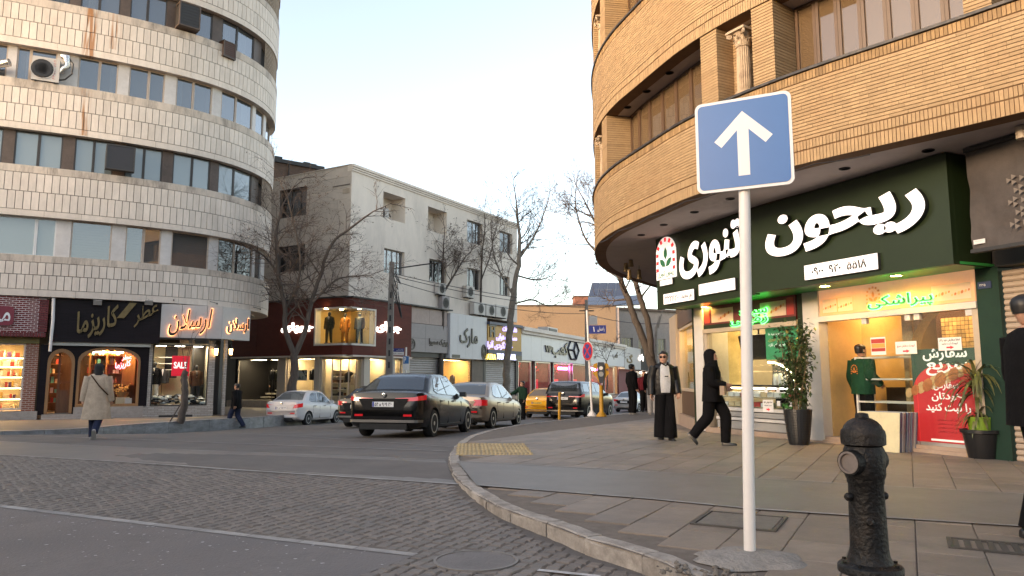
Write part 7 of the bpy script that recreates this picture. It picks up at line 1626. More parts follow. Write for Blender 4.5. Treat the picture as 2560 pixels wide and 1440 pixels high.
 m_=MB();m_.add([V((xb-.012,y,z*k))for y,z in((-.46,.62),(.46,.62),(.62,.86),(-.62,.86))],[(0,1,2,3)]);
 m_.build('boot_recess',mat('gloss_black',(.012,.012,.013),.2,var=0)if not moulding else pm,t,False,False)
 FRr=(0,)
 pl=MB();zp=(.735 if not suv else.80)*k;pl.b(xb-.03,xb-.016,-.26,.26,zp-.058,zp+.058);po=pl.build('number_plate',plate_m or M_plt,t,False,False)
 if plate:
  me=text_data(plate,.02,.5,False);vx=[v.co.x for v in me.vertices];vy=[v.co.y for v in me.vertices];a0,a1,b0,b1=min(vx),max(vx),min(vy),max(vy)
  for v in me.vertices:v.co=V((xb-.032-.003*(v.co.z+.5),.20-.42*(v.co.x-a0)/(a1-a0),zp-.042+.084*(v.co.y-b0)/(b1-b0)))
  me.materials.clear();me.materials.append(K_ink);o=bpy.data.objects.new('plate_number',me);COL.objects.link(o);o.parent=po
  MB().b(xb-.034,xb-.031,.215,.255,zp-.055,zp+.055).build('plate_band',mat('plate_blue',(.02,.05,.3),.4,var=0),po,False,False)
 m_=MB();m_.lathe([(.055,0),(.05,.012),(.03,.016),(0,.012)],(xb+.005,0,(.93 if not suv else.98)*k),18,(-1,0,0));m_.build('badge',M_chr,t,True,False)
 for s in(-1,1):
  m_=MB();m_.b(xb-.012,xb+.05,s*.56*hw/.87-.1,s*.56*hw/.87+.1,.50,.545);m_.build('reflector',M_tail,t,False,False)
 m_=MB();m_.loft([[V((xb+L*f-(.02 if abs(y)<.8 else-.0),y*hw*1.006,z))for z in(.36,.42)]+[V((xb+L*f+.06,y*hw*.96,z))for z in(.42,.36)]for f,y in((.05,-.955),(.012,-.89),(0,-.8),(0,-.4),(0,0),(0,.4),(0,.8),(.012,.89),(.05,.955))]);m_.build('bumper_strip',mat('bumper_grey',(.16,.155,.15),.35,metal=.6,var=0)if moulding is None else moulding,t,False,False)
 m_=MB();m_.b(xb+.01,xb+.3,-hw*.62,hw*.62,.20,.36);m_.build('diffuser',M_tyre,t,False,False)
 for s in(-1,1):
  m_=MB();m_.loft([[V((-L/2+L*.655+a,s*(hw*.95+b_),.97*k+c_))for a,c_ in((-.06,-.05),(.05,-.06),(.06,.05),(-.05,.07))]for b_ in(.0,.17)]);m_.build('mirror',pm,t,False,False)
  for f in(.30,.50):m_=MB();m_.b(-L/2+L*f,-L/2+L*f+.17,s*(hw+.0)-.01,s*hw+.025 if s>0 else s*hw+.01,.80*k,.83*k)if s>0 else m_.b(-L/2+L*f,-L/2+L*f+.17,-hw-.025,-hw+.01,.80*k,.83*k);m_.build('door_handle',M_chr if kind=='sedan' else M_dark,t,False,False)
  m_=MB()
  for f,a,b_ in((.285,.52,.95),(.425,.30,.93),(.655,.30,.92)):m_.b(-L/2+L*f-.004,-L/2+L*f+.004,*sorted((s*(hw-.02),s*(hw+.0015))),a,b_*k-.12)
  m_.b(-L/2+L*.29,-L/2+L*.655,*sorted((s*(hw-.02),s*(hw+.0015))),.296,.304);m_.build('door_seams',M_dark,t,False,False)
  if moulding:m_=MB();m_.b(-L/2+L*.29,-L/2+L*.70,*sorted((s*hw,s*(hw+.018))),.50,.56);m_.build('side_moulding',moulding,t,False,False)
  m_=MB();m_.add([V((L/2-L*f,s*y*hw,z*k))for f,y,z in((.005,.5,.62),(.03,.80,.60),(.10,.935,.66),(.10,.915,.75),(.035,.78,.70),(.02,.5,.68))],[(0,1,2,3,4,5)]);m_.build('headlight',M_plt,t,False,False)
 return t
P_blk=paint('black',(.008,.0075,.008),0,.18);P_wht=paint('white',(.62,.60,.59));P_slv=paint('silver',(.34,.275,.22),.5,.32);P_yel=paint('yellow',(.72,.34,.004));P_drk=paint('dark',(.02,.02,.022),0,.22);P_gry=paint('grey',(.22,.22,.23),.4)
car('sedan_car','shiny black sedan with silver wheels driving off beside the curved kerb',on_ground(1076,1092),'R',13,P_blk,4.75,1.86,1.53,wr=.325,plate='۵۴ ه ۹۶۹ ۲۶',tail=(.80,.87,.84,.95,.30))
car('sedan_car','dusty silver-beige sedan ahead of the black sedan',on_ground(1226,1071),'R',17,P_slv,4.6,1.78,1.43,plate='',moulding=P_slv,tail=(.72,.90,.72,.90,.62))
car('sedan_car','white sedan parked at the marble kerb by the dark red shop',on_ground(766,1062),'R',15,P_wht,4.1,1.65,1.46,wr=.285,plate='۲۲ ل ۳۵۷ ۶۳',moulding=P_wht,tail=(.72,.86,.78,.95,.42),rimm=mat('hubcap',(.34,.33,.32),.5,var=.1))
car('sedan_car','dark sedan half hidden between the white and the black sedans',on_ground(872,1069),'L',14,P_drk,4.4,1.72,1.45,plate='',detail=False)
car('taxi_car','yellow taxi standing beside the black off-roader',on_ground(1322,1044),'L',22,P_yel,4.4,1.72,1.45,plate='۵۲ ت ۸۸۱ ۵۳',plate_m=mat('plate_yellow',(.6,.38,.03),.4,var=0),moulding=mat('trim_black',(.02,.02,.02),.5,var=0),tail=(.78,.88,.78,.92,.5))
car('off_road_car','tall black off-roader parked behind the no parking post',on_ground(1386,1047),'L',27,P_blk,4.7,1.88,1.72,'suv',wr=.36,plate='۲۴ س ۵۵۴ ۲۳',tail=(.84,.92,.86,.98,.30))
car('sedan_car','white saloon farther up the street beyond the off-roader',on_ground(1545,1030),'L',27,P_wht,4.4,1.72,1.46,plate='')
car('sedan_car','dark saloon parked by the pink lit low shop',on_ground(1268,1020),'L',26,P_drk,4.4,1.72,1.45,detail=False)
car('sedan_car','grey saloon beyond the yellow taxi',on_ground(1330,1018),'L',26,P_gry,4.4,1.72,1.45,detail=False)
# ------------------------------------------------------------------ bare trees
M_bark=mat('bark_grey',(.085,.066,.054),.9,var=.35,scale=12,bump=.8,bscale=25,stretch=(1,1,.3));M_twig=mat('twig',(.10,.07,.056),.85,var=.2);M_plane=mat('bark_plane',(.17,.145,.12),.85,var=.35,scale=5,bump=.4,dirt=.5,dirtcol=(.07,.06,.05),dscale=2);M_seed=mat('dry_seed',(.085,.05,.03),.9,var=.3)
def tree(label,d,limbs,crown,bark=None,n1=10,l1=1.6,droop=.0,seeds=0,rmin=.0045,up=.25,seed=1,levels=3,spread=1.0):
 R=random.Random(seed);L0=limbs[0];base=at_y(*L0[3][0],d+L0[0]);t=thing('bare_tree',label,'tree',base);tk=MB();cr=MB();sd=MB()
 def grow(p,dr,L,r,lv):
  n=4 if lv>1 else 3;pts=[p];rs=[r];q=p;v=dr.normalized()
  for i in range(n):
   v=(v+V((R.gauss(0,.16),R.gauss(0,.16),R.gauss(0,.13)+up*.22-droop*(i/n)))).normalized();q=q+v*L/n;pts.append(q);rs.append(max(rmin*.5,r*(1-(i+1)/(n+.6))))
  cr.tube(pts,rs,4 if lv>1 else 3,False)
  if lv>0:
   for k in range(R.randint(4,6)if lv>1 else R.randint(5,8)):
    f=R.uniform(.25,1);i=min(n-1,int(f*n));b=pts[i].lerp(pts[i+1],f*n-i if f<1 else 1);dv=(pts[i+1]-pts[i]).normalized();o=V((R.gauss(0,1),R.gauss(0,1),R.gauss(0,.7)));o=(o-dv*o.dot(dv)).normalized();grow(b,dv*.75+o*.75*spread,L*R.uniform(.38,.62),max(rmin,r*.5),lv-1)
  if seeds and lv==0 and R.random()<seeds:
   for k in range(R.randint(2,4)):c=pts[-1]+V((R.gauss(0,.05),R.gauss(0,.05),R.gauss(-.05,.04)));a=V((R.gauss(0,1),R.gauss(0,1),R.gauss(-.6,.6))).normalized()*.055;b=a.cross(V((R.gauss(0,1),R.gauss(0,1),1))).normalized()*.018;sd.add([c-b,c+b,c+a*1.6],[(0,1,2)])
 for off,r0,r1,pp in limbs:
  n=len(pp);pts=[at_y(x_,y_,d+off*(i/max(1,n-1)if off and n>1 and(off,r0,r1,pp)!=L0 else 1))for i,(x_,y_)in enumerate(pp)];c=crom(pts,5);rs=[r0+(r1-r0)*i/(len(c)-1)for i in range(len(c))];c=[p+V((R.gauss(0,r0*.12),R.gauss(0,r0*.12),0))if 0<i else p for i,p in enumerate(c)];tk.tube(c,rs,9 if r0>.08 else 6)
  st=crown.get(id(pp),crown['from'])
  for k in range(n1 if(off,r0,r1,pp)!=L0 or len(limbs)<2 else 0):
   f=st+(1-st)*(k+R.random())/n1;i=min(len(c)-2,int(f*(len(c)-1)));dv=(c[i+1]-c[i]).normalized();o=V((R.gauss(0,1),R.gauss(0,1),R.gauss(.1,.6)));o=(o-dv*o.dot(dv)).normalized();grow(c[i],dv*.7+o*spread,l1*R.uniform(.6,1.15)*(1.15-.5*f),max(rmin*1.6,rs[i]*.42),levels-1)
  if(off,r0,r1,pp)!=L0:grow(c[-1],c[-1]-c[-2],l1*.8,r1,levels-1)
 tk.build('trunk',bark or M_bark,t,True);stuff(cr.build('crown',M_twig,t))
 if seeds:stuff(sd.build('seed_pods',M_seed,t))
 return t
C={'from':.35}
tree('forked bare tree with wide twiggy crown beside the dark red shop',33,[(0,.21,.15,[(728,985),(735,930),(737,885)]),(-.6,.13,.05,[(737,888),(715,830),(712,770),(698,690),(690,600),(697,540)]),(.8,.13,.05,[(737,888),(762,830),(775,770),(800,690),(830,610),(890,560)]),(-1.2,.07,.025,[(714,770),(742,720),(750,640),(735,560),(720,500)]),(-1.0,.06,.02,[(700,690),(660,640),(620,620)]),(1.2,.06,.02,[(782,755),(840,700),(900,690)])],{'from':.25},n1=16,l1=2.6,droop=.10,seeds=.25,seed=3,up=.2)
tree('twiggy street tree with seed clusters before the grey boutique',46,[(0,.14,.11,[(1104,960),(1102,880),(1106,800),(1107,730)]),(.4,.09,.03,[(1107,735),(1085,690),(1050,640),(1020,600)]),(-.4,.10,.03,[(1107,735),(1108,660),(1110,600)]),(.6,.08,.03,[(1107,735),(1140,680),(1165,640)])],{'from':.3},n1=15,l1=2.0,droop=.12,seeds=.6,seed=5,rmin=.008)
tree('slender bare tree in front of the tall white panel',50,[(0,.10,.08,[(1180,960),(1190,880),(1198,800),(1203,720)]),(.2,.07,.02,[(1203,720),(1205,640),(1212,570),(1210,520)]),(-.3,.05,.02,[(1203,700),(1225,640),(1235,590)])],{'from':.3},n1=13,l1=1.9,seed=8,rmin=.009,up=.35)
tree('tall bare plane tree with pale trunk standing past the yellow sign',47,[(0,.25,.19,[(1266,985),(1268,900),(1276,800),(1286,720)]),(-.4,.17,.04,[(1286,725),(1297,650),(1298,590),(1292,540),(1290,500)]),(.5,.08,.03,[(1284,740),(1255,690),(1235,640),(1228,580)]),(-.8,.08,.03,[(1296,650),(1330,600),(1350,560),(1368,510)]),(.8,.07,.02,[(1284,760),(1330,750),(1375,765),(1420,745)]),(-.6,.07,.02,[(1297,690),(1340,700),(1380,690)])],{'from':.2},M_plane,15,2.3,seed=11,rmin=.008,up=.45)
tree('big dark two-stemmed tree on the pavement behind the pedestrians',31,[(0,.24,.2,[(1655,1035),(1642,960),(1625,890)]),(.3,.17,.10,[(1628,900),(1600,830),(1575,760),(1552,700),(1530,610)]),(-.4,.15,.09,[(1630,895),(1622,820),(1605,760),(1588,690),(1590,620)]),(.5,.07,.03,[(1552,700),(1500,640),(1460,590),(1440,520)]),(.2,.07,.03,[(1540,650),(1490,560),(1460,500)])],{'from':.55},n1=9,l1=2.2,seed=14,rmin=.009)
tree('small bare sapling before the long white fascia',58,[(0,.06,.04,[(1518,975),(1518,930),(1516,900)]),(.2,.03,.012,[(1516,905),(1505,885),(1495,865)]),(-.2,.03,.012,[(1516,905),(1525,880),(1535,860)])],{'from':.1},n1=6,l1=1.2,seed=17,rmin=.010)
tree('pale bare trunk near the end of the white terrace',62,[(0,.16,.10,[(1650,970),(1640,900),(1640,830),(1650,790)]),(.2,.06,.02,[(1645,820),(1660,760),(1670,730)])],{'from':.5},M_plane,6,1.8,seed=19,rmin=.012)
_b=on_ground(450,1054,lz)
tree('stubby pollarded trunk with a stake on the marble kerb',_b.y,[(0,.13,.10,[(450,1055),(459,1020),(463,985),(461,950),(464,928)]),(.1,.012,.006,[(464,930),(470,880),(485,820)]),(-.1,.012,.006,[(463,930),(455,870),(440,820)]),(.1,.012,.006,[(464,928),(480,860),(510,810)])],{'from':.93},n1=2,l1=.7,seed=23,levels=1)
MB().tube([at_y(425,1054,_b.y-.1),at_y(455,1005,_b.y)],.022,5).build('stake',M_bark,[o for o in bpy.data.objects if o.get('label','').startswith('stubby')][0])
# ------------------------------------------------------------------ street furniture
M_postw=mat('post_white',(.80,.755,.71),.45,var=.06,dirt=.25,dirtcol=(.45,.40,.36),dscale=3);M_yel=mat('street_yellow',(.55,.27,.02),.5,var=.12,dirt=.4,dirtcol=(.25,.13,.03),dscale=4);M_blue=mat('sign_blue',(.010,.125,.37),.4,var=.03);M_conP=mat('pole_concrete',(.22,.20,.18),.85,var=.2,scale=4);K_white=mat('sign_white',(.74,.73,.72),.45,var=.02)
def rrect(fr,u0,u1,z0,z1,r,n):
 out=[]
 for cx,cz,a0 in((u1-r,z0+r,-90),(u1-r,z1-r,0),(u0+r,z1-r,90),(u0+r,z0+r,180)):
  for k in range(6):a=rad(a0+18*k);out.append(fr.p(cx+r*math.cos(a),cz+r*math.sin(a),n))
 return out
SP=Frame((1.52,4.92,0),(math.sin(rad(117)),math.cos(rad(117)),0));t=thing('one_way_sign','square blue road sign with white upward arrow on a white post','road sign',(1.52,4.92,0));MB().tube([SP.p(0,.0,-.03),SP.p(.066,2.9,-.03)],.0375,20).build('post',M_postw,t,True)
MB().poly(rrect(SP,-.25,.385,2.42,3.06,.045,.012),SP.n*.018).build('rim',K_white,t);MB().poly(rrect(SP,-.23,.365,2.44,3.04,.032,.03),SP.n*.003).build('face',M_blue,t)
ar=[(.032,2.515),(.108,2.515),(.108,2.835),(.215,2.725),(.262,2.772),(.07,2.965),(-.122,2.772),(-.075,2.725),(.032,2.835)];mb=MB();ars=[[ar[0],ar[1],ar[2],ar[8]],[ar[8],ar[2],ar[5]],[ar[2],ar[3],ar[4],ar[5]],[ar[5],ar[6],ar[7],ar[8]]]
vs=[SP.p(u,z,.0335)for u,z in ar];mb.add(vs,[(0,1,2,8),(8,2,5),(2,3,4,5),(8,5,6,7)]);mb.build('arrow',K_white,t)
mb=MB();rings=[]
for r,h in((.30,.0),(.27,.022),(.17,.04),(.06,.052),(.036,.056)):rings.append([V((1.52+r*(1+.16*math.sin(k*2.1)+.1*math.sin(k*3.7))*math.cos(k*.2618)*1.15,4.92+r*(1+.12*math.sin(k*1.3))*math.sin(k*.2618),h))for k in range(24)])
mb.loft(rings);mb.build('concrete_collar',mat('rough_mortar',(.26,.235,.21),.9,var=.25,scale=10,bump=.9,bscale=40),t,True)
hp=V((1.80,3.86,0));t=thing('fire_hydrant','black cast iron fire hydrant with open outlet near the white post','hydrant',hp)
MB().lathe([(.10,-.02),(.10,.185),(.105,.19)],hp,28).build('foot',M_iron,t,True);MB().lathe([(.145,.185),(.153,.19),(.153,.22),(.146,.228),(.108,.238),(.095,.27),(.09,.31),(.086,.5),(.083,.62),(.088,.63),(.088,.645),(.093,.655)],hp,32).build('barrel',M_iron,t,True)
MB().lathe([(.093,.655),(.098,.67),(.098,.79),(.09,.81)],hp,28).build('head_body',M_iron,t,True)
mb=MB();seg=48
mb.loft([[hp+V((q*(1 if k%2 or fl==0 else.95)*math.cos(k*2*math.pi/seg),q*(1 if k%2 or fl==0 else.95)*math.sin(k*2*math.pi/seg),z))for k in range(seg)]for q,z,fl in((.085,.81,0),(.106,.82,0),(.108,.865,1),(.104,.888,1),(.094,.90,0),(.088,.915,0),(.07,.935,0),(.045,.95,0),(.034,.953,0),(.03,.975,0),(.008,.98,0))])
mb.build('bonnet',M_iron,t,True)
for k,(az_o,L,r)in enumerate(((-122,.135,.056),(48,.145,.056),(-20,.12,.04))):
 d=V((math.sin(rad(az_o)),math.cos(rad(az_o)),0));c=hp+V((0,0,.735));o=MB().lathe([(r*.8,.05),(r*.85,L*.6),(r*1.1,L*.62),(r*1.1,L),(r*.8,L),(r*.72,L-.06),(0,L-.06)]if k==0 else[(r*.8,.05),(r*.85,L*.6),(r*1.15,L*.62),(r*1.15,L),(r*.5,L+.01),(r*.5,L+.03),(0,L+.03)],c,20,d).build('outlet' if k==0 else 'outlet_cap',M_iron,t,True)
 if k==0:MB().lathe([(r*.98,L-.01),(r*.98,L+.004),(r*.80,L+.004),(r*.73,L-.05)],c,20,d).build('outlet_ring',mat('worn_steel',(.22,.18,.16),.5,metal=.5,var=.3),o,True)
for z_,a in((.56,-100),(.56,80),(.45,200)):d=V((math.sin(rad(a)),math.cos(rad(a)),0));MB().lathe([(.02,.06),(.02,.11),(.012,.118),(0,.118)],hp+V((0,0,z_)),8,d).build('lug',M_iron,t)
for k in range(8):a=k*.785;MB().lathe([(.011,.228),(.011,.243),(0,.243)],hp+V((.128*math.cos(a),.128*math.sin(a),0)),6).build('bolt',M_iron,t)
b=on_ground(1480,1040,pz);NP=Frame(b,(1,-.12,0));t=thing('no_parking_sign','round red and blue no parking sign on a leaning white post with blue plate','road sign',b);lean=lambda z:-.035*z
MB().lathe([(.17,0),(.15,.05),(.05,.16),(.045,.2)],b,14).build('foot',M_postw,t,True);MB().tube([b+V((0,0,.1)),b+V((lean(3.62)*1.0,0,3.62))],.042,10).build('post',M_postw,t,True)
q=NP.px(1470,878,.06);c=NP.p(q[0],q[1],.05)
DN=Frame(c,(.45,-.89,0))
for nm,r,m_,o in(('back',.33,K_white,0),('ring',.315,mat('sign_red',(.50,.02,.03),.4,var=0),.012),('disc',.24,mat('sign_navy',(.02,.04,.22),.4,var=0),.016)):MB().lathe([(r,o),(r,o+.012),(0,o+.012)],c,32,DN.n).build(nm,m_,t)
mb=MB()
for s in(-1,1):d=(DN.u+V((0,0,s))).normalized();mb.box(c+DN.n*(.030+.0015*s),(.50,.06,.004),d,DN.n.cross(d),DN.n)
mb.build('cross',MATS['sign_red'],t);q=NP.rect(1472,834,1515,813,.06);MB().fb(NP,*q,.03,.05).build('street_plate',mat('plate_navy',(.015,.03,.20),.4,var=0),t);lettering('words','راهنمایی',NP,q[0]+(q[1]-q[0])*.5,q[1]-.05,q[2]+.06,q[3]-.05,.051,K_white,t,.01,.003);lettering('number','۱',NP,q[0]+.15,q[0]+.2,q[2]+.06,q[3]-.05,.051,K_white,t,.02,.003,rtl=False)
b=on_ground(1504,1041,pz);PM=Frame(b,(1,-.1,0));t=thing('parking_meter','yellow parking meter with grey face on a yellow pedestal','parking meter',b);MB().lathe([(.19,0),(.17,.04),(.07,.16),(.065,1.0),(.08,1.04)],b,12).build('pedestal',M_yel,t,True)
for s in(-1,1):
 pr=[(.05,1.0),(.10,1.08),(.14,1.2),(.27,1.34),(.25,1.42),(.17,1.44),(.17,1.50),(.27,1.52),(.24,1.66),(.12,1.70),(.12,1.3)];MB().poly([PM.p(s*a,z_,-.12)for a,z_ in pr],PM.n*.22).build('bracket',M_yel,t)
MB().poly([PM.p(a,z_,-.10)for a,z_ in((-.06,1.02),(.06,1.02),(.115,1.3),(.115,1.6),(.1,1.72),(-.1,1.72),(-.115,1.6),(-.115,1.3))],PM.n*.25).build('housing',mat('meter_grey',(.045,.05,.06),.5,var=.1),t)
for z_,r in((1.52,.065),(1.32,.085)):MB().lathe([(r,0),(r,.012),(0,.012)],PM.p(0,z_,.15),16,PM.n).build('dial',K_white if r<.07 else M_alu,t)
b=on_ground(1398,1049,pz);t=thing('kerb_bollard','thin yellow bollard leaning at the kerb behind the off-roader','bollard',b);MB().tube([b,b+V((.02,0,.80))],.042,10).build('post',M_yel,t,True);MB().lathe([(.044,0),(.03,.03),(0,.035)],b+V((.02,0,.80)),10).build('cap',M_yel,t)
b=on_ground(1014,1012,lz);b=V((b.x,41,lz(b.x,41)));b.x=at_y(1014,950,41).x;QP=Frame(b,(1,.1,0));t=thing('parking_sign','blue parking board with a blue and white street plate on a white pole','road sign',b);zt=QP.px(1014,868)[1];MB().tube([b,V((b.x,b.y,zt))],.05,8).build('post',M_postw,t)
q=QP.rect(1007,925,1023,890,.06);zm_=q[2]+(q[3]-q[2])*.45;MB().fb(QP,q[0],q[1],q[2],q[3],.05,.07).build('board',K_white,t);MB().fb(QP,q[0]+.015,q[1]-.015,zm_,q[3]-.015,.07,.075).build('board_blue',M_blue,t);lettering('letter','P',QP,q[0]+.04,q[0]+.17,zm_+.06,q[3]-.06,.076,K_white,t,.03,.003,rtl=False)
q=QP.rect(977,888,1010,871,.06);zm_=(q[2]+q[3])/2;MB().fb(QP,q[0],q[1],zm_,q[3],.05,.07).build('street_plate',MATS['plate_navy'],t);MB().fb(QP,q[0],q[1],q[2],zm_-.003,.05,.07).build('street_plate',K_white,t);lettering('words','راهنمایی',QP,q[0]+.3,q[1]-.05,zm_+.05,q[3]-.04,.071,K_white,t,.01,.003);lettering('words','محمد خلیل',QP,q[0]+.08,q[1]-.08,q[2]+.04,zm_-.05,.071,K_ink,t,.01,.003);lettering('number','۲',QP,q[0]+.08,q[0]+.16,zm_+.05,q[3]-.05,.071,K_white,t,.01,.003,rtl=False)
d_=39.5;pb=at_y(972,980,d_);zt=at_y(980,655,d_).z;x0=at_y(980,655,d_).x;t=thing('utility_pole','square concrete utility pole with a curved lamp arm by the red shop','pole',(pb.x,d_,lz(pb.x,d_)));mb=MB();r0,r1=.20,.12;mb.hexa([V((pb.x+a*r0,d_+b_*r0*.7,lz(pb.x,d_)-.1))for a,b_ in((-1,-1),(1,-1),(1,1),(-1,1))]+[V((x0+a*r1,d_+b_*r1,zt))for a,b_ in((-1,-1),(1,-1),(1,1),(-1,1))]);mb.build('shaft',M_conP,t)
for k in range(9):z_=.5+k*.62;MB().b(x0-.05+(pb.x-x0)*(1-z_/zt),x0+.05+(pb.x-x0)*(1-z_/zt),d_-.20+.008*k,d_-.1,z_,z_+.32).build('slot',M_dark,t)
arm=[at_y(*p,d_-o)for p,o in(((983,672),0),((1020,667),.6),((1070,660),1.3),((1108,657),1.8))];MB().tube(crom(arm,4),.035,6).build('lamp_arm',M_dark,t,True);c=arm[-1];MB().loft([[c+V((a*s_,o+b_*s_*.4,z_))for a,b_ in((-1,-1),(1,-1),(1,1),(-1,1))]for o,s_,z_ in((-.1,.05,.03),(-.3,.1,.06),(-.7,.09,.02))]).build('lamp_head',M_alu,t)
p2=at_y(1466,760,50);t2=thing('utility_pole','slim steel utility pole behind the no parking sign','pole',(p2 .x,50,pz(0,50)-.3));MB().tube([V((p2 .x,50,-.8)),V((p2 .x,50,at_y(1466,750,50).z))],[.17,.11],8).build('shaft',M_conP,t2,True);MB().b(p2 .x+.15,p2 .x+.7,49.8,50,at_y(1466,812,50).z,at_y(1466,790,50).z).build('fuse_box',M_pan,t2);MB().tube([V((p2 .x-.5,50,at_y(0,777,50).z)),V((p2 .x+.5,50,at_y(0,777,50).z))],.04,5).build('crossarm',M_dark,t2)
def wire(lab,a,b,sag,r=.018):
 mb=MB();mb.tube([a.lerp(b,i/14)-V((0,0,sag*4*(i/14)*(1-i/14)))for i in range(15)],r,4);tag(mb.build('overhead_wire',M_dark,None),lab,'wire','overhead wires')
for k,(ya,yb,s_)in enumerate(((690,770,.3),(702,784,.5),(684,762,.25))):wire('black overhead wire strung between the concrete and the steel pole',at_y(984,ya,d_),at_y(1466,yb,50),s_)
for k,(xb_,yb)in enumerate(((1700,700),(1760,800))):wire('black overhead wire running from the steel pole towards the brick building',at_y(1466,770+14*k,50),at_y(xb_,yb,36),.4)
mb=MB()
for k in range(9):a=at_y(978+random.uniform(0,14),690+random.uniform(-15,60),d_-.25);mb.tube(crom([a,a+V((.3,-.05,-.4-.1*k)),a+V((.12,0,.25-.3*random.random()))],4),.018,4)
tag(mb.build('cable_tangle',M_dark,None),'tangle of black cables hanging on the concrete pole','cables')
def leaf_pot(label,p,r,h,prof,rib=False):
 t=thing('potted_plant',label,'potted plant',p);mb=MB();n=22 if rib else 1
 if rib:mb.lathe([(r*(.68+.36*(i/44)**.7+(.012 if i%2 else 0)),h*i/44)for i in range(45)]+[(r*.93,h),(r*.9,h-.05),(0,h-.05)],p,28)
 else:mb.lathe([(r*.72,0),(r*.75,.02),(r*.95,h-.06),(r*1.06,h-.05),(r*1.06,h),(r*.95,h),(r*.9,h-.04),(0,h-.04)],p,28)
 mb.build('pot',mat('pot_black',(.012,.012,.013),.35,var=.1),t,not rib);return t
M_leaf=mat('leaf_dark',(.035,.06,.016),.45,var=.4,scale=10,piece=.35,spec=.5);M_leaf2=mat('leaf_strap',(.06,.085,.025),.45,var=.4,scale=6,piece=.3,col2=(.13,.12,.04))
p=on_ground(1998,1112,pz);t=leaf_pot('leafy ficus in a tall ribbed black pot by the white pillar',p,.235,.62,None,True);st=MB();lf=MB();R=random.Random(5)
tips=[]
for k in range(9):
 a=R.uniform(0,6.28);pts=[p+V((.05*math.cos(a),.05*math.sin(a),.56))];v=V((.045*math.cos(a),.045*math.sin(a),.35))
 for i in range(5):pts.append(pts[-1]+v*R.uniform(.6,1.0));v=v+V((R.gauss(0,.035),R.gauss(0,.035),-.01));tips.append(pts[-1])
 st.tube(pts,[.014,.012,.01,.009,.007,.005],5)
st.build('stems',mat('stem_tan',(.20,.14,.08),.8,var=.2),t,True)
for i in range(1700):
 c=R.choice(tips)+V((R.gauss(0,.07),R.gauss(0,.07),R.gauss(0,.09)));d=V((R.gauss(0,1),R.gauss(0,1),R.gauss(-.3,.6))).normalized();s=d.cross(V((R.gauss(0,.4),R.gauss(0,.4),1))).normalized();l=R.uniform(.06,.11);lf.add([c,c+d*l*.5+s*l*.26,c+d*l+V((0,0,-.012)),c+d*l*.5-s*l*.26],[(0,1,2,3)])
stuff(lf.build('foliage',M_leaf,t))
p=on_ground(2460,1146,pz);t=leaf_pot('spiky dracaena in a wide black pot before the green wall',p,.27,.42,None);tr=MB();top=p+V((-.02,.02,1.15));tr.tube([p+V((-.05,0,.3)),p+V((-.04,0,.7)),top],[.035,.03,.028],8);tr.build('stem',mat('stem_tan',(.2,.14,.08)),t,True);MB().lathe([(.16,.36),(.18,.60),(.165,.60),(.15,.40)],p,20).build('inner_pot',mat('pot_lime',(.16,.27,.02),.5,var=.05),t,True);lf=MB()
for i in range(120):
 o=top+V((0,0,R.uniform(-.25,.12)))if i<90 else p+V((-.03,0,.62));a=R.uniform(0,6.28);el=R.uniform(-.2,1.3);L=R.uniform(.45,.78)*(1 if i<90 else.6);d=V((math.cos(a)*math.cos(el),math.sin(a)*math.cos(el),math.sin(el)));s=d.cross(V((0,0,1))).normalized();q=o;rows=[];v=d.copy()
 for k in range(6):w_=.026*(1-(k/5)**2)+.002;rows.append([q-s*w_,q+s*w_]);v=(v+V((0,0,-.25-.1*k))).normalized();q=q+v*L/5
 lf.loft(rows,False,False)
stuff(lf.build('foliage',M_leaf2,t,True))
# ------------------------------------------------------------------ people
def face_to(az):return-rad(az)
WALK=dict(hpL=(-.08,.02,.90),knL=(-.09,.17,.52),anL=(-.09,.24,.10),hpR=(.08,-.02,.90),knR=(.09,-.02,.50),anR=(.09,-.28,.14),elL=(-.24,-.12,1.12),wrL=(-.24,-.10,.88),elR=(.24,.06,1.12),wrR=(.22,.18,.92))
P=on_ground(1664,1101,pz)
def c1(t,D,Q):
 lm=mat('leather_black',(.008,.0075,.008),.4,var=.2,scale=5,bump=.5,bscale=14,spec=.3);coat_shell('jacket',lm,t,[((0,-.01,1.455),.08,.07),((0,-.01,1.41),.18,.105),((0,-.01,1.30),.205,.13),((0,-.01,1.12),.205,.14),((0,-.01,.96),.205,.14),((0,-.01,.86),.195,.135)],fold=.05);sleeves('sleeve',lm,t,D,(.10,.088,.07))
 mb=MB();g=[(1.445,.05,.095),(1.39,.085,.128),(1.2,.10,.152),(1.05,.10,.156),(.90,.085,.15)];mb.loft([[V((-w_+.02+i*w_/2,y_-abs(i-2)*.008,z_))for i in range(5)]for z_,w_,y_ in g],False,False);mb.build('shirt',M_white,t,True,False)
 mb=MB();mb.tube([V((-.075,.02,1.47)),V((-.045,.10,1.44)),V((.0,.125,1.41)),V((.045,.10,1.44)),V((.075,.02,1.47))],.016,6);mb.build('collar',M_black,t,True,False);mb=MB();mb.loft([ering((.02*s_,.153,z_),.035,.004,6)for s_,z_ in((0,1.195),(0,1.215))]);mb.build('shirt_print',K_ink,t,False,False)
 mb=MB()
 for s_,o in((-1,.06),(1,-.05)):mb.loft([ering((s_*.07,y_,z_),rx,ry,14)for y_,z_,rx,ry in((0,.95,.10,.115),(0,.78,.115,.125),(o*.6,.45,.12,.14),(o,.2,.13,.155),(o,.06,.135,.16))])
 mb.build('wide_trousers',M_black,t,True,False)
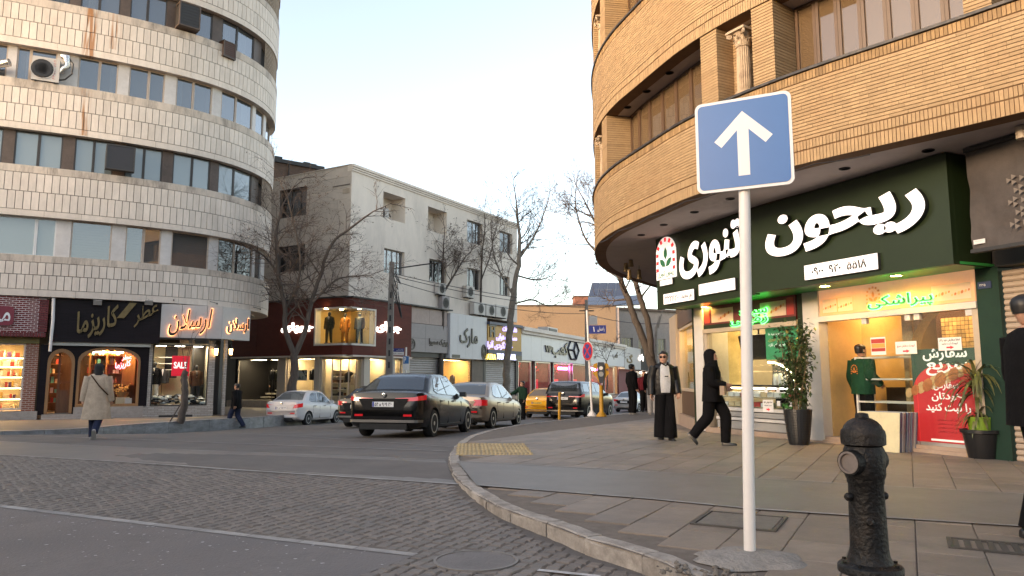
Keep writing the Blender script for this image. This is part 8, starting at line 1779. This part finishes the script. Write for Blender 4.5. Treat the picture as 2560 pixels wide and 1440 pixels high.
figure('person','person in sunglasses and open black jacket over a white shirt walking on the pavement',P,face_to(174),dict(WALK,knR=(.09,.0,.5),anR=(.06,-.14,.10),anL=(-.07,.12,.085),elL=(-.235,-.03,1.13),wrL=(-.25,.05,.90),elR=(.235,-.04,1.13),wrR=(.26,.02,.88)),[M_skin,M_black,M_black,M_shoe],hd=dict(hair=M_hair,yaw=-.5,glasses=mat('lens_black',(.005,.005,.006),.1,var=0),bun=True),clothes=c1,height=1.70)
P=on_ground(1785,1114,pz)
def c2(t,D,Q):
 coat_shell('jacket',M_black,t,[((0,0,1.46),.09,.08),((0,-.005,1.42),.19,.11),((0,0,1.30),.22,.15),((0,0,1.12),.215,.155),((0,0,.96),.22,.165),((0,0,.78),.235,.18)],fold=.05);sleeves('sleeve',M_black,t,D,(.105,.09,.06));trousers('trousers',M_black,t,D,(.12,.105,.085))
 mb=MB();prof=[(-.05,.10,.105,-.01),(.03,.092,.105,-.015),(.10,.098,.118,-.015),(.17,.098,.12,-.018),(.22,.085,.105,-.02),(.26,.05,.065,-.02),(.275,.01,.012,-.02)];rg=[]
 for z_,rx,ry,oy in prof:
  r_=ering((0,oy,z_),rx,ry,18,2.1)
  for q in r_:
   if q.y>.02 and-.02<z_<.2:q.y=.02+(q.y-.02)*.2+.03;q.x*=1.05
  rg.append([Q(q.x,q.y,q.z)for q in r_])
 mb.loft(rg,False);mb.build('headscarf',M_black,t,True,False);mb=MB();mb.loft([ering((0,.0,1.40),.15,.12,16),ering((0,.01,1.47),.115,.10,16),ering((0,.01,1.52),.09,.095,16)]);mb.build('scarf',M_black,t,True,False)
 mb=MB();mb.b(.12,.30,.20,.28,.90,1.06);mb.build('handbag',mat('bag_tan',(.30,.20,.13),.5,var=.1),t,False,False);MB().tube([V((-.16,-.05,1.42)),V((-.02,.17,1.2)),V((.13,.24,1.05))],.009,5).build('bag_strap',MATS['bag_tan'],t,False,False)
figure('person','person in a black headscarf and black clothes striding with a small tan bag',P,face_to(118),dict(hpL=(-.08,.02,.90),knL=(-.08,.20,.53),anL=(-.08,.20,.09),hpR=(.08,-.02,.90),knR=(.08,-.08,.50),anR=(.08,-.34,.20),elL=(-.22,.03,1.12),wrL=(-.12,.24,1.02),elR=(.22,.05,1.12),wrR=(.14,.25,1.08)),[M_skin,M_black,M_black,M_shoe],hd=dict(yaw=0,footR=(0,.8,-.9)),clothes=c2,height=1.66)
P=at_y(237,1080,16.8);P.z=gz(P.x,P.y)
def c3(t,D,Q):
 coat_shell('coat',M_beige,t,[((0,0,1.45),.08,.075),((0,-.005,1.41),.19,.11),((0,0,1.30),.225,.15),((0,0,1.1),.225,.16),((0,0,.9),.245,.175),((0,0,.65),.275,.20),((.0,0,.44),.295,.215)],fold=.07);sleeves('sleeve',M_beige,t,D,(.11,.095,.08));trousers('trousers',M_denim,t,D,(.11,.085,.07))
 hair_cap(Q,t,M_char,-.03,.16,1.22,'hood');MB().tube([V((-.12,-.13,1.42)),V((.05,-.185,1.2)),V((.24,-.12,.98))],.014,5).build('bag_strap',M_brown,t,True,False)
figure('person','person in a long beige coat and dark hood crossing the street',P,face_to(-18),dict(hpL=(-.08,0,.90),knL=(-.08,.08,.50),anL=(-.06,.05,.085),knR=(.08,-.02,.50),anR=(.05,-.30,.20),wrL=(-.27,.02,.87),wrR=(.27,.02,.87)),[M_skin,M_beige,M_denim,mat('trainer_grey',(.30,.28,.26),.6,var=.2)],hd=dict(yaw=.3,face=False,footR=(0,.6,-1)),clothes=c3,height=1.70)
P=on_ground(588,1073)
def c4(t,D,Q,leg=None):
 coat_shell('jacket',M_black,t,[((0,0,1.45),.08,.075),((0,-.005,1.41),.195,.11),((0,0,1.30),.225,.15),((0,0,1.1),.215,.155),((0,0,.9),.22,.165),((0,0,.76),.225,.17)],fold=.04);sleeves('sleeve',M_black,t,D,(.105,.09,.065));trousers('trousers',leg or M_denim,t,D,(.115,.095,.075))
figure('person','man in black jacket and dark jeans walking along the marble kerb',P,face_to(-78),dict(WALK),[M_skin,M_black,M_denim,M_shoe],hd=dict(hair=M_hair),clothes=c4,height=1.72)
P=FD.p(4.12,.07,-.55)
def c5(t,D,Q):
 gm=cloth('uniform_green',(.012,.055,.03));coat_shell('jacket',gm,t,[((0,0,1.46),.085,.08),((0,-.005,1.42),.20,.115),((0,0,1.30),.235,.155),((0,0,1.1),.22,.155),((0,0,.92),.22,.16),((0,0,.80),.22,.165)],fold=.04);sleeves('sleeve',gm,t,D,(.11,.095,.065));trousers('trousers',M_black,t,D,(.12,.10,.085))
 emblem(t,Frame((0,0,0),(1,0,0)),0,1.22,.17,.162,mat('emblem_orange',(.75,.22,.05)),mat('emblem_orange',(.75,.22,.05)))
 for o in t.children:
  if o.name.startswith('emblem'):
   for v in o.data.vertices:v.co+=t.location*1.0
t5=figure('person','bakery worker in dark green uniform standing with his back to the open door',P,face_to(math.degrees(math.atan2(-FD.n.x,-FD.n.y))+8),dict(wrR=(.26,.14,.98),elR=(.25,-.03,1.12)),[M_skin,M_black,M_black,M_shoe],hd=dict(hair=M_hair,face=False),clothes=c5,height=1.73)
P=on_ground(2620,1345,pz)
figure('person','bearded passer-by in black walking off past the closed shutter',P,face_to(97),dict(WALK,knL=(-.09,.08,.5),anL=(-.09,.10,.085),knR=(.09,-.02,.5),anR=(.09,-.14,.10),elL=(-.22,.0,1.1),wrL=(-.21,.12,.9)),[M_skin,M_black,M_black,M_shoe],hd=dict(hair=M_hair,vol=1.0,low=.10),clothes=lambda t,D,Q:(c4(t,D,Q,M_black),MB().loft([[Q(x_,y_,z_)for x_,y_ in((-.062,.01),(-.055,.07),(-.02,.105),(.02,.105),(.055,.07),(.062,.01))]for z_ in(.0,.03,.062)],False,False).build('beard',M_hair,t,True,False)),height=1.80)
def c6(m1,m2):
 def f(t,D,Q):coat_shell('jumper',m1,t,[((0,0,1.45),.08,.075),((0,-.005,1.41),.20,.11),((0,0,1.30),.225,.15),((0,0,1.1),.21,.15),((0,0,.9),.21,.155)],fold=.03);sleeves('sleeve',m1,t,D,(.105,.09,.06));trousers('trousers',m2,t,D,(.12,.10,.085))
 return f
P=on_ground(1582,1036,pz);figure('person','tall bearded man all in black standing by the parked cars',P,face_to(70),None,[M_skin,M_black,M_black,mat('trainer_grey',(.3,.28,.26))],hd=dict(hair=M_hair),clothes=c6(M_black,M_black),height=1.82)
P=on_ground(1632,1036,pz);figure('person','man in black jumper and pale grey trousers seen from behind',P,face_to(10),None,[M_skin,M_black,M_white,mat('trainer_grey',(.3,.28,.26))],hd=dict(hair=M_hair,face=False),clothes=c6(M_black,cloth('pale_grey',(.40,.38,.37))),height=1.76)
P=on_ground(1612,1030,pz);figure('person','person in maroon standing between the two men in black',P,face_to(180),None,[M_skin,M_brown,M_black,M_shoe],hd=dict(hair=M_brown,low=.0),clothes=c6(cloth('maroon',(.10,.012,.018)),M_black),height=1.62)
q=at_y(1306,985,33.5);P=V((q.x,q.y,gz(q.x,q.y)));figure('person','man in dark green jumper leaning by the yellow taxi',P,face_to(-120),dict(elR=(.28,.2,1.2),wrR=(.3,.42,1.12)),[M_skin,M_black,M_black,M_shoe],hd=dict(hair=M_hair),clothes=c6(cloth('bottle_green',(.012,.035,.022)),M_black),height=1.72)
q=BF.p(ubf(633),zs_in:=-.05,-1.5);figure('person','shopkeeper in black inside the dark corner shop window',q,face_to(150),None,[M_skin,M_black,M_black,M_shoe],hd=dict(hair=M_hair),clothes=c6(M_black,M_black),height=1.7)
q=FD.p(1.35,.1,-1.3);figure('person','counter worker in grey behind the chilled display',q,face_to(-110),None,[M_skin,M_grey,M_black,M_shoe],hd=dict(hair=M_hair),clothes=c6(M_grey,M_black),height=1.7)
